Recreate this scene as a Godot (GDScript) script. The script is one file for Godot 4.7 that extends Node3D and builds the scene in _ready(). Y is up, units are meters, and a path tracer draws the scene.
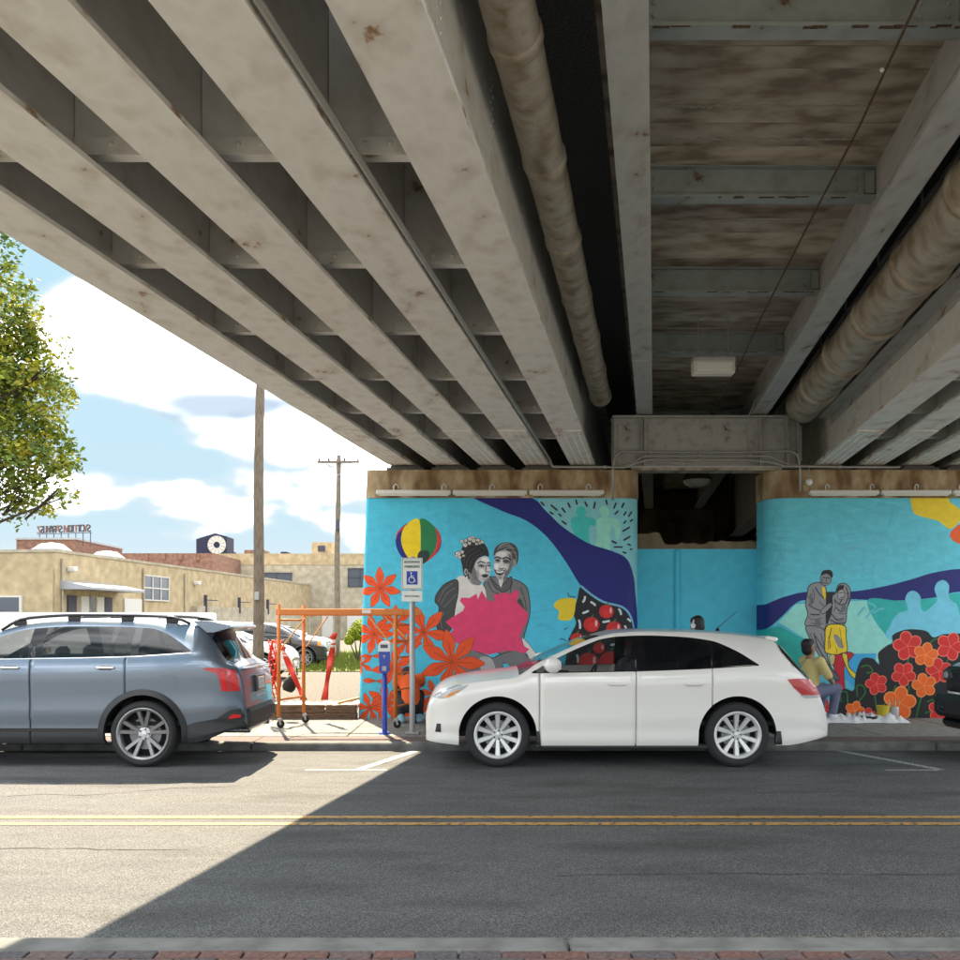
extends Node3D

# Street under a steel girder bridge, seen across the road. x right, y up, the camera looks along -z.
# "d" below is the distance in front of the camera (d = -z). WALL is the front face of the two piers.
const F := 940.0
const EYE := 1.66
const WALL := 15.6
const WALK := 0.1
const KL := 0.1856     # run of the left and middle bridges: metres to the right per metre away
const KR := 0.154      # run of the right bridge
var used := {}
var M := {}
var rng := RandomNumberGenerator.new()

func _ready():
	rng.seed = 7
	make_camera()
	make_sky()
	make_materials()
	build_ground()
	build_bridges()
	build_piers()
	build_fixtures()
	build_street_cars()
	build_sidewalk_things()
	build_people()
	build_background()
	build_trees()

# ------------------------------------------------------------------ camera, sky, sun
func make_camera():
	var c := Camera3D.new()
	c.name = "camera"
	c.near = 0.1
	c.far = 1500.0
	c.projection = Camera3D.PROJECTION_FRUSTUM
	c.size = 0.1 * 960.0 / F
	c.frustum_offset = Vector2(0, 0.1 * 144.0 / F)
	c.position = Vector3(0, EYE, 0)
	add_child(c)
	c.current = true

func make_sky():
	var sun := DirectionalLight3D.new()
	sun.name = "sun"
	sun.light_energy = 0.61
	sun.light_color = Color(1.0, 0.93, 0.81)
	sun.light_angular_distance = 0.5
	sun.shadow_enabled = true
	add_child(sun)
	sun.look_at_from_position(Vector3.ZERO, Vector3(0.235, -1.0, 0.8), Vector3.UP)
	var env := Environment.new()
	env.tonemap_mode = Environment.TONE_MAPPER_LINEAR
	env.tonemap_exposure = 9.3
	env.background_mode = Environment.BG_SKY
	env.background_energy_multiplier = 1.0
	env.sdfgi_enabled = true
	env.ssao_enabled = true
	env.ssil_enabled = true
	var sky := Sky.new()
	var pm := PanoramaSkyMaterial.new()
	pm.panorama = ImageTexture.create_from_image(sky_image())
	pm.energy_multiplier = 1.0
	sky.sky_material = pm
	env.sky = sky
	var we := WorldEnvironment.new()
	we.name = "world_environment"
	we.environment = env
	add_child(we)

func blob(az: float, el: float, a0: float, e0: float, sa: float, se: float) -> float:
	var da := wrapf(az - a0, -180.0, 180.0) / sa
	var de := (el - e0) / se
	return exp(-(da * da + de * de))

func sky_image() -> Image:
	var w := 2048
	var h := 1024
	var im := Image.create(w, h, false, Image.FORMAT_RGBF)
	im.fill(Color(0.16, 0.15, 0.13))
	var n := FastNoiseLite.new()
	n.seed = 11
	n.noise_type = FastNoiseLite.TYPE_SIMPLEX_SMOOTH
	n.frequency = 0.85
	n.fractal_type = FastNoiseLite.FRACTAL_FBM
	n.fractal_octaves = 6
	n.fractal_gain = 0.52
	var n2 := FastNoiseLite.new()
	n2.seed = 5
	n2.frequency = 0.6
	n2.fractal_octaves = 3
	for j in range(0, 514):
		var el := PI * 0.5 - (j + 0.5) / h * PI
		var ce := cos(el)
		var se := sin(el)
		var eld := rad_to_deg(el)
		var t := pow(clampf(1.0 - se, 0.0, 1.0), 3.0)
		var blue := Color(0.052, 0.086, 0.106).lerp(Color(0.074, 0.092, 0.102), t)
		for i in w:
			var az := (i + 0.5) / w * TAU
			var d := Vector3(sin(az) * ce, se, -cos(az) * ce)
			var q := 1.0 / (maxf(se, 0.0) + 0.22)
			var p := Vector3(d.x * q * 1.15, d.y * 1.6, d.z * q * 1.15)
			var azd := wrapf(rad_to_deg(az), -180.0, 180.0)
			var c := n.get_noise_3dv(p * 1.5) * 1.05 + 0.20
			if azd > -60.0 and azd < 40.0:
				c += 0.40 * blob(azd, eld, -16.5, 16.6, 8.0, 3.0) + 0.26 * blob(azd, eld, -11.4, 8.2, 5.0, 1.8) - 0.62 * blob(azd, eld, -20.3, 9.6, 4.6, 2.0) - 0.50 * blob(azd, eld, -25.5, 19.6, 2.6, 2.6) + 0.42 * blob(azd, eld, -15.0, 12.9, 6.0, 1.6) - 0.3 * blob(azd, eld, -23.0, 5.4, 5.0, 1.6)
			var cover := smoothstep(0.02, 0.34, c)
			var thick := smoothstep(0.30, 0.75, c + 0.35 * n2.get_noise_3dv(p * 2.3))
			var col := Color(0.098, 0.103, 0.107).lerp(Color(0.90, 0.92, 0.94), smoothstep(0.16, 0.62, c)).lerp(Color(0.34, 0.355, 0.375), thick * 0.35)
			if azd > -40.0 and azd < 10.0:
				col = col.lerp(Color(0.040, 0.053, 0.070), 0.95 * smoothstep(0.25, 0.9, blob(azd, eld, -15.0, 12.6, 5.8, 1.25) + 0.3 * n2.get_noise_3dv(p * 4.0)))
			var hz := smoothstep(7.0, 0.0, eld) * 0.6
			im.set_pixel(i, j, blue.lerp(col, cover).lerp(Color(0.100, 0.105, 0.105), hz))
	return im

# ------------------------------------------------------------------ small helpers
func lin(r: float, g: float, b: float, a := 1.0) -> Color:
	var c := Color(r, g, b).linear_to_srgb()
	c.a = a
	return c

func numbered(n: String) -> String:
	if not used.has(n):
		used[n] = 0
		return n
	used[n] += 1
	return "%s_%03d" % [n, used[n]]

func thing(called: String, label: String, category: String, at := Vector3.ZERO, turn := 0.0, group := "") -> Node3D:
	var o := Node3D.new()
	o.name = numbered(called)
	add_child(o)
	o.position = at
	o.rotation.y = turn
	o.set_meta("label", label)
	o.set_meta("category", category)
	if group != "":
		o.set_meta("group", group)
	return o

func tag(o: Node, label: String, category: String, group := "") -> Node:
	o.set_meta("label", label)
	o.set_meta("category", category)
	if group != "":
		o.set_meta("group", group)
	return o

class MB:
	var v := PackedVector3Array()
	var uv := PackedVector2Array()
	var col := PackedColorArray()
	var cur := Color.WHITE
	var use_col := false
	var use_uv := false
	func tri(a: Vector3, b: Vector3, c: Vector3):
		v.append(a); v.append(b); v.append(c)
		if use_col:
			col.append(cur); col.append(cur); col.append(cur)
	func quad(a: Vector3, b: Vector3, c: Vector3, d: Vector3):
		tri(a, b, c); tri(a, c, d)
	func quad_uv(a: Vector3, b: Vector3, c: Vector3, d: Vector3, ua: Vector2, ub: Vector2, uc: Vector2, ud: Vector2):
		use_uv = true
		tri(a, b, c); tri(a, c, d)
		uv.append(ua); uv.append(ub); uv.append(uc); uv.append(ua); uv.append(uc); uv.append(ud)
	func hexa(p: Array):  # 8 corners: bottom ring 0..3, top ring 4..7
		quad(p[0], p[1], p[2], p[3]); quad(p[7], p[6], p[5], p[4])
		for i in 4:
			var k := (i + 1) % 4
			quad(p[i], p[i + 4], p[k + 4], p[k])
	func box(c: Vector3, s: Vector3, b := Basis()):
		var h := s * 0.5
		var p := []
		for y in [-1, 1]:
			for q in [[-1, -1], [-1, 1], [1, 1], [1, -1]]:
				p.append(c + b * Vector3(q[0] * h.x, y * h.y, q[1] * h.z))
		hexa(p)
	func cbox(c: Vector3, s: Vector3, ch: float, b := Basis()):  # box with chamfered edges
		var h := s * 0.5
		var k := minf(ch, minf(h.x, minf(h.y, h.z)) * 0.95)
		var corner := func(sx, sy, sz):
			return [c + b * Vector3(sx * h.x, sy * (h.y - k), sz * (h.z - k)), c + b * Vector3(sx * (h.x - k), sy * h.y, sz * (h.z - k)), c + b * Vector3(sx * (h.x - k), sy * (h.y - k), sz * h.z)]
		var P := {}
		for sx in [-1, 1]:
			for sy in [-1, 1]:
				for sz in [-1, 1]:
					P[Vector3i(sx, sy, sz)] = corner.call(sx, sy, sz)
		var put := func(pts: Array):
			var n: Vector3 = (pts[1] - pts[0]).cross(pts[2] - pts[0])
			var mid := Vector3.ZERO
			for q in pts:
				mid += q
			mid /= pts.size()
			if n.dot(mid - c) > 0:
				pts.reverse()
			tri(pts[0], pts[1], pts[2])
			if pts.size() == 4:
				tri(pts[0], pts[2], pts[3])
		for a in 3:
			for s1 in [-1, 1]:
				var q := []
				for st in [[-1, -1], [-1, 1], [1, 1], [1, -1]]:
					var key := Vector3i()
					key[a] = s1
					key[(a + 1) % 3] = st[0]
					key[(a + 2) % 3] = st[1]
					q.append(P[key][a])
				put.call(q)
		for a in 3:
			var b1 := (a + 1) % 3
			var b2 := (a + 2) % 3
			for s1 in [-1, 1]:
				for s2 in [-1, 1]:
					var k0 := Vector3i()
					k0[b1] = s1
					k0[b2] = s2
					var k1 := k0
					k0[a] = -1
					k1[a] = 1
					put.call([P[k0][b1], P[k1][b1], P[k1][b2], P[k0][b2]])
		for key in P:
			put.call([P[key][0], P[key][1], P[key][2]])
	func bar(a: Vector3, b: Vector3, w: float, h: float, up := Vector3.UP):
		var z := (b - a).normalized()
		if absf(z.dot(up)) > 0.99:
			up = Vector3.RIGHT
		var x := up.cross(z).normalized()
		var y := z.cross(x)
		box((a + b) * 0.5, Vector3(w, h, a.distance_to(b)), Basis(x, y, z))
	func tube(pts: Array, r, sides := 8, caps := true):
		var rings := []
		var up := Vector3.UP
		var n := pts.size()
		var px := Vector3.ZERO
		for i in n:
			var t: Vector3 = (pts[mini(i + 1, n - 1)] - pts[maxi(i - 1, 0)]).normalized()
			var x := px - t * px.dot(t)
			if x.length() < 0.01:
				x = (Vector3.RIGHT if absf(t.x) < 0.9 else Vector3.UP)
				x = x - t * x.dot(t)
			x = x.normalized()
			px = x
			var y := t.cross(x)
			var rr: float = r[i] if r is Array else r
			var ring := []
			for k in sides:
				var a := TAU * k / sides
				ring.append(pts[i] + (x * cos(a) + y * sin(a)) * rr)
			rings.append(ring)
		for i in n - 1:
			for k in sides:
				var k2 := (k + 1) % sides
				quad(rings[i][k], rings[i + 1][k], rings[i + 1][k2], rings[i][k2])
		if caps:
			for k in sides:
				var k2 := (k + 1) % sides
				tri(pts[0], rings[0][k], rings[0][k2])
				tri(pts[n - 1], rings[n - 1][k2], rings[n - 1][k])
	func lathe(prof: Array, o: Vector3, ax: Vector3, seg := 24, a0 := 0.0, a1 := TAU):  # prof: Vector2(radius, along)
		var x := (Vector3.RIGHT if absf(ax.x) < 0.9 else Vector3.UP)
		x = (x - ax * x.dot(ax)).normalized()
		var y := ax.cross(x)
		for i in seg:
			var p := a0 + (a1 - a0) * i / seg
			var q := a0 + (a1 - a0) * (i + 1) / seg
			var dp := x * cos(p) + y * sin(p)
			var dq := x * cos(q) + y * sin(q)
			for j in prof.size() - 1:
				var u: Vector2 = prof[j]
				var w: Vector2 = prof[j + 1]
				quad(o + dp * u.x + ax * u.y, o + dq * u.x + ax * u.y, o + dq * w.x + ax * w.y, o + dp * w.x + ax * w.y)
	func prism(poly: PackedVector2Array, o: Vector3, ex: Vector3, ey: Vector3, ez: Vector3):  # polygon in ex, ey pushed along ez
		var idx := Geometry2D.triangulate_polygon(poly)
		for i in range(0, idx.size(), 3):
			var a := o + ex * poly[idx[i]].x + ey * poly[idx[i]].y
			var b := o + ex * poly[idx[i + 1]].x + ey * poly[idx[i + 1]].y
			var c := o + ex * poly[idx[i + 2]].x + ey * poly[idx[i + 2]].y
			tri(a, b, c)
			tri(c + ez, b + ez, a + ez)
		for i in poly.size():
			var k := (i + 1) % poly.size()
			var a := o + ex * poly[i].x + ey * poly[i].y
			var b := o + ex * poly[k].x + ey * poly[k].y
			quad(a, b, b + ez, a + ez)

func put(m: MB, called: String, mat: Material, parent: Node = null, smooth := false, top := true) -> MeshInstance3D:
	var st := SurfaceTool.new()
	st.begin(Mesh.PRIMITIVE_TRIANGLES)
	st.set_smooth_group(0 if smooth else -1)
	for i in m.v.size():
		if m.use_col:
			st.set_color(m.col[i])
		if m.use_uv:
			st.set_uv(m.uv[i])
		st.add_vertex(m.v[i])
	st.generate_normals()
	var me := st.commit()
	me.surface_set_material(0, mat)
	var o := MeshInstance3D.new()
	o.mesh = me
	if parent == null:
		o.name = numbered(called)
		add_child(o)
	else:
		o.name = called
		parent.add_child(o, true)
	return o

func share(me: Mesh, called: String, mat: Material, parent: Node, at: Transform3D) -> MeshInstance3D:
	var o := MeshInstance3D.new()
	o.mesh = me
	o.material_override = mat
	o.name = called
	o.transform = at
	parent.add_child(o, true)
	return o

func structure(o: Node) -> Node:
	o.set_meta("kind", "structure")
	return o

func stuff(o: Node) -> Node:
	o.set_meta("kind", "stuff")
	return o

func spot(x: float, y: float, d: float) -> Vector3:
	return Vector3((x - 480.0) / F * d, EYE + (624.0 - y) / F * d, -d)

func ntex(freq: float, cols: Array, seed_ := 1, size := 512, oct := 4, type := FastNoiseLite.TYPE_SIMPLEX_SMOOTH, stops := []) -> NoiseTexture2D:
	var n := FastNoiseLite.new()
	n.seed = seed_
	n.noise_type = type
	n.frequency = freq
	n.fractal_octaves = oct
	n.fractal_type = FastNoiseLite.FRACTAL_FBM if oct > 1 else FastNoiseLite.FRACTAL_NONE
	var t := NoiseTexture2D.new()
	t.width = size
	t.height = size
	t.seamless = true
	t.noise = n
	if cols.size():
		var g := Gradient.new()
		var off := PackedFloat32Array()
		var cc := PackedColorArray()
		for i in cols.size():
			off.append(stops[i] if stops.size() else float(i) / (cols.size() - 1))
			cc.append(cols[i])
		g.offsets = off
		g.colors = cc
		t.color_ramp = g
	return t

func mat(called: String, c: Color, rough := 0.7, metal := 0.0) -> StandardMaterial3D:
	var m := StandardMaterial3D.new()
	m.resource_name = called
	m.albedo_color = c
	m.roughness = rough
	m.metallic = metal
	M[called] = m
	return m

func tri_tex(m: StandardMaterial3D, tex: Texture2D, scale: Vector3, world := true):
	m.albedo_texture = tex
	m.uv1_triplanar = true
	m.uv1_world_triplanar = world
	m.uv1_scale = scale

func bump(m: StandardMaterial3D, tex: Texture2D, cm: float):
	m.heightmap_enabled = true
	m.heightmap_texture = tex
	m.heightmap_scale = cm

func g3(a: float, b: float, c: float) -> Color:
	return Color(a / 255.0, b / 255.0, c / 255.0)

func make_materials():
	var grey_grain := ntex(0.12, [Color(0.62, 0.62, 0.62), Color(1, 1, 1)], 3, 512, 5)
	var patches := ntex(0.012, [Color(0.72, 0.71, 0.70), Color(1, 1, 1), Color(0.84, 0.84, 0.86)], 8, 512, 4)
	# asphalt: stone grain, tyre-polished bands and patches come from the textures
	var a := mat("asphalt", lin(0.154, 0.157, 0.158), 0.85)
	tri_tex(a, ntex(0.24, [Color(0.46, 0.455, 0.45), Color(0.78, 0.775, 0.77), Color(1.0, 1.0, 1.0)], 21, 1024, 2, FastNoiseLite.TYPE_VALUE, [0.30, 0.52, 0.74]), Vector3(0.8, 0.8, 0.8))
	a.detail_enabled = true
	a.detail_blend_mode = BaseMaterial3D.BLEND_MODE_MUL
	a.detail_albedo = patches
	a.detail_uv_layer = BaseMaterial3D.DETAIL_UV_2
	a.uv2_triplanar = true
	a.uv2_world_triplanar = true
	a.uv2_scale = Vector3(0.07, 0.07, 0.19)
	bump(a, ntex(0.24, [], 21, 1024, 2, FastNoiseLite.TYPE_VALUE), 0.3)
	var c := mat("concrete", lin(0.22, 0.208, 0.185), 0.85)
	tri_tex(c, ntex(0.02, [Color(0.66, 0.65, 0.62), Color(0.92, 0.92, 0.91), Color(1, 1, 1)], 4, 512, 6), Vector3(0.7, 0.7, 0.7))
	bump(c, grey_grain, 0.15)
	var kc := mat("kerb_concrete", lin(0.175, 0.175, 0.167), 0.85)
	tri_tex(kc, ntex(0.008, [Color(0.72, 0.72, 0.70), Color(0.9, 0.9, 0.89), Color(1, 1, 1)], 14, 512, 8), Vector3(0.9, 0.9, 0.9))
	bump(kc, grey_grain, 0.2)
	mat("joint", lin(0.045, 0.042, 0.04), 0.95)
	var i := 0
	for q in [lin(0.20, 0.095, 0.075), lin(0.155, 0.085, 0.075), lin(0.12, 0.10, 0.105), lin(0.17, 0.11, 0.10), lin(0.105, 0.095, 0.10)]:
		var b := mat("paver%d" % i, q, 0.85)
		tri_tex(b, ntex(0.05, [Color(0.6, 0.6, 0.6), Color(1, 1, 1)], 30 + i, 256, 5), Vector3(2.2, 2.2, 2.2))
		bump(b, grey_grain, 0.12)
		i += 1
	var yl := mat("yellow_paint", lin(0.50, 0.27, 0.06), 0.7)
	tri_tex(yl, ntex(0.03, [Color(0.36, 0.42, 0.5), Color(0.88, 0.88, 0.88), Color(1, 1, 1)], 6, 512, 7, FastNoiseLite.TYPE_SIMPLEX_SMOOTH, [0.2, 0.36, 0.8]), Vector3(0.8, 0.8, 0.8))
	var wl := mat("white_paint", lin(0.42, 0.42, 0.41), 0.7)
	tri_tex(wl, ntex(0.06, [Color(0.45, 0.45, 0.46), Color(0.9, 0.9, 0.9), Color(1, 1, 1)], 9, 512, 6, FastNoiseLite.TYPE_SIMPLEX_SMOOTH, [0.2, 0.45, 1.0]), Vector3(0.8, 0.8, 0.8))
	# painted steel with specks of rust
	var steel_tex := ntex(0.006, [Color(0.62, 0.46, 0.33), Color(0.90, 0.88, 0.86), Color(0.965, 0.962, 0.955), Color(1, 1, 1), Color(0.955, 0.95, 0.945)], 41, 1024, 7, FastNoiseLite.TYPE_SIMPLEX_SMOOTH, [0.05, 0.13, 0.4, 0.6, 0.9])
	var s := mat("steel", lin(0.68, 0.665, 0.63), 0.62)
	tri_tex(s, steel_tex, Vector3(0.45, 0.45, 0.3))
	bump(s, grey_grain, 0.06)
	var s2 := mat("steel_grey", lin(0.44, 0.44, 0.42), 0.6)
	tri_tex(s2, steel_tex, Vector3(0.6, 0.6, 0.25))
	bump(s2, grey_grain, 0.06)
	mat("bearing_steel", lin(0.10, 0.095, 0.09), 0.7)
	var s4 := mat("deck_plain", lin(0.17, 0.165, 0.16), 0.95)
	tri_tex(s4, grey_grain, Vector3(0.5, 0.5, 0.5))
	var mb := mat("middle_beam", lin(0.27, 0.30, 0.295), 0.6)
	tri_tex(mb, steel_tex, Vector3(0.4, 0.4, 0.4))
	var rst := mat("rust", lin(0.16, 0.105, 0.065), 0.9)
	tri_tex(rst, ntex(0.06, [Color(0.5, 0.45, 0.4), Color(1, 1, 1)], 44, 256, 5), Vector3(1.5, 1.5, 1.5))
	# stained board-marked concrete
	for q in 4:
		var dk := mat("deck_concrete%d" % q, [lin(0.42, 0.375, 0.31), lin(0.33, 0.29, 0.245), lin(0.38, 0.335, 0.28), lin(0.50, 0.445, 0.36)][q], 0.9)
		tri_tex(dk, ntex(0.006, [Color(0.70, 0.66, 0.62), Color(0.85, 0.83, 0.80), Color(0.94, 0.93, 0.91), Color(1, 1, 1)], 52 + q, 512, 7, FastNoiseLite.TYPE_SIMPLEX_SMOOTH, [0.18, 0.42, 0.6, 0.85]), Vector3(0.45, 0.6, 0.9))
		bump(dk, grey_grain, 0.12)
	var lm := mat("lime_crust", lin(0.50, 0.47, 0.40), 0.95)
	tri_tex(lm, grey_grain, Vector3(2, 2, 2))
	var cp := mat("cap_concrete", lin(0.50, 0.44, 0.345), 0.9)
	tri_tex(cp, ntex(0.005, [Color(0.62, 0.52, 0.41), Color(0.78, 0.69, 0.57), Color(0.88, 0.82, 0.72), Color(1, 0.97, 0.9)], 61, 1024, 4, FastNoiseLite.TYPE_SIMPLEX_SMOOTH, [0.2, 0.42, 0.58, 0.8]), Vector3(0.5, 0.22, 0.5))
	bump(cp, grey_grain, 0.12)
	var pp := mat("stained_pipe", lin(0.44, 0.405, 0.345), 0.5)
	tri_tex(pp, ntex(0.008, [Color(0.70, 0.63, 0.53), Color(0.87, 0.83, 0.77), Color(0.95, 0.93, 0.90), Color(1, 1, 1), Color(0.86, 0.80, 0.71)], 71, 1024, 5, FastNoiseLite.TYPE_SIMPLEX_SMOOTH, [0.2, 0.4, 0.55, 0.7, 0.9]), Vector3(0.35, 0.35, 0.35))
	bump(pp, grey_grain, 0.15)
	var ac := mat("abutment_concrete", lin(0.27, 0.235, 0.18), 0.9)
	tri_tex(ac, ntex(0.005, [Color(0.62, 0.54, 0.45), Color(0.85, 0.80, 0.72), Color(1, 0.98, 0.93)], 66, 512, 5), Vector3(0.4, 0.2, 0.4))
	mat("conduit", lin(0.34, 0.33, 0.30), 0.45, 0.4)
	mat("white_metal", lin(0.66, 0.64, 0.58), 0.5)
	var tb := mat("tube", lin(0.78, 0.78, 0.74), 0.35)
	tb.resource_name = "tube"
	# cars
	var w := mat("white_car", lin(0.74, 0.72, 0.68), 0.32)
	w.clearcoat_enabled = true
	w.clearcoat = 0.8
	w.metallic_specular = 0.4
	w.clearcoat_roughness = 0.02
	var bl := mat("blue_car", lin(0.155, 0.195, 0.25), 0.28, 0.7)
	bl.clearcoat_enabled = true
	bl.clearcoat = 0.7
	bl.clearcoat_roughness = 0.03
	var bk := mat("black_car", lin(0.012, 0.013, 0.016), 0.3)
	bk.clearcoat_enabled = true
	bk.clearcoat_roughness = 0.03
	var sv := mat("silver_car", lin(0.50, 0.52, 0.54), 0.32, 0.4)
	sv.clearcoat_enabled = true
	mat("cladding", lin(0.022, 0.023, 0.025), 0.6)
	mat("gloss_black", lin(0.008, 0.008, 0.010), 0.12)
	mat("rubber", lin(0.018, 0.018, 0.019), 0.82)
	mat("dark_void", lin(0.008, 0.008, 0.009), 0.9)
	mat("chrome", lin(0.66, 0.67, 0.69), 0.18, 1.0)
	mat("alloy", lin(0.60, 0.60, 0.60), 0.35, 0.25)
	mat("alloy_grey", lin(0.22, 0.22, 0.225), 0.3, 0.5)
	mat("alloy_dark", lin(0.05, 0.05, 0.055), 0.35, 0.5)
	mat("brake_steel", lin(0.22, 0.22, 0.22), 0.5, 0.6)
	mat("seat_cloth", lin(0.035, 0.034, 0.036), 0.9)
	var gl := mat("clear_glass", lin(0.012, 0.018, 0.018, 0.38), 0.03)
	gl.transparency = BaseMaterial3D.TRANSPARENCY_ALPHA
	gl.metallic_specular = 0.38
	var gd := mat("privacy_glass", lin(0.005, 0.006, 0.007, 0.93), 0.03)
	gd.transparency = BaseMaterial3D.TRANSPARENCY_ALPHA
	gd.metallic_specular = 0.38
	var gt := mat("tinted_glass", lin(0.008, 0.012, 0.015, 0.78), 0.03)
	gt.transparency = BaseMaterial3D.TRANSPARENCY_ALPHA
	gt.metallic_specular = 0.38
	var rl := mat("red_lens", lin(0.42, 0.008, 0.012), 0.08)
	rl.clearcoat_enabled = true
	mat("red_bright", lin(0.62, 0.02, 0.025), 0.1)
	mat("amber_lens", lin(0.62, 0.22, 0.04), 0.1)
	mat("lamp_lens", lin(0.40, 0.41, 0.42), 0.06)
	mat("plate", lin(0.62, 0.62, 0.60), 0.45)
	mat("orange_steel", lin(0.58, 0.165, 0.022), 0.45)
	mat("orange_pale", lin(0.60, 0.30, 0.10), 0.55)
	mat("tape_red", lin(0.62, 0.045, 0.022), 0.5)
	mat("tape_white", lin(0.70, 0.66, 0.62), 0.5)
	mat("meter_blue", lin(0.018, 0.055, 0.36), 0.35)
	mat("galvanised", lin(0.36, 0.36, 0.35), 0.45, 0.5)
	mat("sign_white", lin(0.66, 0.67, 0.63), 0.5)
	mat("sign_green", lin(0.02, 0.10, 0.06), 0.5)
	mat("sign_blue", lin(0.01, 0.04, 0.32), 0.5)
	var tm := mat("timber", lin(0.22, 0.15, 0.095), 0.85)
	tri_tex(tm, ntex(0.03, [Color(0.5, 0.47, 0.43), Color(1, 1, 1)], 81, 512, 5), Vector3(0.35, 2.5, 2.5))
	var pl := mat("pole_wood", lin(0.22, 0.175, 0.13), 0.9)
	tri_tex(pl, ntex(0.03, [Color(0.42, 0.40, 0.38), Color(0.9, 0.9, 0.9), Color(1, 1, 1)], 83, 512, 6), Vector3(3.0, 0.18, 3.0))
	var sk := mat("skin", lin(0.32, 0.17, 0.11), 0.6)
	sk.subsurf_scatter_enabled = true
	sk.subsurf_scatter_strength = 0.05
	mat("hair", lin(0.012, 0.010, 0.010), 0.6)
	mat("shirt_yellow", lin(0.64, 0.52, 0.22), 0.9)
	mat("shirt_orange", lin(0.62, 0.09, 0.012), 0.9)
	mat("jeans", lin(0.13, 0.15, 0.23), 0.9)
	mat("black_cloth", lin(0.014, 0.014, 0.016), 0.9)
	mat("shoe_white", lin(0.62, 0.62, 0.62), 0.7)
	mat("shoe_blue", lin(0.22, 0.38, 0.46), 0.7)
	mat("cloth_white", lin(0.66, 0.65, 0.66), 0.9)
	mat("bucket_blue", lin(0.05, 0.20, 0.52), 0.4)
	mat("pot_yellow", lin(0.62, 0.46, 0.03), 0.4)
	mat("pot_red", lin(0.45, 0.04, 0.03), 0.4)
	# far things
	var dt := mat("dirt", lin(0.145, 0.125, 0.098), 0.95)
	tri_tex(dt, ntex(0.05, [Color(0.40, 0.38, 0.36), Color(0.80, 0.79, 0.77), Color(1, 1, 1)], 91, 1024, 7, FastNoiseLite.TYPE_SIMPLEX_SMOOTH, [0.25, 0.5, 0.72]), Vector3(0.3, 0.3, 0.3))
	var gs := mat("grass", lin(0.17, 0.20, 0.022), 0.95)
	tri_tex(gs, ntex(0.05, [Color(0.55, 0.6, 0.5), Color(1, 1, 1)], 92, 512, 6), Vector3(0.3, 0.3, 0.3))
	var tn := mat("tan_brick", lin(0.52, 0.41, 0.25), 0.9)
	tri_tex(tn, ntex(0.02, [Color(0.78, 0.76, 0.74), Color(1, 1, 1)], 93, 512, 6), Vector3(0.1, 0.1, 0.1))
	var tl := mat("tan_light", lin(0.48, 0.42, 0.32), 0.9)
	tri_tex(tl, ntex(0.02, [Color(0.78, 0.76, 0.74), Color(1, 1, 1)], 94, 512, 6), Vector3(0.1, 0.1, 0.1))
	var br := mat("red_brick", lin(0.28, 0.155, 0.115), 0.9)
	tri_tex(br, ntex(0.03, [Color(0.7, 0.68, 0.66), Color(1, 1, 1)], 95, 512, 6), Vector3(0.12, 0.12, 0.12))
	mat("roof_grey", lin(0.33, 0.33, 0.35), 0.5, 0.3)
	mat("far_glass", lin(0.06, 0.07, 0.085), 0.15)
	mat("navy_wall", lin(0.016, 0.02, 0.05), 0.8)
	mat("dark_sign", lin(0.05, 0.05, 0.07), 0.7)
	mat("white_wall", lin(0.58, 0.55, 0.50), 0.8)
	var bw := mat("wire", lin(0.02, 0.02, 0.02), 0.6)
	bw.resource_name = "wire"
	var lf := mat("leaf", Color.WHITE, 0.55)
	lf.vertex_color_use_as_albedo = true
	lf.backlight_enabled = true
	lf.backlight = lin(0.30, 0.30, 0.03)
	var bkm := mat("bark", lin(0.10, 0.075, 0.05), 0.95)
	tri_tex(bkm, ntex(0.05, [Color(0.5, 0.5, 0.5), Color(1, 1, 1)], 97, 256, 5), Vector3(2.5, 0.6, 2.5))

# ------------------------------------------------------------------ ground, road, pavements
func sheet(called: String, m: Material, x0: float, x1: float, d0: float, d1: float, y: float) -> MeshInstance3D:
	var b := MB.new()
	b.quad(Vector3(x0, y, -d0), Vector3(x0, y, -d1), Vector3(x1, y, -d1), Vector3(x1, y, -d0))
	return put(b, called, m)

func slab(called: String, m: Material, parent: Node, x0: float, x1: float, d0: float, d1: float, y0: float, y1: float, ch := 0.008) -> MeshInstance3D:
	var b := MB.new()
	b.cbox(Vector3((x0 + x1) / 2, (y0 + y1) / 2, -(d0 + d1) / 2), Vector3(x1 - x0, y1 - y0, d1 - d0), ch)
	return put(b, called, m, parent)

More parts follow.
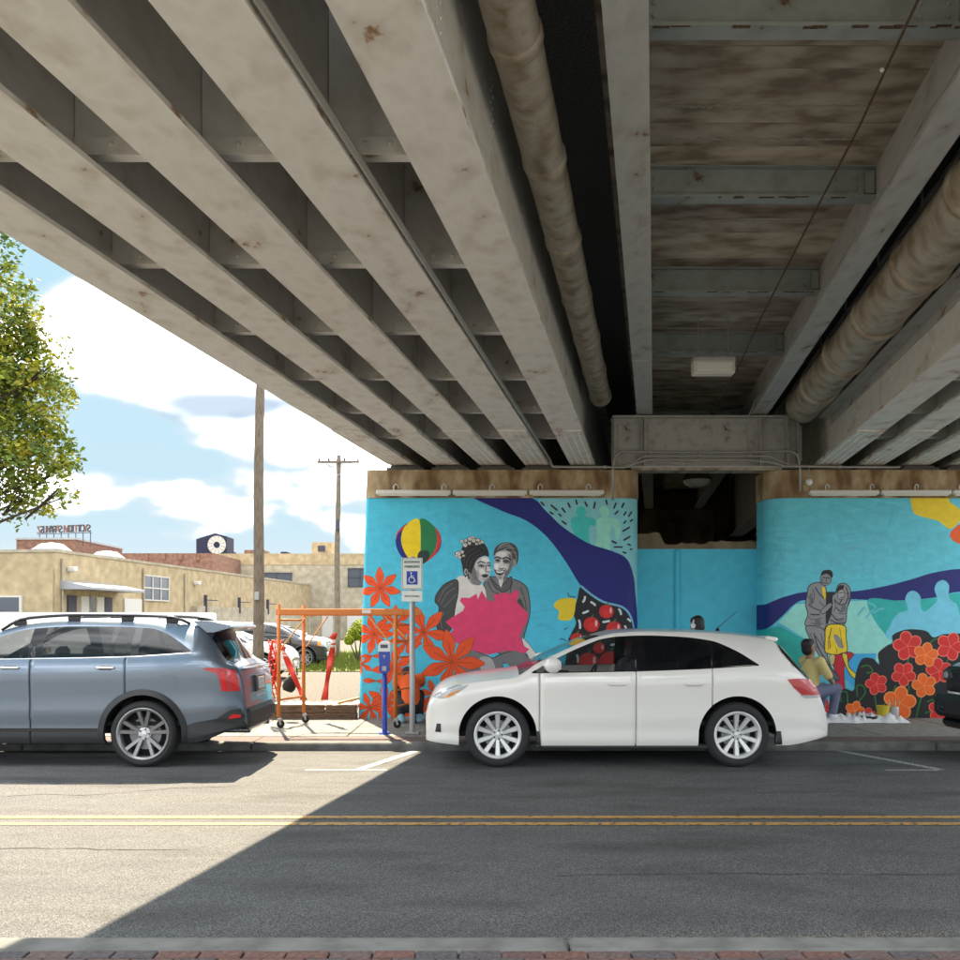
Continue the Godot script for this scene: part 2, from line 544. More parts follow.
func build_ground():
	structure(sheet("ground", M.dirt, -600, 600, -400, 1000, -0.02))
	structure(sheet("road", M.asphalt, -120, 120, 4.55, 12.32, 0.0))
	# painted lines
	for d in [7.80, 8.07]:
		var o := sheet("yellow_line", M.yellow_paint, -60, 60, d - 0.05, d + 0.05, 0.004)
		structure(o)
	for q in [[-1.36, 0], [5.22, 0]]:
		var b := MB.new()
		var x: float = q[0]
		# the bay mark: a bar along the lane and a slanting bar to the kerb
		b.quad(Vector3(x - 0.62, 0.004, -10.62), Vector3(x - 0.62, 0.004, -10.70), Vector3(x + 0.62 * (0.0 if x > 0 else 0.5), 0.004, -10.70), Vector3(x + 0.62 * (0.0 if x > 0 else 0.5), 0.004, -10.62))
		var s := -1.0 if x > 0 else 1.0
		b.quad(Vector3(x - 0.06 - s * 0.02, 0.0045, -10.70), Vector3(x - 0.06 + s * 0.52, 0.0045, -12.25), Vector3(x + 0.06 + s * 0.52, 0.0045, -12.25), Vector3(x + 0.06 - s * 0.02, 0.0045, -10.70))
		structure(put(b, "parking_mark", M.white_paint))
	structure(sheet("plaza", M.concrete, -60, 60, -60, 3.62, 0.118))
	for q in [[[-4.9, 8.9], [-4.3, 9.15], [-3.8, 9.1], [-3.1, 9.5], [-2.4, 9.62]], [[0.5, 6.2], [1.6, 6.26], [2.9, 6.22], [4.4, 6.3], [6.5, 6.26]], [[-5.0, 6.9], [-3.6, 6.95], [-2.0, 6.9]], [[2.0, 9.2], [3.0, 9.28], [4.5, 9.24], [7.0, 9.3]]]:
		var b := MB.new()
		var cv := []
		for i in q.size() - 1:
			for j in 12:
				var v: Vector2 = Vector2(q[i][0], q[i][1]).lerp(Vector2(q[i + 1][0], q[i + 1][1]), j / 12.0)
				cv.append(v + Vector2(0, rng.randf_range(-0.022, 0.022)))
		for i in cv.size() - 1:
			var wd := rng.randf_range(0.003, 0.009)
			b.quad(Vector3(cv[i].x, 0.003, -cv[i].y + wd), Vector3(cv[i].x, 0.003, -cv[i].y - wd), Vector3(cv[i + 1].x, 0.003, -cv[i + 1].y - wd), Vector3(cv[i + 1].x, 0.003, -cv[i + 1].y + wd))
		structure(put(b, "road_crack", M.joint))
	var gr := MB.new()
	gr.cbox(Vector3.ZERO, Vector3(0.012, 0.007, 0.010), 0.003)
	var gp := put(gr, "prototype", M.concrete)
	var gmm := MultiMesh.new()
	gmm.transform_format = MultiMesh.TRANSFORM_3D
	gmm.mesh = gp.mesh
	gmm.instance_count = 2600
	remove_child(gp)
	gp.free()
	for k in 2600:
		var gx := rng.randf_range(-3.0, 3.0) if k % 3 == 0 else 1.9 + rng.randfn(0.0, 0.55)
		var gd2 := 4.64 + absf(rng.randfn(0.0, 0.10)) if k % 3 == 0 else 4.98 + rng.randfn(0.0, 0.06) + 0.04 * sin(gx * 3.0)
		gmm.set_instance_transform(k, Transform3D(Basis.from_euler(Vector3(rng.randf() * 0.4, rng.randf() * TAU, rng.randf() * 0.4)).scaled(Vector3.ONE * rng.randf_range(0.3, 1.0)), Vector3(gx, 0.003, -maxf(gd2, 4.63))))
	var gi := MultiMeshInstance3D.new()
	gi.name = "road_grit"
	gi.multimesh = gmm
	gi.set_meta("label", "pale grit scattered on the road along the near kerb")
	gi.set_meta("category", "grit")
	add_child(gi)
	stuff(gi)
	var tw := MB.new()
	tw.tube([Vector3(2.12, 0.012, -4.93), Vector3(2.2, 0.016, -4.88), Vector3(2.29, 0.014, -4.86), Vector3(2.36, 0.012, -4.83)], [0.008, 0.009, 0.007, 0.004], 6)
	tag(put(tw, "twig", M.bark, null, true), "thin brown twig lying on the road by the near kerb", "twig")
	# near pavement: kerb stones and clay pavers
	var near := structure(sheet("near_pavement", M.joint, -40, 40, 3.62, 4.41, 0.112))
	var xs := -8.22
	var stones := [2.75, 2.95, 2.95, 2.78, 2.9]
	for L in stones:
		slab("kerb_stone", M.kerb_concrete, near, xs, xs + L - 0.012, 4.415, 4.6, -0.1, 0.132 + rng.randf_range(-0.002, 0.002), 0.018)
		xs += L
	var pm := MB.new()
	pm.cbox(Vector3.ZERO, Vector3(0.192, 0.06, 0.094), 0.005)
	var proto := put(pm, "prototype", M.paver0)
	var paver_mesh := proto.mesh
	remove_child(proto)
	proto.free()
	for r in 6:
		for k in 28:
			var x := -2.8 + k * 0.2 + (0.1 if r % 2 else 0.0)
			var d := 4.36 - r * 0.1
			share(paver_mesh, "paver", M["paver%d" % (rng.randi() % 5)], near, Transform3D(Basis.from_euler(Vector3(rng.randf_range(-0.008, 0.008), rng.randf_range(-0.012, 0.012), rng.randf_range(-0.008, 0.008))), Vector3(x + rng.randf_range(-0.003, 0.003), 0.099 + rng.randf_range(-0.002, 0.002), -d)))
	# far pavement: kerb, strip of small pavers, concrete slabs
	var far := structure(sheet("far_pavement", M.joint, -40, 40, 12.32, 15.6, 0.045))
	xs = -12.0
	for k in 9:
		slab("kerb_stone", M.kerb_concrete, far, xs, xs + 2.988, 12.32, 12.5, -0.1, WALK, 0.02)
		xs += 3.0
	for k in 3:
		var x := -10.0 + k * 7.0
		var o := slab("paver_strip", M.paver3, far, x, x + 6.99, 12.51, 13.05, 0.0, WALK - 0.003, 0.004)
	xs = -9.35
	for k in 12:
		slab("paving_slab", M.concrete, far, xs, xs + 1.49, 13.06, 14.31, 0.0, WALK + rng.randf_range(-0.002, 0.002), 0.01)
		slab("paving_slab", M.concrete, far, xs, xs + 1.49, 14.32, 15.6, 0.0, WALK + rng.randf_range(-0.002, 0.002), 0.01)
		xs += 1.5
	# lot behind: asphalt bays and a lawn
	structure(sheet("car_park", M.asphalt, -70, -8.2, 30.0, 55, 0.0))
	structure(sheet("lawn", M.grass, -8.2, 30, 33.0, 80, 0.01))
	structure(sheet("underpass_floor", M.concrete, -0.5, 20, 15.55, 28.5, 0.06))
	var gm := MB.new()
	gm.tri(Vector3(-0.012, 0, 0), Vector3(0.012, 0, 0), Vector3(0.03, 0.22, 0.02))
	gm.tri(Vector3(-0.04, 0, 0.01), Vector3(-0.02, 0, 0.01), Vector3(-0.06, 0.16, -0.02))
	var go := put(gm, "prototype", M.grass)
	var mm := MultiMesh.new()
	mm.transform_format = MultiMesh.TRANSFORM_3D
	mm.mesh = go.mesh
	mm.instance_count = 5000
	remove_child(go)
	go.free()
	for k in 5000:
		var d := rng.randf_range(33.0, 52.0)
		mm.set_instance_transform(k, Transform3D(Basis(Vector3.UP, rng.randf() * TAU).scaled(Vector3.ONE * rng.randf_range(0.5, 1.5)), Vector3(rng.randf_range(-8.1, -3.0), 0.01, -d)))
	var mi := MultiMeshInstance3D.new()
	mi.name = "lawn_grass"
	mi.multimesh = mm
	mi.set_meta("label", "short sunlit grass of the lawn beside the car park")
	mi.set_meta("category", "grass")
	add_child(mi)
	stuff(mi)

# ------------------------------------------------------------------ bridges
func bx(xw: float, k: float, d: float, y: float) -> Vector3:
	return Vector3(xw + k * (d - WALL), y, -d)

func beam(m: MB, xw: float, k: float, d0: float, d1: float, w: float, y0: float, y1: float):
	var p := []
	for y in [y0, y1]:
		p.append(bx(xw - w / 2, k, d0, y)); p.append(bx(xw - w / 2, k, d1, y)); p.append(bx(xw + w / 2, k, d1, y)); p.append(bx(xw + w / 2, k, d0, y))
	m.hexa(p)

func rivet(m: MB, c: Vector3, n: Vector3, r: float):
	var x := n.cross(Vector3(0.31, 0.7, 0.64)).normalized()
	var y := n.cross(x)
	for i in 6:
		var a := TAU * i / 6.0
		var b := TAU * (i + 1) / 6.0
		var p := c + (x * cos(a) + y * sin(a)) * r
		var q := c + (x * cos(b) + y * sin(b)) * r
		var p2 := c + (x * cos(a) + y * sin(a)) * r * 0.6 + n * r * 0.6
		var q2 := c + (x * cos(b) + y * sin(b)) * r * 0.6 + n * r * 0.6
		m.quad(p, q, q2, p2)
		m.tri(p2, q2, c + n * r * 0.75)

const GB := 4.315   # underside of the girders
const GT := 6.15    # top of their webs
const D0 := 2.6    # near end of the bridges
const D1 := 29.4    # far abutment

func girder(parent: Node, xw: float, k: float, outer_mat: Material, face: int):
	# face: -1 / 1 when that side of the web is open to view, 0 for an inner girder
	var m := MB.new()
	beam(m, xw, k, D0, D1, 0.41, GB, GB + 0.035)
	beam(m, xw - 0.075, k, D0, D1, 0.13, GB + 0.035, GB + 0.05)
	beam(m, xw + 0.075, k, D0, D1, 0.13, GB + 0.035, GB + 0.05)
	for s in [-1, 1]:
		beam(m, xw + s * 0.021, k, D0, D1, 0.018, GB + 0.05, GB + 0.20)
	beam(m, xw, k, D0, D1, 0.38, GT, GT + 0.03)
	var g := put(m, "girder", outer_mat, parent)
	var w := MB.new()
	beam(w, xw, k, D0, D1, 0.024, GB + 0.036, GT - 0.001)
	put(w, "web", outer_mat, g)
	# cover plate near the pier with its lines of rivets
	var c := MB.new()
	beam(c, xw, k, 12.85, 15.55, 0.395, GB - 0.018, GB - 0.001)
	put(c, "cover_plate", outer_mat, g)
	var r := MB.new()
	for line in [-0.15, -0.055, 0.055, 0.15]:
		for i in 26:
			rivet(r, bx(xw + line, k, 12.95 + i * 0.1, GB - 0.018), Vector3.DOWN, 0.016)
	if face:
		for i in 10:
			var dd := 3.4 + i * 1.69
			for j in 13:
				rivet(r, bx(xw + face * 0.013, k, dd, GB + 0.26 + j * 0.085), Vector3(face, 0, 0), 0.014)
				rivet(r, bx(xw + face * 0.013, k, dd + 0.09, GB + 0.26 + j * 0.085), Vector3(face, 0, 0), 0.014)
		for i in 120:
			rivet(r, bx(xw + face * 0.031, k, 3.0 + i * 0.11, GB + 0.13), Vector3(face, 0, 0), 0.013)
	stuff(put(r, "rivets", outer_mat, g))

func diaphragm(parent: Node, xa: float, xb: float, k: float, d: float):
	# plate between two girders, standing on an angle
	var m := MB.new()
	var p := []
	var off := k * (d - WALL)
	m.box(Vector3((xa + xb) / 2 + off, GB + 0.13, -d + 0.005), Vector3(xb - xa, 0.018, 0.09))
	m.box(Vector3((xa + xb) / 2 + off, GB + 0.185, -d + 0.042), Vector3(xb - xa, 0.09, 0.014))
	var o := put(m, "diaphragm", M.steel, parent)
	var pm := MB.new()
	pm.box(Vector3((xa + xb) / 2 + off, GB + 0.63, -d + 0.025), Vector3(xb - xa, 0.98, 0.016))
	put(pm, "plate", M.steel, o)
	var r := MB.new()
	for i in 3:
		rivet(r, Vector3(lerpf(xa, xb, 0.3 + 0.2 * i) + off, GB + 0.187, -d + 0.049), Vector3(0, 0, 1), 0.02)
	stuff(put(r, "rivets", M.steel, o))

func build_bridges():
	var lb := thing("girder_bridge", "beige steel girder bridge overhead with five parallel girders above the couple mural", "bridge")
	var xs := [1.698, 0.945, 0.192, -0.561, -1.314]
	for i in 5:
		girder(lb, xs[i], KL, M.steel, 1 if i == 0 else (-1 if i == 4 else 0))
	for i in 4:
		for j in 8:
			diaphragm(lb, xs[i + 1] + 0.013, xs[i] - 0.013, KL, 2.23 + 1.69 * j)
	var m := MB.new()
	beam(m, 0.325, KL, D0, D1, 4.51, GT + 0.031, 6.4)
	beam(m, 2.545, KL, D0, D1, 0.07, 5.75, GT + 0.031)
	put(m, "deck", M.deck_plain, lb)
	m = MB.new()
	beam(m, -1.99, KL, D0, D1, 0.12, 5.0, 5.85)
	put(m, "parapet", M.steel, lb)
	m = MB.new()
	beam(m, -1.545, KL, 3.0, 8.8, 0.035, GB + 0.03, GB + 0.075)
	put(m, "edge_strip", M.steel_grey, lb)

	var rb := thing("girder_bridge", "beige steel girder bridge overhead with a deep riveted web above the dancing pair mural", "bridge")
	var ys := [5.775, 6.50, 7.255, 8.01, 8.765]
	for i in 5:
		girder(rb, ys[i], KR, M.steel, -1 if i == 0 else (1 if i == 4 else 0))
	for i in 4:
		for j in 8:
			diaphragm(rb, ys[i] + 0.013, ys[i + 1] - 0.013, KR, 2.23 + 1.69 * j)
	m = MB.new()
	beam(m, 7.11, KR, D0, D1, 4.48, GT + 0.031, 6.4)
	beam(m, 4.905, KR, D0, D1, 0.07, 5.75, GT + 0.031)
	put(m, "deck", M.deck_plain, rb)
	m = MB.new()
	beam(m, 5.66, KR, D0, 15.3, 0.20, 5.02, 5.035)
	beam(m, 5.755, KR, D0, 15.3, 0.016, 4.90, 5.02)
	put(m, "ledge_angle", M.steel_grey, rb)

	# the middle structure: two stringers, cross beams and a concrete deck
	var mb := thing("stringer_bridge", "grey steel footway frame between the two bridges with stained concrete deck and cross beams", "bridge")
	var SB := 5.145
	for q in [[2.73, KL], [4.637, 0.152]]:
		m = MB.new()
		var xw: float = q[0]
		var k: float = q[1]
		beam(m, xw, k, D0, D1, 0.266, SB, SB + 0.028)
		beam(m, xw, k, D0, D1, 0.02, SB + 0.028, SB + 0.62)
		for s in [-1, 1]:
			beam(m, xw + s * 0.02, k, D0, D1, 0.016, SB + 0.029, SB + 0.14)
			beam(m, xw + s * 0.075, k, D0, D1, 0.11, SB + 0.029, SB + 0.045)
		beam(m, xw, k, D0, D1, 0.25, SB + 0.621, SB + 0.64)
		var st := put(m, "stringer", M.steel_grey, mb)
		m = MB.new()
		beam(m, xw, k, 12.4, 15.2, 0.255, SB - 0.016, SB - 0.001)
		put(m, "cover_plate", M.steel_grey, st)
		var r := MB.new()
		for line in [-0.1, 0.1]:
			for i in 24:
				rivet(r, bx(xw + line, k, 12.5 + i * 0.11, SB - 0.016), Vector3.DOWN, 0.014)
		for i in 90:
			for s in [-1, 1]:
				rivet(r, bx(xw + s * 0.028, k, 4.0 + i * 0.13, SB + 0.10), Vector3(s, 0, 0), 0.012)
		stuff(put(r, "rivets", M.steel_grey, st))
	for j in 9:
		var d := 3.59 + 2.39 * j
		if absf(d - 15.5) < 1.0:
			continue
		var xa := 2.742 + KL * (d - WALL)
		var xb := 4.625 + 0.152 * (d - WALL)
		m = MB.new()
		var cx := (xa + xb) / 2
		m.box(Vector3(cx, 5.47, -d - 0.06), Vector3(xb - xa, 0.022, 0.15))
		m.box(Vector3(cx, 5.61, -d - 0.06), Vector3(xb - xa, 0.255, 0.014))
		m.box(Vector3(cx, 5.737, -d - 0.06), Vector3(xb - xa, 0.016, 0.15))
		for x in [xa + 0.05, xb - 0.05]:
			m.box(Vector3(x, 5.6, -d - 0.03), Vector3(0.08, 0.2, 0.05))
		var cb := put(m, "cross_beam", M.middle_beam, mb)
		m = MB.new()
		for x in [xa + 0.16, xb - 0.16, xb - 0.34]:
			rivet(m, Vector3(x, 5.56, -d - 0.05), Vector3(0, 0, 1), 0.02)
			rivet(m, Vector3(x, 5.64, -d - 0.05), Vector3(0, 0, 1), 0.02)
		stuff(put(m, "rivets", M.middle_beam, cb))
		# a rusting strip along the lower edge
		m = MB.new()
		for q in 14:
			var rx := lerpf(xa + 0.1, xb - 0.1, pow(rng.randf(), 0.8))
			m.box(Vector3(rx, 5.4585 - rng.randf() * 0.001, -d + rng.randf_range(-0.005, 0.012)), Vector3(rng.randf_range(0.02, 0.13), 0.004, rng.randf_range(0.008, 0.03)))
		stuff(put(m, "rust_scale", M.rust, cb))
	m = MB.new()
	var dp := []
	for y in [5.747, 6.0]:
		dp.append(Vector3(2.5 + KL * (D0 - WALL), y, -D0)); dp.append(Vector3(2.5 + KL * (D1 - WALL), y, -D1)); dp.append(Vector3(4.9 + 0.152 * (D1 - WALL), y, -D1)); dp.append(Vector3(4.9 + 0.152 * (D0 - WALL), y, -D0))
	m.hexa(dp)
	put(m, "deck", M.deck_concrete1, mb)
	var dd2 := D0
	var bi := 0
	while dd2 < 28.0:
		var bw := rng.randf_range(0.26, 0.42)
		m = MB.new()
		var sag := rng.randf_range(0.002, 0.009)
		var q2 := []
		for y in [5.747 - sag, 5.7465]:
			q2.append(Vector3(2.74 + KL * (dd2 - WALL), y, -dd2)); q2.append(Vector3(2.74 + KL * (dd2 + bw - WALL), y, -dd2 - bw + 0.006)); q2.append(Vector3(4.63 + 0.152 * (dd2 + bw - WALL), y, -dd2 - bw + 0.006)); q2.append(Vector3(4.63 + 0.152 * (dd2 - WALL), y, -dd2))
		m.hexa(q2)
		put(m, "soffit_board", M["deck_concrete%d" % [0, 2, 1, 0, 3, 0, 2, 3][rng.randi() % 8]], mb)
		dd2 += bw
		bi += 1
	# lime that has wept through the joints of the deck
	for d in [4.6, 7.4, 7.9, 9.5, 12.0]:
		m = MB.new()
		var xa = 2.95 + KL * (d - WALL)
		var xb = 4.35 + 0.152 * (d - WALL)
		var n := 60
		for i in n:
			var x0 := lerpf(xa, xb, float(i) / n)
			var w0 := 0.006 + 0.03 * pow(rng.randf(), 3.0)
			m.box(Vector3(x0 + 0.02, 5.737, -d + rng.randf_range(-0.012, 0.012)), Vector3((xb - xa) / n * 1.3, 0.006 + rng.randf() * 0.008, w0))
		put(m, "lime_seam", M.lime_crust, mb)

	# steel cross head that carries the stringers between the piers
	var ch := thing("cross_head", "short riveted grey steel beam spanning the gap between the two painted piers", "steel beam", Vector3(3.755, 4.25, -15.75))
	m = MB.new()
	var hw := 1.555
	m.box(Vector3(0, 0.015, 0), Vector3(hw * 2, 0.03, 0.34))
	m.box(Vector3(0, 0.855, 0), Vector3(hw * 2, 0.03, 0.34))
	m.box(Vector3(0, 0.435, 0), Vector3(hw * 2, 0.81, 0.02))
	m.box(Vector3(0, 0.08, 0.025), Vector3(hw * 2 - 0.02, 0.1, 0.02))
	m.box(Vector3(0, 0.79, 0.025), Vector3(hw * 2 - 0.02, 0.1, 0.02))
	put(m, "beam_body", M.steel_grey, ch)
	for x in [-1.53, -1.02, 0.90, 1.35, 1.53]:
		m = MB.new()
		m.box(Vector3(x, 0.435, 0.09), Vector3(0.016, 0.8, 0.15))
		m.box(Vector3(x + 0.05, 0.435, 0.019), Vector3(0.1, 0.6, 0.014))
		put(m, "stiffener", M.steel_grey, ch)
	m = MB.new()
	for x in [-1.45, -1.09, -0.94, 0.82, 0.97, 1.28, 1.45]:
		for j in 12:
			rivet(m, Vector3(x, 0.14 + j * 0.053, 0.028), Vector3(0, 0, 1), 0.013)
	for i in 46:
		rivet(m, Vector3(-1.5 + i * 0.066, 0.08, 0.035), Vector3(0, 0, 1), 0.012)
		rivet(m, Vector3(-1.5 + i * 0.066, 0.79, 0.035), Vector3(0, 0, 1), 0.012)
	stuff(put(m, "rivets", M.steel_grey, ch))
	m = MB.new()
	m.cbox(Vector3(0, -0.02, 0.0), Vector3(2.5, 0.035, 0.36), 0.008)
	put(m, "stained_shelf", M.stained_pipe, ch)

	# drain pipes slung beside the girders
	drain("drain_pipe", "stained brown drain pipe with collars hung beside the left bridge's last girder", 2.02, KL, 5.36, 0.165, 15.2)
	drain("drain_pipe", "broad stained brown drain pipe hung beside the right bridge's riveted web", 5.25, KR, 5.14, 0.275, 15.0)

func drain(called: String, label: String, xw: float, k: float, y: float, r: float, dend: float):
	var t := thing(called, label, "pipe")
	var m := MB.new()
	var pts := []
	var rr := []
	for i in 80:
		var d := lerpf(D0, dend, i / 79.0)
		pts.append(bx(xw + rng.randf_range(-0.002, 0.002), k, d, y + rng.randf_range(-0.003, 0.003)))
		rr.append(r * rng.randf_range(0.99, 1.01))
	m.tube(pts, rr, 18)
	put(m, "pipe_body", M.stained_pipe, t, true)
	var d := 1.2
	while d < dend:
		m = MB.new()
		m.tube([bx(xw, k, d, y), bx(xw, k, d + 0.03, y), bx(xw, k, d + 0.10, y), bx(xw, k, d + 0.13, y)], [r * 1.0, r * 1.09, r * 1.09, r * 1.0], 18)
		put(m, "collar", M.stained_pipe, t, true)
		m = MB.new()
		m.bar(bx(xw, k, d + 0.06, y + r), bx(xw, k, d + 0.06, GT + 0.035), 0.03, 0.012)
		put(m, "hanger", M.steel_grey, t)
		d += 1.55

# ------------------------------------------------------------------ piers with their painted fronts
func plan(x0: float, x1: float, d0: float, d1: float, rl: float, rr: float) -> Array:
	var p := []
	for i in 9:
		var a := PI + PI / 2 * i / 8.0
		p.append(Vector2(x0 + rl + cos(a) * rl, d0 + rl + sin(a) * rl))
	for i in 9:
		var a := PI * 1.5 + PI / 2 * i / 8.0
		p.append(Vector2(x1 - rr + cos(a) * rr, d0 + rr + sin(a) * rr))
	p.append(Vector2(x1, d1))
	p.append(Vector2(x0, d1))
	return p

func loft(m: MB, lo: Array, hi: Array, y0: float, y1: float, top: bool, tx0: float, tx1: float):
	var n := lo.size()
	# texture runs along the outline, measured from the straight front
	var ru := []
	for o in [lo, hi]:
		var run := []
		var acc := 0.0
		for i in n:
			if i:
				acc += (o[i] as Vector2).distance_to(o[i - 1])
			run.append(acc)
		var shift: float = o[8].x - run[8]
		for i in n:
			run[i] = clampf((run[i] + shift - tx0) / (tx1 - tx0), 0.002, 0.998)
		ru.append(run)
	for i in n:
		var k := (i + 1) % n
		var a := Vector3(lo[i].x, y0, -lo[i].y)
		var b := Vector3(lo[k].x, y0, -lo[k].y)
		var c := Vector3(hi[k].x, y1, -hi[k].y)
		var d := Vector3(hi[i].x, y1, -hi[i].y)
		var ii := i if k else 0
		m.quad_uv(a, d, c, b, Vector2(ru[0][ii], 1), Vector2(ru[1][ii], 0), Vector2(ru[1][k], 0), Vector2(ru[0][k], 1))
	if top:
		var ctr := Vector3((hi[0].x + hi[n - 3].x) / 2, y1, -(hi[8].y + hi[n - 1].y) / 2)
		for i in n:
			var k := (i + 1) % n
			m.quad_uv(Vector3(hi[i].x, y1, -hi[i].y), ctr, ctr, Vector3(hi[k].x, y1, -hi[k].y), Vector2(0.01, 0.01), Vector2(0.01, 0.01), Vector2(0.01, 0.01), Vector2(0.01, 0.01))

func mural_material(called: String, im: Image) -> StandardMaterial3D:
	var m := mat(called, lin(0.95, 0.95, 0.95), 0.6)
	m.albedo_texture = ImageTexture.create_from_image(im)
	m.texture_repeat = false
	bump(m, ntex(0.03, [], 77, 512, 6), 0.5)
	return m

func build_piers():
	var s := F / WALL
	var lx0 := (366.0 - 480.0) / s
	var lx1 := (640.0 - 480.0) / s
	var p := thing("bridge_pier", "concrete bridge pier painted with a grey couple, hot air balloon and orange flowers", "pier")
	var m := MB.new()
	loft(m, plan(lx0 - 0.13, lx1, WALL, WALL + 0.75, 0.05, 0.28), plan(lx0, lx1, WALL, WALL + 0.75, 0.05, 0.28), 0.0, 3.75, false, (352.0 - 480.0) / s, (672.0 - 480.0) / s)
	var body := put(m, "painted_wall", mural_material("mural_couple", mural_left()), p)
	body.set_meta("label", "blue mural with grey couple behind pink shape, balloon, orange flowers and tomatoes")
	m = MB.new()
	loft(m, plan(lx0 - 0.01, lx1 + 0.015, WALL - 0.02, WALL + 0.75, 0.10, 0.30), plan(lx0 + 0.01, lx1 + 0.015, WALL - 0.02, WALL + 0.75, 0.10, 0.30), 3.75, 4.215, true, -3, 4)
	put(m, "cap", M.cap_concrete, p)
	var rx0 := (769.0 - 480.0) / s
	var rx1 := rx0 + 4.55
	p = thing("bridge_pier", "concrete bridge pier painted with a dancing comic pair, blue hills and red flowers", "pier")
	m = MB.new()
	loft(m, plan(rx0, rx1, WALL, WALL + 0.7, 0.35, 0.349), plan(rx0, rx1, WALL, WALL + 0.7, 0.35, 0.349), 0.0, 3.75, false, (748.0 - 480.0) / s, (1068.0 - 480.0) / s)
	body = put(m, "painted_wall", mural_material("mural_dance", mural_right()), p)
	body.set_meta("label", "blue mural with dancing pair, navy hill band, silhouettes and red flowers")
	m = MB.new()
	loft(m, plan(rx0 - 0.015, rx1 + 0.015, WALL - 0.02, WALL + 0.7, 0.359, 0.359), plan(rx0 - 0.015, rx1 + 0.015, WALL - 0.02, WALL + 0.7, 0.359, 0.359), 3.75, 4.215, true, 4, 10)
	put(m, "cap", M.cap_concrete, p)
	# bearing plates under each girder
	for q in [[1.698, 0.945, 0.192, -0.561, -1.314], [5.775, 6.50, 7.255, 8.01, 8.765]]:
		for x in q:
			m = MB.new()
			m.box(Vector3(x + 0.07, 4.2385, -15.96), Vector3(0.62, 0.045, 0.66))
			m.box(Vector3(x + 0.07, 4.278, -15.96), Vector3(0.5, 0.034, 0.6))
			put(m, "bearing", M.bearing_steel, get_node("girder_bridge") if x < 4.0 else get_node("girder_bridge_001"))
	# low painted wall that closes the gap
	var iw := thing("infill_wall", "plain turquoise wall closing the lower part of the gap between the two piers", "wall")
	m = MB.new()
	m.box(Vector3(3.75, 1.48, -16.45), Vector3(2.7, 2.96, 0.3))
	var wall_blue := mat("infill_blue", g3(76, 198, 226), 0.62)
	tri_tex(wall_blue, ntex(0.02, [Color(0.90, 0.92, 0.93), Color(1, 1, 1)], 65, 512, 6), Vector3(0.35, 0.35, 0.35))
	put(m, "painted_face", wall_blue, iw)
	m = MB.new()
	var ragged := PackedVector2Array([Vector2(2.42, 2.961), Vector2(5.08, 2.961)])
	for q in 28:
		ragged.append(Vector2(5.08 - q * 0.0985, 3.06 + rng.randf_range(-0.03, 0.05) + (0.16 if q > 19 else 0.0)))
	m.prism(ragged, Vector3(0, 0, -16.6), Vector3.RIGHT, Vector3.UP, Vector3(0, 0, 0.29))
	put(m, "broken_top", M.abutment_concrete, iw)
	m = MB.new()
	m.cbox(Vector3(3.42, 1.5, -16.28), Vector3(0.09, 2.9, 0.05), 0.02)
	put(m, "painted_pipe", wall_blue, iw)
	# far abutment in the gap
	var ab := thing("abutment", "blue painted abutment wall with brown concrete seat at the back of the gap between piers", "abutment")
	m = MB.new()
	m.box(Vector3(8.0, 1.95, -29.2), Vector3(11.0, 3.9, 1.4))
	var blue := mat("abutment_blue", g3(70, 186, 212), 0.65)
	tri_tex(blue, ntex(0.02, [Color(0.86, 0.88, 0.9), Color(1, 1, 1)], 64, 512, 5), Vector3(0.2, 0.2, 0.2))
	put(m, "painted_wall", blue, ab)
	m = MB.new()
	m.cbox(Vector3(9.6, 4.05, -29.15), Vector3(7.0, 0.29, 1.5), 0.03)
	put(m, "seat", M.abutment_concrete, ab)
	m = MB.new()
	m.cbox(Vector3(5.95, 4.55, -29.1), Vector3(2.25, 1.18, 1.5), 0.03)
	put(m, "seat_block", M.abutment_concrete, ab)
	m = MB.new()
	m.box(Vector3(9.0, 5.3, -29.5), Vector3(14.0, 2.9, 0.3))
	put(m, "back_wall", M.abutment_concrete, ab)
	m = MB.new()
	m.cbox(Vector3(5.9, 4.5, -28.3), Vector3(0.14, 0.55, 0.16), 0.02)
	m.cbox(Vector3(5.9, 4.75, -28.3), Vector3(0.4, 0.08, 0.2), 0.02)
	put(m, "drain_stub", M.rust, ab)
	for q in [[-1.15, KL], [9.3, KR]]:
		m = MB.new()
		beam(m, q[0], q[1], 16.31, 28.49, 0.35, 0.0, 4.25)
		put(m, "wing_wall", M.abutment_concrete, ab)

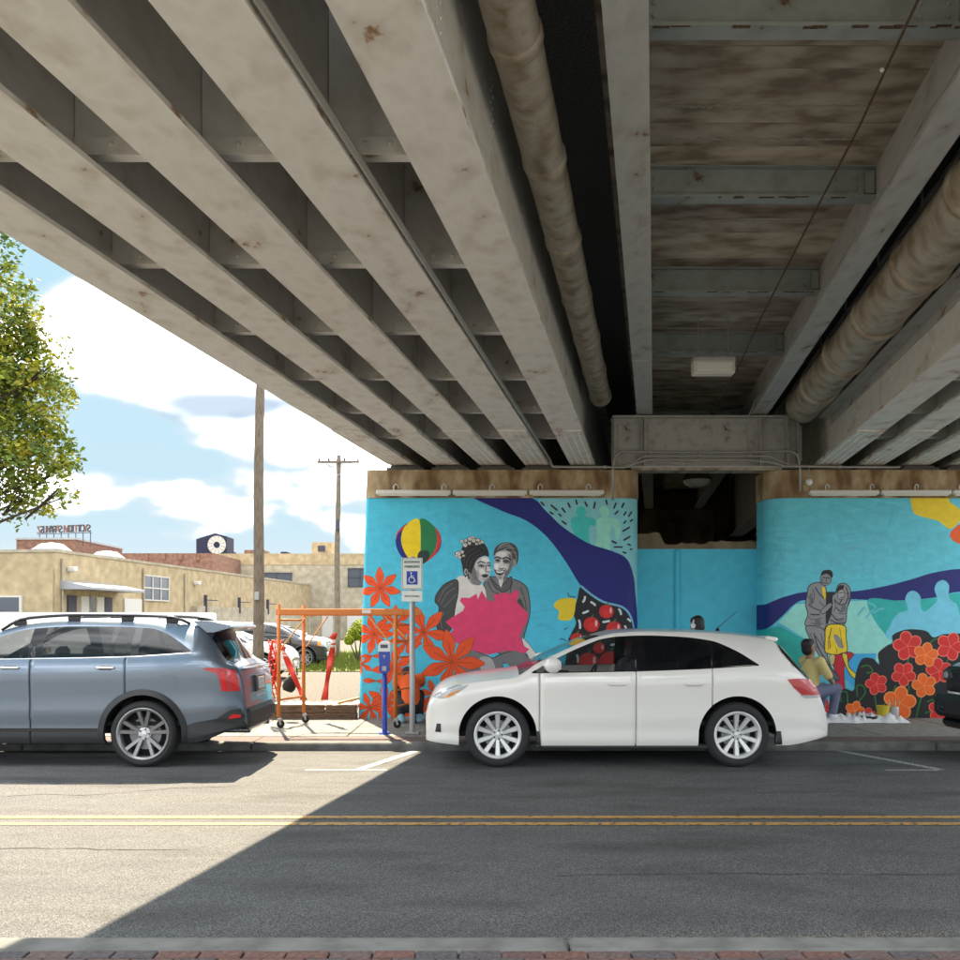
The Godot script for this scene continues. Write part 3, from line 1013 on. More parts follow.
# ------------------------------------------------------------------ flat paint of the murals
class Paint:
	var im: Image
	var ox: float
	var oy: float
	var k: float
	func _init(x0: float, y0: float, x1: float, y1: float, kk: float, bg: Color):
		ox = x0; oy = y0; k = kk
		im = Image.create(int((x1 - x0) * k), int((y1 - y0) * k), false, Image.FORMAT_RGB8)
		im.fill(bg)
	func pts(a: Array) -> PackedVector2Array:
		var p := PackedVector2Array()
		for i in range(0, a.size(), 2):
			p.append(Vector2((a[i] - ox) * k, (a[i + 1] - oy) * k))
		return p
	func fill(p: PackedVector2Array, c: Color):
		var lo := 1e9
		var hi := -1e9
		for q in p:
			lo = minf(lo, q.y); hi = maxf(hi, q.y)
		var n := p.size()
		var w := im.get_width()
		for y in range(maxi(0, int(floor(lo))), mini(im.get_height(), int(ceil(hi)))):
			var yc := y + 0.5
			var xs := []
			for i in n:
				var a := p[i]
				var b := p[(i + 1) % n]
				if (a.y <= yc) != (b.y <= yc):
					xs.append(a.x + (yc - a.y) / (b.y - a.y) * (b.x - a.x))
			xs.sort()
			for i in range(0, xs.size() - 1, 2):
				var x0 := clampi(int(round(xs[i])), 0, w)
				var x1 := clampi(int(round(xs[i + 1])), 0, w)
				if x1 > x0:
					im.fill_rect(Rect2i(x0, y, x1 - x0, 1), c)
	func smooth(p: PackedVector2Array, closed := true) -> PackedVector2Array:
		var o := PackedVector2Array()
		var n := p.size()
		for i in (n if closed else n - 1):
			var a := p[(i - 1 + n) % n] if closed or i > 0 else p[i]
			var b := p[i]
			var c := p[(i + 1) % n]
			var d := p[(i + 2) % n] if closed or i < n - 2 else c
			for s in 6:
				o.append(b.cubic_interpolate(c, a, d, s / 6.0))
		if not closed:
			o.append(p[n - 1])
		return o
	func poly(a: Array, c: Color):
		fill(pts(a), c)
	func shape(a: Array, c: Color, edge := 0.0, ec := Color.BLACK):
		var p := smooth(pts(a))
		fill(p, c)
		if edge > 0.0:
			p.append(p[0])
			line_px(p, edge * k, ec)
	func line_px(p: PackedVector2Array, w: float, c: Color):
		for i in p.size() - 1:
			var a := p[i]
			var b := p[i + 1]
			var n := (b - a).orthogonal().normalized() * w / 2
			fill(PackedVector2Array([a + n, b + n, b - n, a - n]), c)
			disc(b, w / 2, c)
	func disc(o: Vector2, r: float, c: Color):
		var p := PackedVector2Array()
		var n := 8 if r < 4 else 16
		for i in n:
			p.append(o + Vector2(cos(TAU * i / n), sin(TAU * i / n)) * r)
		fill(p, c)
	func stroke(a: Array, w: float, c: Color):
		line_px(smooth(pts(a), false), w * k, c)
	func ell(x: float, y: float, rx: float, ry: float, c: Color, rot := 0.0):
		var p := PackedVector2Array()
		for i in 28:
			var q := Vector2(cos(TAU * i / 28) * rx, sin(TAU * i / 28) * ry).rotated(rot)
			p.append(Vector2((x + q.x - ox) * k, (y + q.y - oy) * k))
		fill(p, c)
	func coat(seed_: int, base: Color, n: int, spread: float):
		var g := RandomNumberGenerator.new()
		g.seed = seed_
		for i in n:
			var x := g.randf() * im.get_width()
			var y := g.randf() * im.get_height()
			var l := g.randf_range(30, 150)
			var a := g.randf_range(-0.25, 0.25) if g.randf() < 0.7 else g.randf_range(1.2, 1.9)
			var v := 1.0 + g.randf_range(-spread, spread)
			var d := Vector2(cos(a), sin(a)) * l
			var o := d.orthogonal().normalized() * g.randf_range(3, 11)
			fill(PackedVector2Array([Vector2(x, y) - o * 0.6, Vector2(x, y) + d * 0.4 - o, Vector2(x, y) + d - o * 0.4, Vector2(x, y) + d + o * 0.5, Vector2(x, y) + d * 0.5 + o, Vector2(x, y) + o * 0.4]), Color(base.r * v, base.g * v, base.b * (1.0 + (v - 1.0) * 0.6)))
	func petals(x: float, y: float, r: float, n: int, a0: float, c: Color, dark: Color, wide := 0.195):
		for i in n:
			var a := a0 + TAU * i / n
			var d := Vector2(cos(a), sin(a))
			var s := d.orthogonal()
			var q := []
			for t in [[0.0, 0.0], [0.3, 0.6], [0.55, 1.0], [0.8, 0.65], [1.0, 0.0], [0.8, -0.65], [0.55, -1.0], [0.3, -0.6]]:
				var v: Vector2 = Vector2(x, y) + d * r * t[0] + s * r * wide * t[1]
				q.append(v.x); q.append(v.y)
			shape(q, c, 0.38, dark)
			stroke([x, y, x + d.x * r * 0.4, y + d.y * r * 0.4, x + d.x * r * 0.62, y + d.y * r * 0.62], 0.5, dark)
	func weather(seed_: int, amount: float):
		# brush marks and uneven coats: grain in the paint itself
		var n := FastNoiseLite.new()
		n.seed = seed_
		n.frequency = 0.02
		n.fractal_octaves = 4
		var f := FastNoiseLite.new()
		f.seed = seed_ + 1
		f.frequency = 0.25
		var w := im.get_width()
		var h := im.get_height()
		var data := im.get_data()
		for y in h:
			for x in w:
				var v := 1.0 + amount * (n.get_noise_2d(x * 0.9, y * 1.1) + 0.45 * f.get_noise_2d(x * 0.5, y))
				var i := (y * w + x) * 3
				data[i] = clampi(int(data[i] * v), 0, 255)
				data[i + 1] = clampi(int(data[i + 1] * v), 0, 255)
				data[i + 2] = clampi(int(data[i + 2] * v), 0, 255)
		im = Image.create_from_data(w, h, false, Image.FORMAT_RGB8, data)

func off(a: Array, x: float, y: float, s: float) -> Array:   # points read at scale s from a corner
	var o := []
	for i in range(0, a.size(), 2):
		o.append(x + a[i] / s)
		o.append(y + a[i + 1] / s)
	return o

func mural_left() -> Image:
	var p := Paint.new(352, 498, 672, 724, 4.0, g3(74, 196, 226))
	p.coat(31, g3(74, 196, 226), 900, 0.035)
	var navy := g3(18, 26, 120)
	var black := g3(24, 24, 30)
	p.shape([545, 495, 680, 495, 680, 640, 639, 632, 634, 575, 615, 552, 588, 543, 560, 526], g3(132, 204, 214))
	# short dashes round the pair of figures
	for q in [[541, 502, 544, 505], [551, 505, 557, 510], [562, 508, 565, 512], [568, 503, 570, 507], [576, 500, 577, 504], [585, 502, 587, 506], [595, 502, 594, 508], [606, 500, 607, 504], [616, 503, 614, 508], [624, 503, 622, 507], [633, 511, 629, 516], [618, 511, 615, 514], [626, 512, 624, 515], [630, 527, 623, 531], [626, 521, 624, 523], [634, 519, 631, 521], [631, 536, 624, 540], [612, 541, 616, 543], [614, 547, 622, 547], [628, 544, 631, 545], [633, 549, 631, 549], [623, 552, 626, 553], [559, 514, 561, 516], [550, 512, 553, 514], [562, 521, 566, 524]]:
		p.stroke([q[0], q[1], (q[0] + q[2]) * 0.5, (q[1] + q[3]) * 0.5, q[2], q[3]], 1.7, black)
	# two plain pastel people side by side, arms about each other
	var teal := g3(60, 200, 196)
	var mint := g3(150, 226, 208)
	p.shape([572, 518, 578, 516, 588, 517, 598, 521, 597, 526, 590, 526, 589, 536, 592, 552, 586, 552, 583, 542, 579, 552, 573, 550, 574, 534, 571, 526], teal)
	p.ell(581, 511.5, 5, 5.6, teal)
	p.shape([597, 519, 604, 517, 612, 518, 619, 521, 620, 536, 616, 539, 614, 527, 611, 527, 610, 540, 610, 556, 604, 554, 603, 544, 600, 554, 594, 552, 597, 536, 596, 527], mint)
	p.ell(604.5, 511.5, 5, 5.6, mint)
	p.shape([470, 494, 528, 497, 546, 511, 563, 527, 588, 543, 612, 551, 627, 559, 636, 578, 640, 600, 656, 660, 656, 720, 641, 660, 636, 628, 627, 610, 602, 601, 582, 587, 566, 562, 548, 538, 527, 521, 500, 510], navy)
	# dark field with tomatoes
	p.shape([581, 586, 592, 594, 604, 601, 622, 606, 631, 615, 636, 630, 640, 660, 640, 720, 566, 720, 567, 650, 571, 634, 576, 623, 573, 612, 577, 600], black)
	p.stroke([581, 586, 592, 595, 604, 602, 622, 607, 631, 616, 636, 630, 640, 660], 2.2, g3(120, 190, 225))
	for q in [[583, 602, 585, 597], [591, 602, 595, 605], [583, 613, 588, 611], [579, 620, 580, 628], [603, 622, 609, 621], [619, 609, 621, 614], [628, 619, 631, 621], [625, 626, 626, 630], [577, 655, 578, 662], [611, 645, 616, 644], [598, 672, 604, 674], [620, 672, 626, 670], [585, 690, 590, 688]]:
		p.stroke([q[0], q[1], (q[0] + q[2]) * 0.5 + 0.5, (q[1] + q[3]) * 0.5, q[2], q[3]], 2.2, g3(214, 226, 230))
	for q in [[606.5, 611.5, 7.4], [591.5, 624.5, 8.0], [614, 628.5, 7.8], [577, 639, 6.6], [588.5, 662, 10], [610.5, 662, 11.5], [628.5, 647, 6.5], [599, 648, 6], [630, 664, 7], [600, 690, 9], [622, 690, 9], [580, 684, 7]]:
		p.ell(q[0], q[1], q[2], q[2] * 0.94, g3(206, 34, 40))
		p.ell(q[0] + q[2] * 0.1, q[1] + q[2] * 0.25, q[2] * 0.62, q[2] * 0.5, g3(222, 48, 46))
		p.ell(q[0] + q[2] * 0.58, q[1] - q[2] * 0.15, q[2] * 0.16, q[2] * 0.42, g3(244, 190, 186))
		p.stroke([q[0], q[1] - q[2] * 0.75, q[0] + 0.6, q[1] - q[2] * 1.0, q[0] + 1.6, q[1] - q[2] * 1.2], 1.3, g3(90, 120, 50))
	p.shape(off([90, 700, 132, 664, 222, 662, 228, 700, 205, 792, 120, 797, 122, 745, 96, 722], 540, 495, 6.4), g3(238, 208, 40))
	p.stroke([568, 592, 569, 596, 575, 597], 1.1, g3(60, 80, 90))
	for q in [[564, 629, 567, 628], [560, 639, 566, 641]]:
		p.stroke([q[0], q[1], (q[0] + q[2]) * 0.5, q[1], q[2], q[3]], 1.1, g3(40, 90, 120))
	# hot air balloon
	p.ell(418.5, 541, 23, 20.5, navy)
	p.shape([396, 536, 400, 553, 409, 561, 418, 564, 428, 561, 437, 552, 441, 540, 436, 528, 420, 521, 404, 526], g3(206, 52, 62))
	p.shape([398, 534, 396, 545, 401, 556, 408, 561, 404, 545, 404, 530], g3(20, 36, 130))
	p.shape([419, 520.5, 433, 525, 437, 538, 434, 551, 425, 562, 418.6, 562], g3(24, 126, 74))
	p.shape([419.5, 520.5, 406, 525, 401, 538, 404, 551, 411, 560, 419.5, 561], g3(244, 214, 22))
	p.shape([419, 552, 428, 551, 429, 558, 423, 564, 417, 564], g3(30, 60, 48))
	# the couple, in greys: her shawl and dress, his jacket
	var gd := g3(70, 70, 73)
	var gm := g3(118, 118, 121)
	var gl := g3(178, 177, 177)
	var wh := g3(222, 219, 214)
	var dk := g3(34, 33, 37)
	var C := func(a: Array) -> Array: return off(a, 425, 525, 6.4)
	p.shape(C.call([385, 355, 440, 330, 560, 345, 640, 385, 665, 450, 672, 560, 640, 690, 600, 800, 470, 820, 385, 700, 370, 500]), gm, 0.8, dk)
	p.shape(C.call([600, 470, 640, 560, 610, 700, 560, 640]), gd)
	for q in [[560, 360, 548, 420, 552, 470], [610, 400, 640, 480, 648, 560], [400, 360, 430, 420, 470, 440]]:
		p.stroke(C.call(q), 0.9, gd)
	p.shape(C.call([420, 340, 450, 400, 480, 420, 500, 430, 545, 400, 552, 330, 500, 380, 470, 390]), g3(92, 92, 95), 0.7, dk)
	p.shape(C.call([470, 350, 485, 400, 500, 350]), wh)
	p.shape(C.call([200, 345, 280, 335, 350, 365, 390, 440, 380, 640, 180, 650, 150, 560]), wh)
	p.shape(C.call([205, 352, 130, 375, 75, 440, 65, 490, 90, 530, 75, 640, 100, 690, 165, 670, 195, 520, 212, 430]), gd, 0.8, dk)
	for q in [[180, 370, 120, 420, 85, 490], [195, 400, 140, 440, 100, 510], [205, 440, 165, 480, 120, 525], [120, 560, 100, 610, 110, 660]]:
		p.stroke(C.call(q), 0.9, g3(108, 108, 111))
	p.shape(C.call([270, 330, 300, 380, 350, 372, 345, 330]), gl)
	# her head: swept hair, face turned down to him, pale blossoms
	p.shape(C.call([228, 215, 232, 160, 262, 112, 318, 92, 372, 112, 402, 158, 408, 200, 380, 196, 340, 215, 318, 262, 304, 320, 280, 345, 250, 322, 238, 262]), dk)
	for q in [[250, 240, 268, 180, 330, 140], [262, 270, 285, 200, 350, 160], [280, 300, 300, 225, 365, 180], [240, 200, 262, 150, 310, 120], [300, 130, 350, 130, 385, 160]]:
		p.stroke(C.call(q), 0.55, g3(78, 76, 80))
	p.shape(C.call([276, 300, 300, 372, 352, 384, 356, 350, 320, 330]), g3(128, 126, 127))
	p.shape(C.call([312, 268, 330, 226, 362, 204, 398, 202, 412, 228, 416, 262, 424, 286, 416, 300, 412, 326, 392, 352, 362, 366, 330, 356, 304, 330, 300, 296]), g3(196, 194, 193))
	p.shape(C.call([300, 296, 314, 266, 326, 300, 336, 340, 362, 366, 330, 356, 304, 330]), g3(112, 110, 112))
	p.shape(C.call([326, 290, 342, 300, 346, 336, 336, 342]), g3(156, 154, 155))
	p.shape(C.call([366, 208, 396, 206, 410, 230, 386, 238, 362, 230]), g3(232, 230, 227))
	p.shape(C.call([352, 280, 376, 282, 384, 304, 366, 316, 350, 304]), g3(226, 224, 221))
	p.shape(C.call([400, 262, 414, 280, 420, 292, 408, 298, 396, 294]), g3(218, 216, 213))
	p.shape(C.call([338, 262, 352, 250, 376, 256, 384, 266, 362, 272, 344, 270]), g3(150, 148, 149))
	p.stroke(C.call([342, 262, 358, 256, 378, 263]), 0.9, dk)
	p.ell(425 + 361 / 6.4, 525 + 263 / 6.4, 0.8, 0.7, dk)
	p.shape(C.call([398, 258, 412, 252, 420, 260, 408, 268]), g3(150, 148, 149))
	p.stroke(C.call([399, 260, 408, 256, 418, 261]), 0.9, dk)
	p.stroke(C.call([336, 246, 356, 234, 384, 242]), 1.0, dk)
	p.stroke(C.call([396, 244, 408, 240, 418, 246]), 0.9, dk)
	p.stroke(C.call([390, 254, 392, 276, 388, 292, 402, 300, 414, 296]), 0.8, g3(88, 86, 89))
	p.shape(C.call([362, 322, 384, 314, 406, 320, 396, 334, 376, 336]), g3(50, 46, 50))
	p.stroke(C.call([366, 345, 382, 350, 400, 342]), 0.7, g3(120, 118, 120))
	p.ell(425 + 262 / 6.4, 525 + 300 / 6.4, 1.9, 3.4, g3(170, 168, 168))
	p.ell(425 + 264 / 6.4, 525 + 302 / 6.4, 0.9, 2.0, g3(90, 88, 90))
	p.ell(425 + 268 / 6.4, 525 + 344 / 6.4, 1.0, 3.0, wh)
	for q in [[236, 104, 10], [256, 128, 13], [262, 98, 9], [288, 88, 12], [284, 116, 10], [312, 100, 12], [340, 96, 11], [366, 108, 10], [330, 120, 8], [212, 184, 15], [238, 172, 10], [222, 206, 10], [200, 196, 8], [246, 196, 7], [308, 78, 8], [350, 116, 7]]:
		var fx: float = 425 + q[0] / 6.4
		var fy: float = 525 + q[1] / 6.4
		var fr: float = q[2] / 6.4
		p.ell(fx, fy, fr * 1.45, fr * 1.2, g3(62, 60, 62))
		for k in 5:
			p.ell(fx + cos(k * 1.257) * fr * 0.62, fy + sin(k * 1.257) * fr * 0.55, fr * 0.56, fr * 0.5, g3(228, 222, 214) if k % 2 else g3(206, 198, 190))
		p.ell(fx, fy, fr * 0.28, fr * 0.25, g3(150, 142, 136))
	# his head: smiling, lit from the side of her cheek
	p.shape(C.call([440, 196, 448, 150, 480, 120, 530, 110, 576, 128, 598, 176, 594, 236, 574, 262, 556, 200, 520, 160, 470, 172]), g3(72, 71, 74))
	for q in [[462, 160, 500, 126, 556, 132], [480, 150, 520, 134, 572, 150], [500, 156, 545, 146, 584, 180], [540, 170, 574, 180, 588, 220], [470, 140, 505, 118, 540, 118]]:
		p.stroke(C.call(q), 0.6, g3(166, 164, 163))
	p.ell(425 + 572 / 6.4, 525 + 244 / 6.4, 2.2, 4.2, g3(150, 148, 149))
	p.shape(C.call([444, 214, 452, 182, 484, 164, 526, 164, 556, 190, 564, 238, 552, 290, 524, 330, 492, 350, 468, 346, 450, 318, 440, 268]), g3(186, 184, 183))
	p.shape(C.call([534, 186, 558, 196, 564, 240, 552, 290, 524, 330, 500, 346, 516, 310, 536, 270, 540, 226]), g3(116, 115, 117))
	p.shape(C.call([462, 178, 500, 170, 524, 182, 506, 204, 470, 206, 454, 200]), g3(226, 224, 221))
	p.shape(C.call([444, 250, 470, 246, 482, 268, 468, 284, 448, 280]), g3(234, 232, 229))
	p.shape(C.call([500, 258, 524, 254, 528, 278, 508, 288]), g3(212, 210, 208))
	p.shape(C.call([482, 222, 494, 222, 502, 264, 496, 276, 478, 276, 472, 268]), g3(218, 216, 214))
	p.shape(C.call([448, 222, 462, 214, 482, 222, 480, 236, 458, 238]), g3(132, 130, 131))
	p.stroke(C.call([450, 228, 464, 223, 479, 229]), 0.9, dk)
	p.ell(425 + 465 / 6.4, 525 + 229 / 6.4, 0.7, 0.7, dk)
	p.shape(C.call([498, 226, 520, 218, 544, 232, 536, 246, 508, 244]), g3(118, 116, 118))
	p.stroke(C.call([502, 234, 520, 227, 539, 236]), 0.9, dk)
	p.ell(425 + 520 / 6.4, 525 + 234 / 6.4, 0.75, 0.75, dk)
	p.stroke(C.call([444, 212, 462, 204, 486, 214]), 1.3, dk)
	p.stroke(C.call([496, 216, 522, 208, 548, 222]), 1.3, dk)
	p.stroke(C.call([472, 274, 486, 282, 502, 276]), 0.9, g3(70, 68, 71))
	p.shape(C.call([448, 288, 472, 294, 510, 288, 506, 306, 484, 322, 462, 316, 452, 304]), dk)
	p.shape(C.call([454, 292, 474, 297, 504, 292, 498, 304, 476, 308, 460, 304]), g3(236, 234, 230))
	p.stroke(C.call([442, 280, 446, 296, 452, 308]), 0.7, g3(110, 108, 111))
	p.stroke(C.call([512, 276, 520, 296, 512, 314]), 0.8, g3(84, 82, 85))
	p.shape(C.call([470, 328, 490, 330, 486, 342, 474, 342]), g3(150, 148, 149))
	# knees and sleeves below the pink shape
	p.shape(C.call([250, 800, 360, 820, 430, 850, 480, 830, 600, 800, 680, 870, 720, 960, 760, 1100, 600, 1150, 540, 960, 510, 880, 480, 960, 420, 1100, 250, 1100, 190, 960]), gm, 0.8, dk)
	p.shape(C.call([500, 890, 520, 960, 560, 960, 540, 900]), g3(74, 196, 226))
	p.shape(C.call([620, 720, 680, 780, 740, 870, 700, 900, 650, 820]), wh, 0.5, gd)
	p.shape(C.call([350, 850, 420, 850, 450, 930, 400, 960, 360, 930]), gl)
	# pink shape
	var pink := []
	var ctr := Vector2(420, 620)
	for q in [[135, 620], [190, 590], [250, 555], [262, 520], [228, 490], [240, 460], [280, 470], [330, 445], [345, 470], [370, 425], [395, 470], [400, 490], [440, 490], [436, 430], [465, 440], [500, 425], [540, 440], [590, 415], [600, 450], [580, 490], [620, 540], [660, 560], [650, 620], [625, 660], [605, 720], [640, 770], [665, 800], [630, 815], [580, 800], [500, 815], [400, 825], [330, 815], [260, 790], [180, 740], [150, 700], [180, 670]]:
		pink.append(q[0] + rng.randf_range(-8, 8))
		pink.append(q[1] + rng.randf_range(-8, 8))
	p.poly(C.call(pink), g3(228, 62, 112))
	# orange lilies
	var orange := g3(238, 84, 22)
	var od := g3(150, 58, 22)
	for q in [[380, 588, 21, 7, 0.2], [396, 622, 17, 6, 0.5], [374, 634, 20, 7, 0.9], [406, 642, 16, 6, 0.1], [394, 668, 22, 7, 0.35], [386, 702, 20, 7, 0.1], [418, 704, 16, 7, 0.6], [434, 694, 15, 6, 0.2], [370, 708, 16, 6, 1.2], [362, 664, 12, 5, 0.6], [376, 681, 13, 2, 0.05], [408, 688, 15, 6, 0.9], [424, 632, 27, 6, 0.2], [452, 662, 33, 7, 0.05], [372, 656, 10, 2, 0.0], [400, 712, 14, 6, 0.3], [440, 715, 16, 7, 0.4]]:
		p.petals(q[0], q[1], q[2], int(q[3]), q[4], orange, od)
	p.weather(101, 0.05)
	return p.im

func mural_right() -> Image:
	var p := Paint.new(748, 498, 1068, 724, 4.0, g3(98, 203, 222))
	p.coat(32, g3(98, 203, 222), 900, 0.04)
	var navy := g3(20, 26, 112)
	var black := g3(26, 26, 30)
	var O := func(a: Array) -> Array: return off(a, 760, 480, 3.69)
	p.poly(O.call([-60, 545, 60, 540, 130, 450, 420, 440, 738, 400, 1200, 400, 1200, 900, -60, 900]), g3(84, 190, 216))
	p.shape(O.call([-40, 470, 25, 455, 100, 428, 180, 412, 330, 412, 450, 394, 560, 366, 640, 342, 738, 328, 900, 330, 1200, 300, 1200, 420, 900, 420, 738, 412, 640, 434, 520, 444, 400, 442, 330, 440, 180, 442, 130, 456, 75, 510, 25, 546, -60, 560]), navy)
	p.poly(O.call([70, 525, 132, 458, 395, 444, 490, 590, 450, 660, 380, 720, 200, 700, 190, 600]), g3(150, 224, 212))
	p.poly(O.call([-60, 560, 25, 548, 75, 540, 195, 605, 210, 700, -60, 700]), g3(34, 172, 164))
	p.shape(O.call([395, 446, 520, 446, 640, 436, 738, 416, 960, 420, 1200, 440, 1200, 640, 700, 640, 490, 592]), g3(40, 182, 176))
	p.poly(O.call([345, 640, 430, 640, 420, 700, 345, 762, 300, 720]), g3(60, 170, 222))
	p.shape(O.call([482, 590, 484, 530, 510, 492, 545, 478, 536, 440, 548, 414, 572, 410, 592, 430, 592, 462, 606, 486, 640, 460, 654, 440, 644, 402, 656, 376, 680, 370, 698, 390, 696, 426, 712, 450, 730, 470, 736, 600]), g3(116, 202, 226))
	for q in [[360, 500, 375, 480, 385, 470], [392, 508, 405, 490, 422, 476], [420, 490, 438, 478, 455, 474], [400, 452, 420, 462, 425, 470]]:
		p.stroke(O.call(q), 2.0, g3(96, 196, 206))
	for q in [[215, 340, 250, 280, 320, 240], [230, 350, 300, 290, 380, 230], [250, 330, 330, 250, 470, 205]]:
		p.stroke(O.call(q), 0.5, g3(120, 186, 206))
	# sun corner
	p.shape(O.call([566, 60, 560, 95, 572, 125, 610, 138, 660, 152, 700, 180, 738, 150, 738, 110, 700, 80, 690, 60]), g3(240, 208, 34))
	p.shape(O.call([700, 205, 715, 180, 760, 160, 900, 180, 900, 250, 760, 245, 735, 235, 715, 225]), g3(240, 96, 30))
	# red cloth and dancers
	p.shape(O.call([275, 640, 300, 632, 345, 640, 330, 665, 310, 700, 312, 790, 275, 790, 280, 720, 270, 680]), g3(196, 30, 50), 0.6, g3(90, 16, 30))
	var sg := g3(142, 143, 146)
	var Q := func(a: Array) -> Array: return off(a, 795, 560, 7.39)
	p.shape(Q.call([105, 190, 170, 165, 225, 200, 238, 290, 250, 340, 230, 400, 225, 500, 160, 525, 75, 480, 95, 400, 78, 330, 90, 250]), sg, 0.8, black)
	p.poly(Q.call([228, 240, 300, 235, 300, 300, 270, 480, 232, 470]), black)
	p.shape(Q.call([82, 490, 215, 515, 232, 640, 255, 770, 320, 860, 325, 888, 290, 880, 235, 800, 170, 690, 120, 600]), sg, 0.8, black)
	p.stroke(Q.call([140, 540, 170, 640, 235, 760]), 0.9, black)
	p.stroke(Q.call([150, 560, 190, 620, 220, 660]), 0.7, black)
	p.shape(Q.call([240, 770, 300, 830, 328, 870, 318, 890, 270, 860]), g3(90, 92, 98), 0.6, black)
	p.shape(Q.call([192, 110, 210, 78, 262, 75, 280, 105, 272, 130, 240, 118, 200, 150]), black)
	p.shape(Q.call([192, 118, 235, 100, 268, 130, 256, 175, 215, 188, 188, 160]), sg, 0.5, black)
	p.stroke(Q.call([235, 125, 245, 130, 258, 132]), 0.6, black)
	p.shape(Q.call([200, 205, 222, 205, 228, 270, 212, 285]), g3(236, 206, 40))
	p.stroke(Q.call([150, 200, 180, 250, 212, 280]), 0.9, black)
	p.stroke(Q.call([100, 330, 150, 360, 220, 385]), 0.9, black)
	p.stroke(Q.call([110, 250, 130, 290, 120, 330]), 0.8, black)
	p.stroke(Q.call([115, 400, 150, 405, 180, 402]), 1.1, black)
	p.shape(Q.call([190, 375, 250, 320, 275, 330, 240, 375, 205, 398]), sg, 0.6, black)
	# her: hair, jacket, yellow skirt
	p.shape(Q.call([300, 240, 320, 185, 365, 172, 405, 210, 408, 290, 385, 360, 370, 470, 300, 485, 240, 480, 265, 400, 275, 330, 275, 270]), sg, 0.8, black)
	p.shape(Q.call([308, 230, 325, 190, 362, 188, 352, 220, 330, 240, 320, 260]), black)
	for q in [[375, 200, 395, 260, 375, 320], [330, 240, 350, 280, 330, 320], [290, 290, 330, 330, 380, 320], [270, 400, 310, 440, 360, 430], [300, 350, 340, 380, 370, 370], [260, 440, 310, 465, 365, 465]]:
		p.stroke(Q.call(q), 0.9, black)
	p.shape(Q.call([238, 485, 365, 485, 378, 570, 385, 670, 340, 690, 300, 700, 225, 680, 222, 600]), g3(242, 208, 36), 0.8, black)
	p.shape(Q.call([285, 560, 315, 555, 350, 610, 360, 650, 320, 640]), sg)
	p.stroke(Q.call([270, 500, 255, 580, 262, 650]), 0.7, black)
	p.shape(Q.call([255, 705, 295, 705, 285, 770, 262, 770]), g3(200, 190, 120), 0.5, black)
	p.shape(Q.call([348, 695, 385, 700, 400, 790, 460, 850, 455, 880, 410, 850, 370, 770]), g3(232, 208, 60), 0.7, black)
	for q in [[206, 132, 214, 128, 224, 132], [234, 134, 242, 130, 252, 134]]:
		p.stroke(Q.call(q), 0.8, black)
	p.stroke(Q.call([228, 134, 234, 150, 226, 154]), 0.5, black)
	p.stroke(Q.call([214, 168, 228, 172, 242, 166]), 0.7, black)
	p.shape(Q.call([196, 130, 206, 150, 210, 178, 196, 168]), g3(112, 113, 117))
	p.shape(Q.call([318, 232, 348, 218, 366, 236, 362, 272, 340, 292, 318, 276]), g3(168, 169, 172), 0.5, black)
	p.stroke(Q.call([326, 244, 334, 240, 342, 244]), 0.7, black)
	p.stroke(Q.call([348, 242, 354, 239, 360, 242]), 0.7, black)
	p.stroke(Q.call([334, 274, 342, 278, 352, 272]), 0.8, g3(120, 30, 40))
	for q in [[96, 260, 112, 300, 104, 340], [130, 210, 142, 260, 136, 320], [180, 300, 200, 330, 232, 340], [100, 420, 130, 440, 200, 430], [120, 460, 160, 480, 210, 470], [110, 540, 140, 600, 170, 660], [190, 540, 205, 600, 222, 660], [205, 700, 235, 750, 262, 790], [290, 300, 300, 340, 286, 380], [380, 240, 400, 280, 392, 330], [320, 390, 350, 400, 376, 390], [290, 430, 320, 450, 360, 446]]:
		p.stroke(Q.call(q), 0.6, g3(64, 64, 70))
	for q in [[120, 240, 130, 290, 120, 320, 108, 290], [150, 440, 190, 450, 180, 500, 150, 490], [350, 330, 376, 340, 366, 380, 340, 370]]:
		p.shape(Q.call(q), g3(108, 109, 113))
	for q in [[330, 500, 340, 570, 352, 640], [250, 560, 246, 620, 250, 660], [300, 650, 310, 670, 306, 690]]:
		p.stroke(Q.call(q), 0.7, g3(150, 120, 20))
	# black bush with curls, red and orange blossoms
	p.shape(O.call([280, 900, 284, 800, 310, 770, 345, 776, 352, 720, 375, 662, 415, 658, 440, 680, 436, 640, 470, 610, 490, 600, 490, 572, 540, 552, 610, 556, 640, 580, 680, 568, 738, 566, 1200, 540, 1200, 900]), black)
	for q in [[372, 690, 400, 684, 415, 705, 395, 712], [360, 800, 358, 760, 380, 760, 388, 785, 366, 815], [300, 820, 296, 785, 320, 785, 325, 830, 340, 860], [430, 850, 426, 810, 420, 780], [450, 840, 480, 800, 500, 760], [610, 620, 640, 590, 670, 585], [540, 690, 548, 660, 552, 640], [610, 860, 640, 845, 640, 812, 618, 818], [575, 880, 590, 820, 600, 790], [690, 670, 700, 650, 690, 640], [535, 790, 550, 770, 545, 750], [330, 860, 350, 870, 370, 850], [800, 700, 830, 660, 860, 700], [950, 800, 980, 740, 960, 700]]:
		p.stroke(O.call(q), 1.5, g3(38, 112, 46))
	var red := g3(214, 40, 38)
	var org := g3(240, 106, 30)
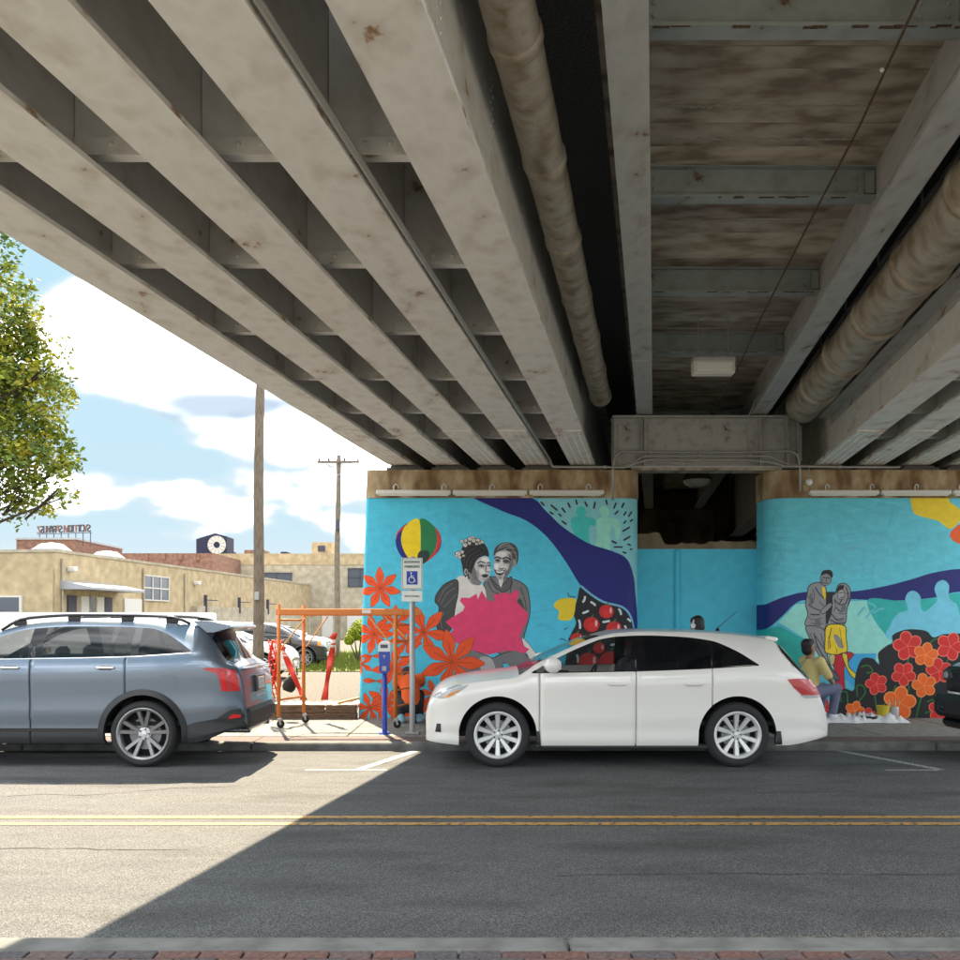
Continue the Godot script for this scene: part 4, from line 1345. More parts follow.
	for q in [[545, 612, 50, 0], [702, 614, 48, 0], [530, 716, 42, 0], [430, 752, 38, 0], [660, 705, 44, 0], [612, 645, 42, 1], [606, 758, 42, 1], [515, 822, 56, 1], [350, 852, 34, 1], [235, 840, 32, 0], [664, 850, 40, 0], [400, 868, 26, 0], [800, 640, 36, 1], [780, 800, 38, 0], [880, 720, 38, 1], [900, 860, 36, 0], [990, 640, 40, 0], [1040, 780, 36, 1]]:
		var c := red if q[3] == 0 else org
		var edge := g3(240, 120, 96) if q[3] == 0 else g3(250, 158, 84)
		for ring in 2:
			for i in 5:
				var a: float = TAU * i / 5.0 + q[0] * 0.7
				var r: float = q[2] / 3.69
				p.ell(760 + q[0] / 3.69 + cos(a) * r * 0.62, 480 + q[1] / 3.69 + sin(a) * r * 0.62, r * (0.5 if ring == 0 else 0.42), r * (0.46 if ring == 0 else 0.38), edge if ring == 0 else c, a)
		p.ell(760 + q[0] / 3.69, 480 + q[1] / 3.69, q[2] / 3.69 * 0.36, q[2] / 3.69 * 0.36, c)
		for i in 5:
			var a: float = TAU * (i + 0.5) / 5.0 + q[0] * 0.7
			var r: float = q[2] / 3.69
			p.stroke([760 + q[0] / 3.69, 480 + q[1] / 3.69, 760 + q[0] / 3.69 + cos(a) * r * 0.3, 480 + q[1] / 3.69 + sin(a) * r * 0.3, 760 + q[0] / 3.69 + cos(a) * r * 0.62, 480 + q[1] / 3.69 + sin(a) * r * 0.62], 0.5, edge)
	p.weather(202, 0.05)
	return p.im

# ------------------------------------------------------------------ lamps and conduits under the bridge
func build_fixtures():
	var m := MB.new()
	# tube lamps on the pier caps
	var t: Node3D
	for q in [[376.0, 604.0, "long white lamp batten on the cap of the couple mural's pier"], [806.0, 1020.0, "long white lamp batten on the cap of the dancing pair mural's pier"]]:
		var x0 = (q[0] - 480.0) / 60.26
		var x1: float = (q[1] - 480.0) / 60.26
		t = thing("lamp_batten", q[2], "lamp", Vector3((x0 + x1) / 2, 3.83, -15.55), 0.0, "lamp battens on the pier caps")
		var n := 3
		var w = (x1 - x0) / n
		for i in n:
			m = MB.new()
			m.cbox(Vector3(-(x1 - x0) / 2 + w * (i + 0.5), 0, 0.04), Vector3(w - 0.03, 0.075, 0.10), 0.015)
			put(m, "housing", M.white_metal, t)
			m = MB.new()
			m.box(Vector3(-(x1 - x0) / 2 + w * (i + 0.5), -0.046, 0.04), Vector3(w - 0.12, 0.014, 0.06))
			put(m, "diffuser", M.tube, t)
		for i in 5:
			var x = -(x1 - x0) / 2 + 0.3 + (x1 - x0 - 0.6) * i / 4.0
			m = MB.new()
			m.tube([Vector3(x, 0.03, 0.03), Vector3(x, 0.11, 0.02), Vector3(x + 0.03, 0.145, 0.0), Vector3(x + 0.07, 0.12, -0.01), Vector3(x + 0.07, 0.08, -0.03)], 0.012, 6)
			put(m, "hook", M.white_metal, t)
	# two lamps in the middle bay
	var lp := spot(713, 368, 12.6)
	t = thing("ceiling_lamp", "white box lamp with pale diffuser hanging under the middle deck", "lamp", lp)
	m = MB.new()
	m.cbox(Vector3(0, 0.10, 0), Vector3(0.56, 0.06, 0.2), 0.01)
	put(m, "housing", M.steel_grey, t)
	m = MB.new()
	m.cbox(Vector3(0, 0, 0), Vector3(0.56, 0.19, 0.18), 0.02)
	put(m, "case", M.white_metal, t)
	m = MB.new()
	m.cbox(Vector3(0, 0.0, 0.085), Vector3(0.47, 0.12, 0.03), 0.012)
	put(m, "diffuser", M.tube, t)
	m = MB.new()
	for x in [-0.2, 0.2]:
		m.tube([Vector3(x, 0.12, 0), Vector3(x, 5.74 - lp.y, 0)], 0.01, 6)
	put(m, "hanger", M.conduit, t)
	lp = spot(697, 480, 19.0)
	t = thing("dome_lamp", "dark bell lamp with pale bowl hanging behind the steel cross beam", "lamp", lp)
	m = MB.new()
	m.lathe([Vector2(0.0, 0.3), Vector2(0.16, 0.3), Vector2(0.24, 0.1), Vector2(0.30, 0.0), Vector2(0.28, -0.01)], Vector3.ZERO, Vector3.UP, 20)
	put(m, "shade", M.rust, t, true)
	m = MB.new()
	m.lathe([Vector2(0.28, 0.0), Vector2(0.25, -0.08), Vector2(0.15, -0.14), Vector2(0.0, -0.15)], Vector3.ZERO, Vector3.UP, 20)
	put(m, "bowl", M.tube, t, true)
	m = MB.new()
	m.tube([Vector3(0, 0.3, 0), Vector3(0, 5.2 - lp.y, 0)], 0.012, 6)
	put(m, "stem", M.conduit, t)
	# conduits over the cross head
	var d := 15.42
	for i in 3:
		m = MB.new()
		var pts := []
		var src = [[[613, 500], [613, 466], [615, 456], [622, 451], [645, 452], [700, 452], [755, 452], [780, 451], [792, 451], [798, 456], [800, 466], [800, 492]], [[623, 467], [632, 463], [643, 456.5], [660, 456], [700, 456], [755, 456], [768, 456], [778, 460], [790, 465], [810, 466]], [[560, 467], [600, 467], [625, 467.5], [636, 463], [648, 460], [700, 460], [750, 460], [770, 462], [785, 466], [845, 467], [900, 467]]][i]
		for q in src:
			pts.append(spot(q[0], q[1], d - i * 0.015))
		m.tube(pts, 0.02, 8)
		t = thing("conduit", ["upper grey conduit bent down both piers in front of the steel cross beam", "middle grey conduit running in front of the steel cross beam", "lowest grey conduit running along the tops of both piers"][i], "conduit", Vector3.ZERO, 0.0, "conduits across the cross beam")
		put(m, "conduit_run", M.conduit, t, true)
		m = MB.new()
		for x in ([650, 700, 750] if i < 2 else [605, 700, 840]):
			var c := spot(x, [451.8, 456, 460][i] if x > 640 and x < 760 else 467, d - i * 0.015)
			m.cbox(c, Vector3(0.05, 0.055, 0.05), 0.008)
		put(m, "clamp", M.conduit, t)
	# conduit along the third girder, from the near end to the pier
	m = MB.new()
	var pp := []
	for i in 24:
		var dd := lerpf(2.5, 15.3, i / 23.0)
		pp.append(bx(0.945 + 0.245, KL, dd, GB + 0.03))
	pp.append(bx(1.20, KL, 15.5, GB - 0.03))
	pp.append(spot(553, 466.5, 15.4))
	pp.append(spot(566, 467, 15.4))
	m.tube(pp, 0.022, 8)
	tag(put(m, "girder_conduit", M.conduit, null, true), "thin conduit clipped along the second girder beside the last one", "conduit")
	# rusty rod slung under the middle deck and a wire along the stringer
	m = MB.new()
	pp = []
	for q in [[945, -60, 5.1], [918, 0, 5.6], [860, 125, 7.0], [803, 235, 8.98], [760, 320, 11.3], [738, 368, 12.7], [715, 405, 14.6]]:
		pp.append(spot(q[0], q[1], q[2]))
	m.tube(pp, 0.0095, 6)
	t = thing("slung_rod", "rusty thin rod slung diagonally under the stained middle deck", "rod")
	put(m, "rod", M.rust, t, true)
	m = MB.new()
	m.cbox(spot(882, 70, 6.3), Vector3(0.028, 0.028, 0.028), 0.008)
	put(m, "clip", M.white_metal, t)
	m = MB.new()
	pp = []
	for i in 26:
		var dd := lerpf(4.0, 14.9, i / 25.0)
		pp.append(bx(4.637 - 0.15 + 0.012 * sin(i * 1.7), 0.152, dd, 5.145 + 0.055 + 0.01 * sin(i * 2.3)))
	pp.append(spot(749, 415, 15.0))
	pp.append(spot(747, 440, 15.3))
	pp.append(spot(752, 458, 15.4))
	m.tube(pp, 0.010, 6)
	tag(put(m, "stringer_wire", M.conduit, null, true), "thin pale wire along the inner edge of the right stringer", "wire")
	# hook lamp and small eye on the caps
	var e := spot(809, 482, 15.45)
	t = thing("globe_lamp", "small white round lamp on a bracket above the dancing pair mural", "lamp", e)
	m = MB.new()
	var prof := []
	for i in 9:
		prof.append(Vector2(0.06 * sin(PI * i / 8.0), 0.06 * cos(PI * i / 8.0)))
	m.lathe(prof, Vector3.ZERO, Vector3.UP, 14)
	put(m, "globe", M.tube, t, true)
	m = MB.new()
	m.tube([Vector3(0, 0.06, 0), Vector3(0, 0.25, 0)], 0.012, 6)
	put(m, "bracket", M.conduit, t)

# ------------------------------------------------------------------ cars
func curve(k: Array, x: float) -> float:   # monotone cubic through [x, y] keys
	var n := k.size()
	if x <= k[0][0]:
		return k[0][1]
	if x >= k[n - 1][0]:
		return k[n - 1][1]
	var i := 0
	while k[i + 1][0] < x:
		i += 1
	var h: float = k[i + 1][0] - k[i][0]
	var dl: float = (k[i + 1][1] - k[i][1]) / h
	var m0 := dl
	var m1 := dl
	if i > 0:
		var dp: float = (k[i][1] - k[i - 1][1]) / (k[i][0] - k[i - 1][0])
		m0 = 0.0 if dp * dl <= 0 else 2.0 * dp * dl / (dp + dl)
	if i < n - 2:
		var dn: float = (k[i + 2][1] - k[i + 1][1]) / (k[i + 2][0] - k[i + 1][0])
		m1 = 0.0 if dn * dl <= 0 else 2.0 * dn * dl / (dn + dl)
	var t: float = (x - k[i][0]) / h
	var t2 := t * t
	var t3 := t2 * t
	return (2 * t3 - 3 * t2 + 1) * k[i][1] + (t3 - 2 * t2 + t) * h * m0 + (-2 * t3 + 3 * t2) * k[i + 1][1] + (t3 - t2) * h * m1

const SIDE := [0.0, 0.05, 0.10, 0.17, 0.24, 0.31, 0.40, 0.5, 0.6, 0.7, 0.8, 0.88, 0.95, 1.0]
const SW := [0.945, 0.968, 0.974, 0.971, 0.970, 0.988, 0.988, 0.986, 0.989, 0.995, 1.0, 0.998, 0.985, 0.962]

func half_width(c: Dictionary, s: float) -> float:
	return curve(c.wide, s) * c.hw

func side_z(c: Dictionary, s: float, y: float) -> float:   # half width of the flank at a height
	var b: float = c.bot
	var be := minf(curve(c.belt, s), curve(c.edge, s))
	var hw := half_width(c, s)
	if y <= be:
		var f := clampf((y - b) / (be - b), 0.0, 1.0)
		for i in SIDE.size() - 1:
			if f <= SIDE[i + 1]:
				return hw * lerpf(SW[i], SW[i + 1], (f - SIDE[i]) / (SIDE[i + 1] - SIDE[i]))
	var e := curve(c.edge, s)
	var t := clampf((y - be) / maxf(e - be, 0.001), 0.0, 1.0)
	return lerpf(hw * 0.962, hw * curve(c.tumble, s), t)

func patch(c: Dictionary, poly: Array, sgn: float, out: float, called: String, m: Material, parent: Node, thick := 0.012) -> MeshInstance3D:
	# a lens, a trim or a flap that follows the flank: poly in (s, y)
	var pl := PackedVector2Array()
	for i in range(0, poly.size(), 2):
		pl.append(Vector2(poly[i], poly[i + 1]))
	var b := MB.new()
	var idx := Geometry2D.triangulate_polygon(pl)
	var P := func(q: Vector2, o: float) -> Vector3: return Vector3(q.x, q.y, sgn * (side_z(c, q.x, q.y) + o))
	var todo := []
	for i in range(0, idx.size(), 3):
		todo.append([pl[idx[i]], pl[idx[i + 1]], pl[idx[i + 2]]])
	for level in 3:
		var next := []
		for q in todo:
			var m1: Vector2 = (q[0] + q[1]) / 2
			var m2: Vector2 = (q[1] + q[2]) / 2
			var m3: Vector2 = (q[2] + q[0]) / 2
			next.append_array([[q[0], m1, m3], [m1, q[1], m2], [m3, m2, q[2]], [m1, m2, m3]])
		todo = next
	for q in todo:
		b.tri(P.call(q[0], out), P.call(q[1], out), P.call(q[2], out))
	for i in pl.size():
		var k := (i + 1) % pl.size()
		b.quad(P.call(pl[i], out), P.call(pl[k], out), P.call(pl[k], out - thick), P.call(pl[i], out - thick))
	return put(b, called, m, parent)

func make_wheel(parent: Node, s: float, y: float, z: float, sgn: float, r: float, rr: float, style: int):
	var w := Node3D.new()
	w.name = "wheel"
	parent.add_child(w, true)
	w.position = Vector3(s, y, z)
	var ax := Vector3(0, 0, sgn)
	var m := MB.new()
	var hb := 0.12
	m.lathe([Vector2(rr, -hb * 0.8), Vector2(rr + 0.02, -hb), Vector2(r - 0.03, -hb), Vector2(r - 0.008, -hb + 0.02), Vector2(r, -hb + 0.045), Vector2(r, -0.035), Vector2(r - 0.008, -0.03), Vector2(r - 0.008, -0.022), Vector2(r, -0.018), Vector2(r, 0.018), Vector2(r - 0.008, 0.022), Vector2(r - 0.008, 0.03), Vector2(r, 0.035), Vector2(r, hb - 0.045), Vector2(r - 0.008, hb - 0.02), Vector2(r - 0.03, hb - 0.002), Vector2(lerpf(rr, r, 0.55), hb + 0.008), Vector2(rr + 0.012, hb), Vector2(rr, hb - 0.012)], Vector3.ZERO, ax, 48)
	put(m, "tyre", M.rubber, w, true)
	m = MB.new()
	m.lathe([Vector2(rr + 0.003, -hb * 0.8), Vector2(rr - 0.03, -0.06), Vector2(rr - 0.03, hb - 0.05), Vector2(rr - 0.012, hb - 0.012), Vector2(rr + 0.006, hb - 0.004), Vector2(rr + 0.008, hb + 0.004), Vector2(rr - 0.014, hb + 0.0), Vector2(rr - 0.03, hb - 0.02)], Vector3.ZERO, ax, 48)
	var rim := put(m, "rim", M.alloy if style != 1 else M.alloy_grey, w, true)
	m = MB.new()
	m.lathe([Vector2(0.0, 0.02), Vector2(rr * 0.62, 0.02), Vector2(rr * 0.62, 0.0)], Vector3.ZERO, ax, 32)
	put(m, "brake_disc", M.brake_steel, w)
	m = MB.new()
	m.lathe([Vector2(rr * 0.62, 0.0), Vector2(rr - 0.03, -0.03)], Vector3.ZERO, ax, 32)
	put(m, "wheel_back", M.dark_void, w)
	var n := 10
	var x := Vector3(1, 0, 0)
	var yv := Vector3(0, 1, 0)
	for i in n:
		m = MB.new()
		var a := TAU * (i + 0.5) / n
		var da := 0.0
		if style == 1:
			a = TAU * (i / 2) / 5.0 + (0.13 if i % 2 else -0.13) + PI / 2
			da = 0.10 if i % 2 else -0.10
		var d0 := x * cos(a - da) + yv * sin(a - da)
		var d1 := x * cos(a + da) + yv * sin(a + da)
		var s0 := x * -sin(a) + yv * cos(a)
		var w0 := rr * 0.075
		var w1 := rr * (0.125 if style != 1 else 0.085)
		var r0 := rr * 0.16
		var r1 := rr - 0.015
		var z0 := hb * 0.45
		var z1 := hb - 0.022
		var q := []
		q.append(d0 * r0 - s0 * w0 + ax * (z0 - 0.04)); q.append(d1 * r1 - s0 * w1 + ax * (z1 - 0.03)); q.append(d1 * r1 + s0 * w1 + ax * (z1 - 0.03)); q.append(d0 * r0 + s0 * w0 + ax * (z0 - 0.04))
		q.append(d0 * r0 - s0 * w0 * 0.8 + ax * z0); q.append(d1 * r1 - s0 * w1 * 0.75 + ax * z1); q.append(d1 * r1 + s0 * w1 * 0.75 + ax * z1); q.append(d0 * r0 + s0 * w0 * 0.8 + ax * z0)
		m.hexa(q)
		put(m, "spoke", M.alloy if style != 1 else M.alloy_grey, rim)
	m = MB.new()
	m.lathe([Vector2(rr * 0.25, hb * 0.25), Vector2(rr * 0.25, hb * 0.45), Vector2(rr * 0.20, hb * 0.52), Vector2(rr * 0.12, hb * 0.52), Vector2(rr * 0.11, hb * 0.62), Vector2(0.0, hb * 0.66)], Vector3.ZERO, ax, 24)
	put(m, "hub", M.alloy, rim)
	for i in 5:
		m = MB.new()
		var a := TAU * i / 5.0
		m.lathe([Vector2(0.011, 0.0), Vector2(0.011, 0.02), Vector2(0.0, 0.022)], (x * cos(a) + yv * sin(a)) * rr * 0.185 + ax * hb * 0.45, ax, 6)
		put(m, "lug_nut", M.alloy_dark, rim)

func make_car(called: String, label: String, category: String, at: Vector3, c: Dictionary, turn := 0.0, group := "") -> Node3D:
	var root := thing(called, label, category, at, turn, group)
	var L: float = c.L
	# columns along the car
	var cols := []
	var s := 0.0
	while s < L:
		cols.append(s)
		s += 0.07
	for q in [0.008, 0.02, 0.035, 0.055, 0.085, 0.11, 0.17, 0.24]:
		cols.append(q); cols.append(L - q)
	cols.append(L)
	var R: float = c.arch
	for wx in [c.front_wheel, c.rear_wheel]:
		for i in 25:
			cols.append(wx - R * cos(PI * i / 24.0))
		cols.append(wx - R - 0.002); cols.append(wx + R + 0.002)
	for q in c.seams:
		for o in [-0.009, -0.005, 0.005, 0.009]:
			cols.append(q + o)
	for q in c.stops:
		cols.append(q)
	for q in c.panes:
		cols.append(q[0]); cols.append(q[1])
	cols.append(c.screen[0]); cols.append(c.screen[1]); cols.append(c.hatch[0]); cols.append(c.hatch[1])
	cols.sort()
	var keep := [cols[0]]
	for q in cols:
		if q - keep[-1] > 0.0012 and q <= L:
			keep.append(q)
	cols = keep
	# rows of one column, from the sill over the flank, the window and the roof to the middle
	var ns := SIDE.size()
	var NG := 4
	var NR := 8
	var grid := []
	for x in cols:
		var pts := PackedVector2Array()   # (half width, height)
		var edge := curve(c.edge, x)
		var top := maxf(curve(c.top, x), edge)
		var belt := minf(curve(c.belt, x), edge)
		var wt := clampf(curve(c.window, x), belt, edge - 0.0)
		if x < c.window[0][0] or x > c.window[-1][0]:
			wt = belt
		var low: float = c.bot
		if x < 0.5:
			low = lerpf(c.bot + c.nose_lift, c.bot, smoothstep(0.0, 0.5, x))
		if x > L - 0.6:
			low = lerpf(c.bot, c.bot + c.tail_lift, smoothstep(L - 0.6, L, x))
		var floor_y := low
		for wx in [c.front_wheel, c.rear_wheel]:
			var dx: float = absf(x - wx)
			if dx < R:
				floor_y = maxf(floor_y, c.wheel_y + sqrt(R * R - dx * dx))
		var hw := half_width(c, x)
		var groove := 0.0
		for q in c.seams:
			if absf(x - q) < 0.006:
				groove = 0.05
		for i in ns:
			var yy := lerpf(low, belt, SIDE[i])
			var z: float = SW[i] * hw
			if yy < floor_y:
				yy = floor_y
				z = side_z(c, x, yy)
			pts.append(Vector2(z - groove, yy))
		var wb := hw * 0.962
		var we := hw * curve(c.tumble, x)
		for i in range(1, NG + 1):
			var t := float(i) / NG
			var yy := lerpf(belt, wt, t)
			var f := (yy - belt) / maxf(edge - belt, 0.001)
			pts.append(Vector2(lerpf(wb, we, f) + 0.03 * sin(PI * f) * smoothstep(0.05, 0.3, edge - belt), yy))
		pts.append(Vector2(we, edge))
		for i in range(1, NR + 1):
			var t := float(i) / NR
			var z := we * (1.0 - t)
			if i == 1:
				z = we * 0.955
			pts.append(Vector2(z, edge + (top - edge) * (1.0 - pow(z / maxf(we, 0.001), 2.2))))
		grid.append(pts)
	var nrow: int = grid[0].size()
	var gw := ns - 1            # row at the belt
	var ge := ns + NG           # row at the roof edge
	var parts := {}
	var part_of := func(i: int, j: int, sgn: int) -> String:
		var x: float = (cols[i] + cols[i + 1]) / 2
		if j >= gw and j < gw + NG:
			var k := 0
			for q in c.panes:
				if x > q[0] and x < q[1]:
					return "pane:%d:%d" % [k, sgn]
				k += 1
			if x > c.window[0][0] and x < c.window[-1][0]:
				var past := 0
				for q in c.panes:
					if x > q[1]:
						past += 1
				return "pillar_trim:%d:%d" % [past, sgn]
		if j > ge:
			if x > c.screen[0] and x < c.screen[1]:
				return "windscreen"
			if x > c.hatch[0] and x < c.hatch[1]:
				return "rear_window"
		if j < c.clad_rows:
			return "lower_cladding"
		if j < gw and j >= c.clad_rows:
			for k in c.doors.size():
				if x > c.doors[k][0] and x < c.doors[k][1]:
					return "door:%d:%d" % [k, sgn]
		if x > c.hatch[0] and j > ge:
			return "tailgate" if x > c.hatch[1] else "body"
		return "body"
	for sgn in [-1, 1]:
		for i in cols.size() - 1:
			for j in nrow - 1:
				var a: Vector2 = grid[i][j]
				var b: Vector2 = grid[i + 1][j]
				var cc: Vector2 = grid[i + 1][j + 1]
				var d: Vector2 = grid[i][j + 1]
				if a.distance_squared_to(d) < 1e-9 and b.distance_squared_to(cc) < 1e-9:
					continue
				var key: String = part_of.call(i, j, sgn)
				if not parts.has(key):
					parts[key] = MB.new()
				var A := Vector3(cols[i], a.y, sgn * a.x)
				var B := Vector3(cols[i + 1], b.y, sgn * b.x)
				var C := Vector3(cols[i + 1], cc.y, sgn * cc.x)
				var D := Vector3(cols[i], d.y, sgn * d.x)
				if sgn > 0:
					parts[key].quad(A, D, C, B)
				else:
					parts[key].quad(A, B, C, D)
	# ends
	for e in [0, cols.size() - 1]:
		var g: PackedVector2Array = grid[e]
		for j in nrow - 1:
			var key: String = "lower_cladding" if j < c.clad_rows else ("tailgate" if e and not c.get("plain_tail", false) else "body")
			if not parts.has(key):
				parts[key] = MB.new()
			var p := [Vector3(cols[e], g[j].y, g[j].x), Vector3(cols[e], g[j + 1].y, g[j + 1].x), Vector3(cols[e], g[j + 1].y, -g[j + 1].x), Vector3(cols[e], g[j].y, -g[j].x)]
			if e:
				p.reverse()
			parts[key].quad(p[0], p[1], p[2], p[3])
	var doors := {}
	for key in parts:
		var bits: PackedStringArray = key.split(":")
		var m: Material = c.paint
		var called_part: String = bits[0]
		if bits[0] == "pane":
			m = c.panes[int(bits[1])][2]
			called_part = "side_window"
		elif bits[0] == "windscreen":
			m = M.clear_glass
		elif bits[0] == "rear_window":
			m = c.hatch_glass
		elif bits[0] == "pillar_trim":
			m = M.gloss_black
		elif bits[0] == "lower_cladding":
			m = M.cladding if c.clad_black else c.paint
		var o := put(parts[key], called_part, m, root, true)
		if bits[0] == "door":
			doors["%s:%s" % [bits[1], bits[2]]] = o
	# handles on the doors
	for key in doors:
		var k := int(key.split(":")[0])
		var sg := float(key.split(":")[1])
		var hs: float = c.doors[k][1] - 0.12
		if c.handle == null:
			continue
		var hy: float = c.handle_y
		var z := side_z(c, hs - 0.1, hy)
		var b := MB.new()
		b.cbox(Vector3(hs - 0.1, hy, sg * (z + 0.022)), Vector3(0.21, 0.03, 0.022), 0.009)
		b.cbox(Vector3(hs - 0.185, hy, sg * (z + 0.006)), Vector3(0.025, 0.024, 0.03), 0.006)
		b.cbox(Vector3(hs - 0.015, hy, sg * (z + 0.006)), Vector3(0.035, 0.03, 0.03), 0.006)
		put(b, "handle", c.handle, doors[key])
		b = MB.new()
		b.cbox(Vector3(hs - 0.1, hy - 0.004, sg * (z - 0.002)), Vector3(0.15, 0.05, 0.006), 0.003)
		put(b, "handle_recess", c.paint if c.paint == M.white_car else M.cladding, doors[key])
	# underbody, wheel wells
	var ub := MB.new()
	ub.box(Vector3(L / 2 - 0.25, c.bot + 0.12, 0), Vector3(L - 1.0, 0.06, c.hw * 1.5))
	for wx in [c.front_wheel, c.rear_wheel]:
		for sg in [-1, 1]:
			ub.lathe([Vector2(R + 0.0, 0.0), Vector2(R + 0.0, -0.42), Vector2(0.0, -0.42)], Vector3(wx, c.wheel_y, sg * (half_width(c, wx) * 0.962)), Vector3(0, 0, sg), 28, 0.0 if sg > 0 else -PI, PI if sg > 0 else 0.0)
	put(ub, "underbody", M.dark_void, root)
	for wx in [c.front_wheel, c.rear_wheel]:
		for sg in [1, -1]:
			make_wheel(root, wx, c.wheel_r, sg * (half_width(c, wx) - 0.145), sg, c.wheel_r, c.rim_r, c.wheel_style)
	# arch trims
	if c.clad_black:
		for wx in [c.front_wheel, c.rear_wheel]:
			for sg in [-1.0, 1.0]:
				var b := MB.new()
				for i in 26:
					var a0 := PI * (-0.09 + 1.18 * i / 26.0)
					var a1 := PI * (-0.09 + 1.18 * (i + 1) / 26.0)
					var q := []
					for t in [[a0, R - 0.004], [a1, R - 0.004], [a1, R + 0.062], [a0, R + 0.062]]:
						var px: float = wx + cos(t[0]) * t[1]
						var py: float = maxf(c.bot, c.wheel_y + sin(t[0]) * t[1])
						q.append(Vector3(px, py, sg * (side_z(c, px, py) + 0.016)))
					b.quad(q[0], q[1], q[2], q[3])
					b.quad(q[3], q[2], q[2] - Vector3(0, 0, sg * 0.03), q[3] - Vector3(0, 0, sg * 0.03))
					b.quad(q[0], q[1], q[1] - Vector3(0, 0, sg * 0.06), q[0] - Vector3(0, 0, sg * 0.06))
				put(b, "arch_trim", M.cladding, root, true)
	# seats, dashboard, steering wheel
	if c.get("cabin", true):
		for row in c.seats:
			for sg in ([-1.0, 1.0]):
				var b := MB.new()
				var z: float = sg * c.hw * 0.42
				b.cbox(Vector3(row - 0.28, 0.62, z), Vector3(0.52, 0.16, 0.5), 0.06)
				b.cbox(Vector3(row + 0.06, 0.92, z), Vector3(0.16, 0.62, 0.48), 0.06, Basis(Vector3(0, 0, 1), -0.22))
				var o := put(b, "seat", M.seat_cloth, root)
				b = MB.new()
				b.cbox(Vector3(row + 0.16, 1.30, z), Vector3(0.11, 0.19, 0.27), 0.05, Basis(Vector3(0, 0, 1), -0.15))
				b.tube([Vector3(row + 0.14, 1.14, z - 0.06), Vector3(row + 0.155, 1.26, z - 0.06)], 0.008, 6)
				b.tube([Vector3(row + 0.14, 1.14, z + 0.06), Vector3(row + 0.155, 1.26, z + 0.06)], 0.008, 6)
				put(b, "headrest", M.seat_cloth, o)
		var b := MB.new()
		b.cbox(Vector3(c.screen[0] + 0.55, 0.92, 0), Vector3(0.45, 0.26, c.hw * 1.6), 0.08)
		put(b, "dashboard", M.seat_cloth, root)
		b = MB.new()
		var ctr := Vector3(c.screen[0] + 0.88, 1.0, c.hw * 0.42)
		var ring := []
		for i in 21:
			var a := TAU * i / 20.0
			ring.append(ctr + Vector3(sin(a) * 0.07, sin(a) * 0.17, cos(a) * 0.18))
		b.tube(ring, 0.014, 6, false)
		b.bar(ctr, ctr - Vector3(0.25, 0.1, 0), 0.05, 0.05)
		b.bar(ctr - Vector3(0, 0, 0.17), ctr + Vector3(0, 0, 0.17), 0.03, 0.02)
		put(b, "steering_wheel", M.seat_cloth, root)
		b = MB.new()
		b.box(Vector3((c.screen[0] + c.hatch[0]) / 2 + 0.2, 0.5, 0), Vector3(c.hatch[0] - c.screen[0] - 0.2, 0.05, c.hw * 1.75))
		put(b, "cabin_floor", M.dark_void, root)
	return root

func mirror(root: Node, c: Dictionary, s: float, y: float, m: Material):
	for sg in [-1.0, 1.0]:
		var b := MB.new()
		var z := side_z(c, s, y - 0.02)
		var prof := [Vector2(0.0, -0.13), Vector2(0.055, -0.12), Vector2(0.082, -0.07), Vector2(0.09, 0.0), Vector2(0.088, 0.06), Vector2(0.075, 0.09), Vector2(0.0, 0.095)]
		b.lathe(prof, Vector3(s, y + 0.06, sg * (z + 0.13)), Vector3(0.25, 0, sg * 0.97).normalized(), 16)
		var o := put(b, "wing_mirror", m, root, true)
		b = MB.new()
		b.bar(Vector3(s + 0.01, y - 0.03, sg * (z - 0.02)), Vector3(s, y + 0.03, sg * (z + 0.1)), 0.06, 0.035)
		put(b, "mirror_arm", M.gloss_black if m != M.white_car else m, o)
		b = MB.new()
		b.cbox(Vector3(s + 0.09, y + 0.06, sg * (z + 0.13)), Vector3(0.012, 0.10, 0.16), 0.005)
		put(b, "mirror_glass", M.chrome, o)

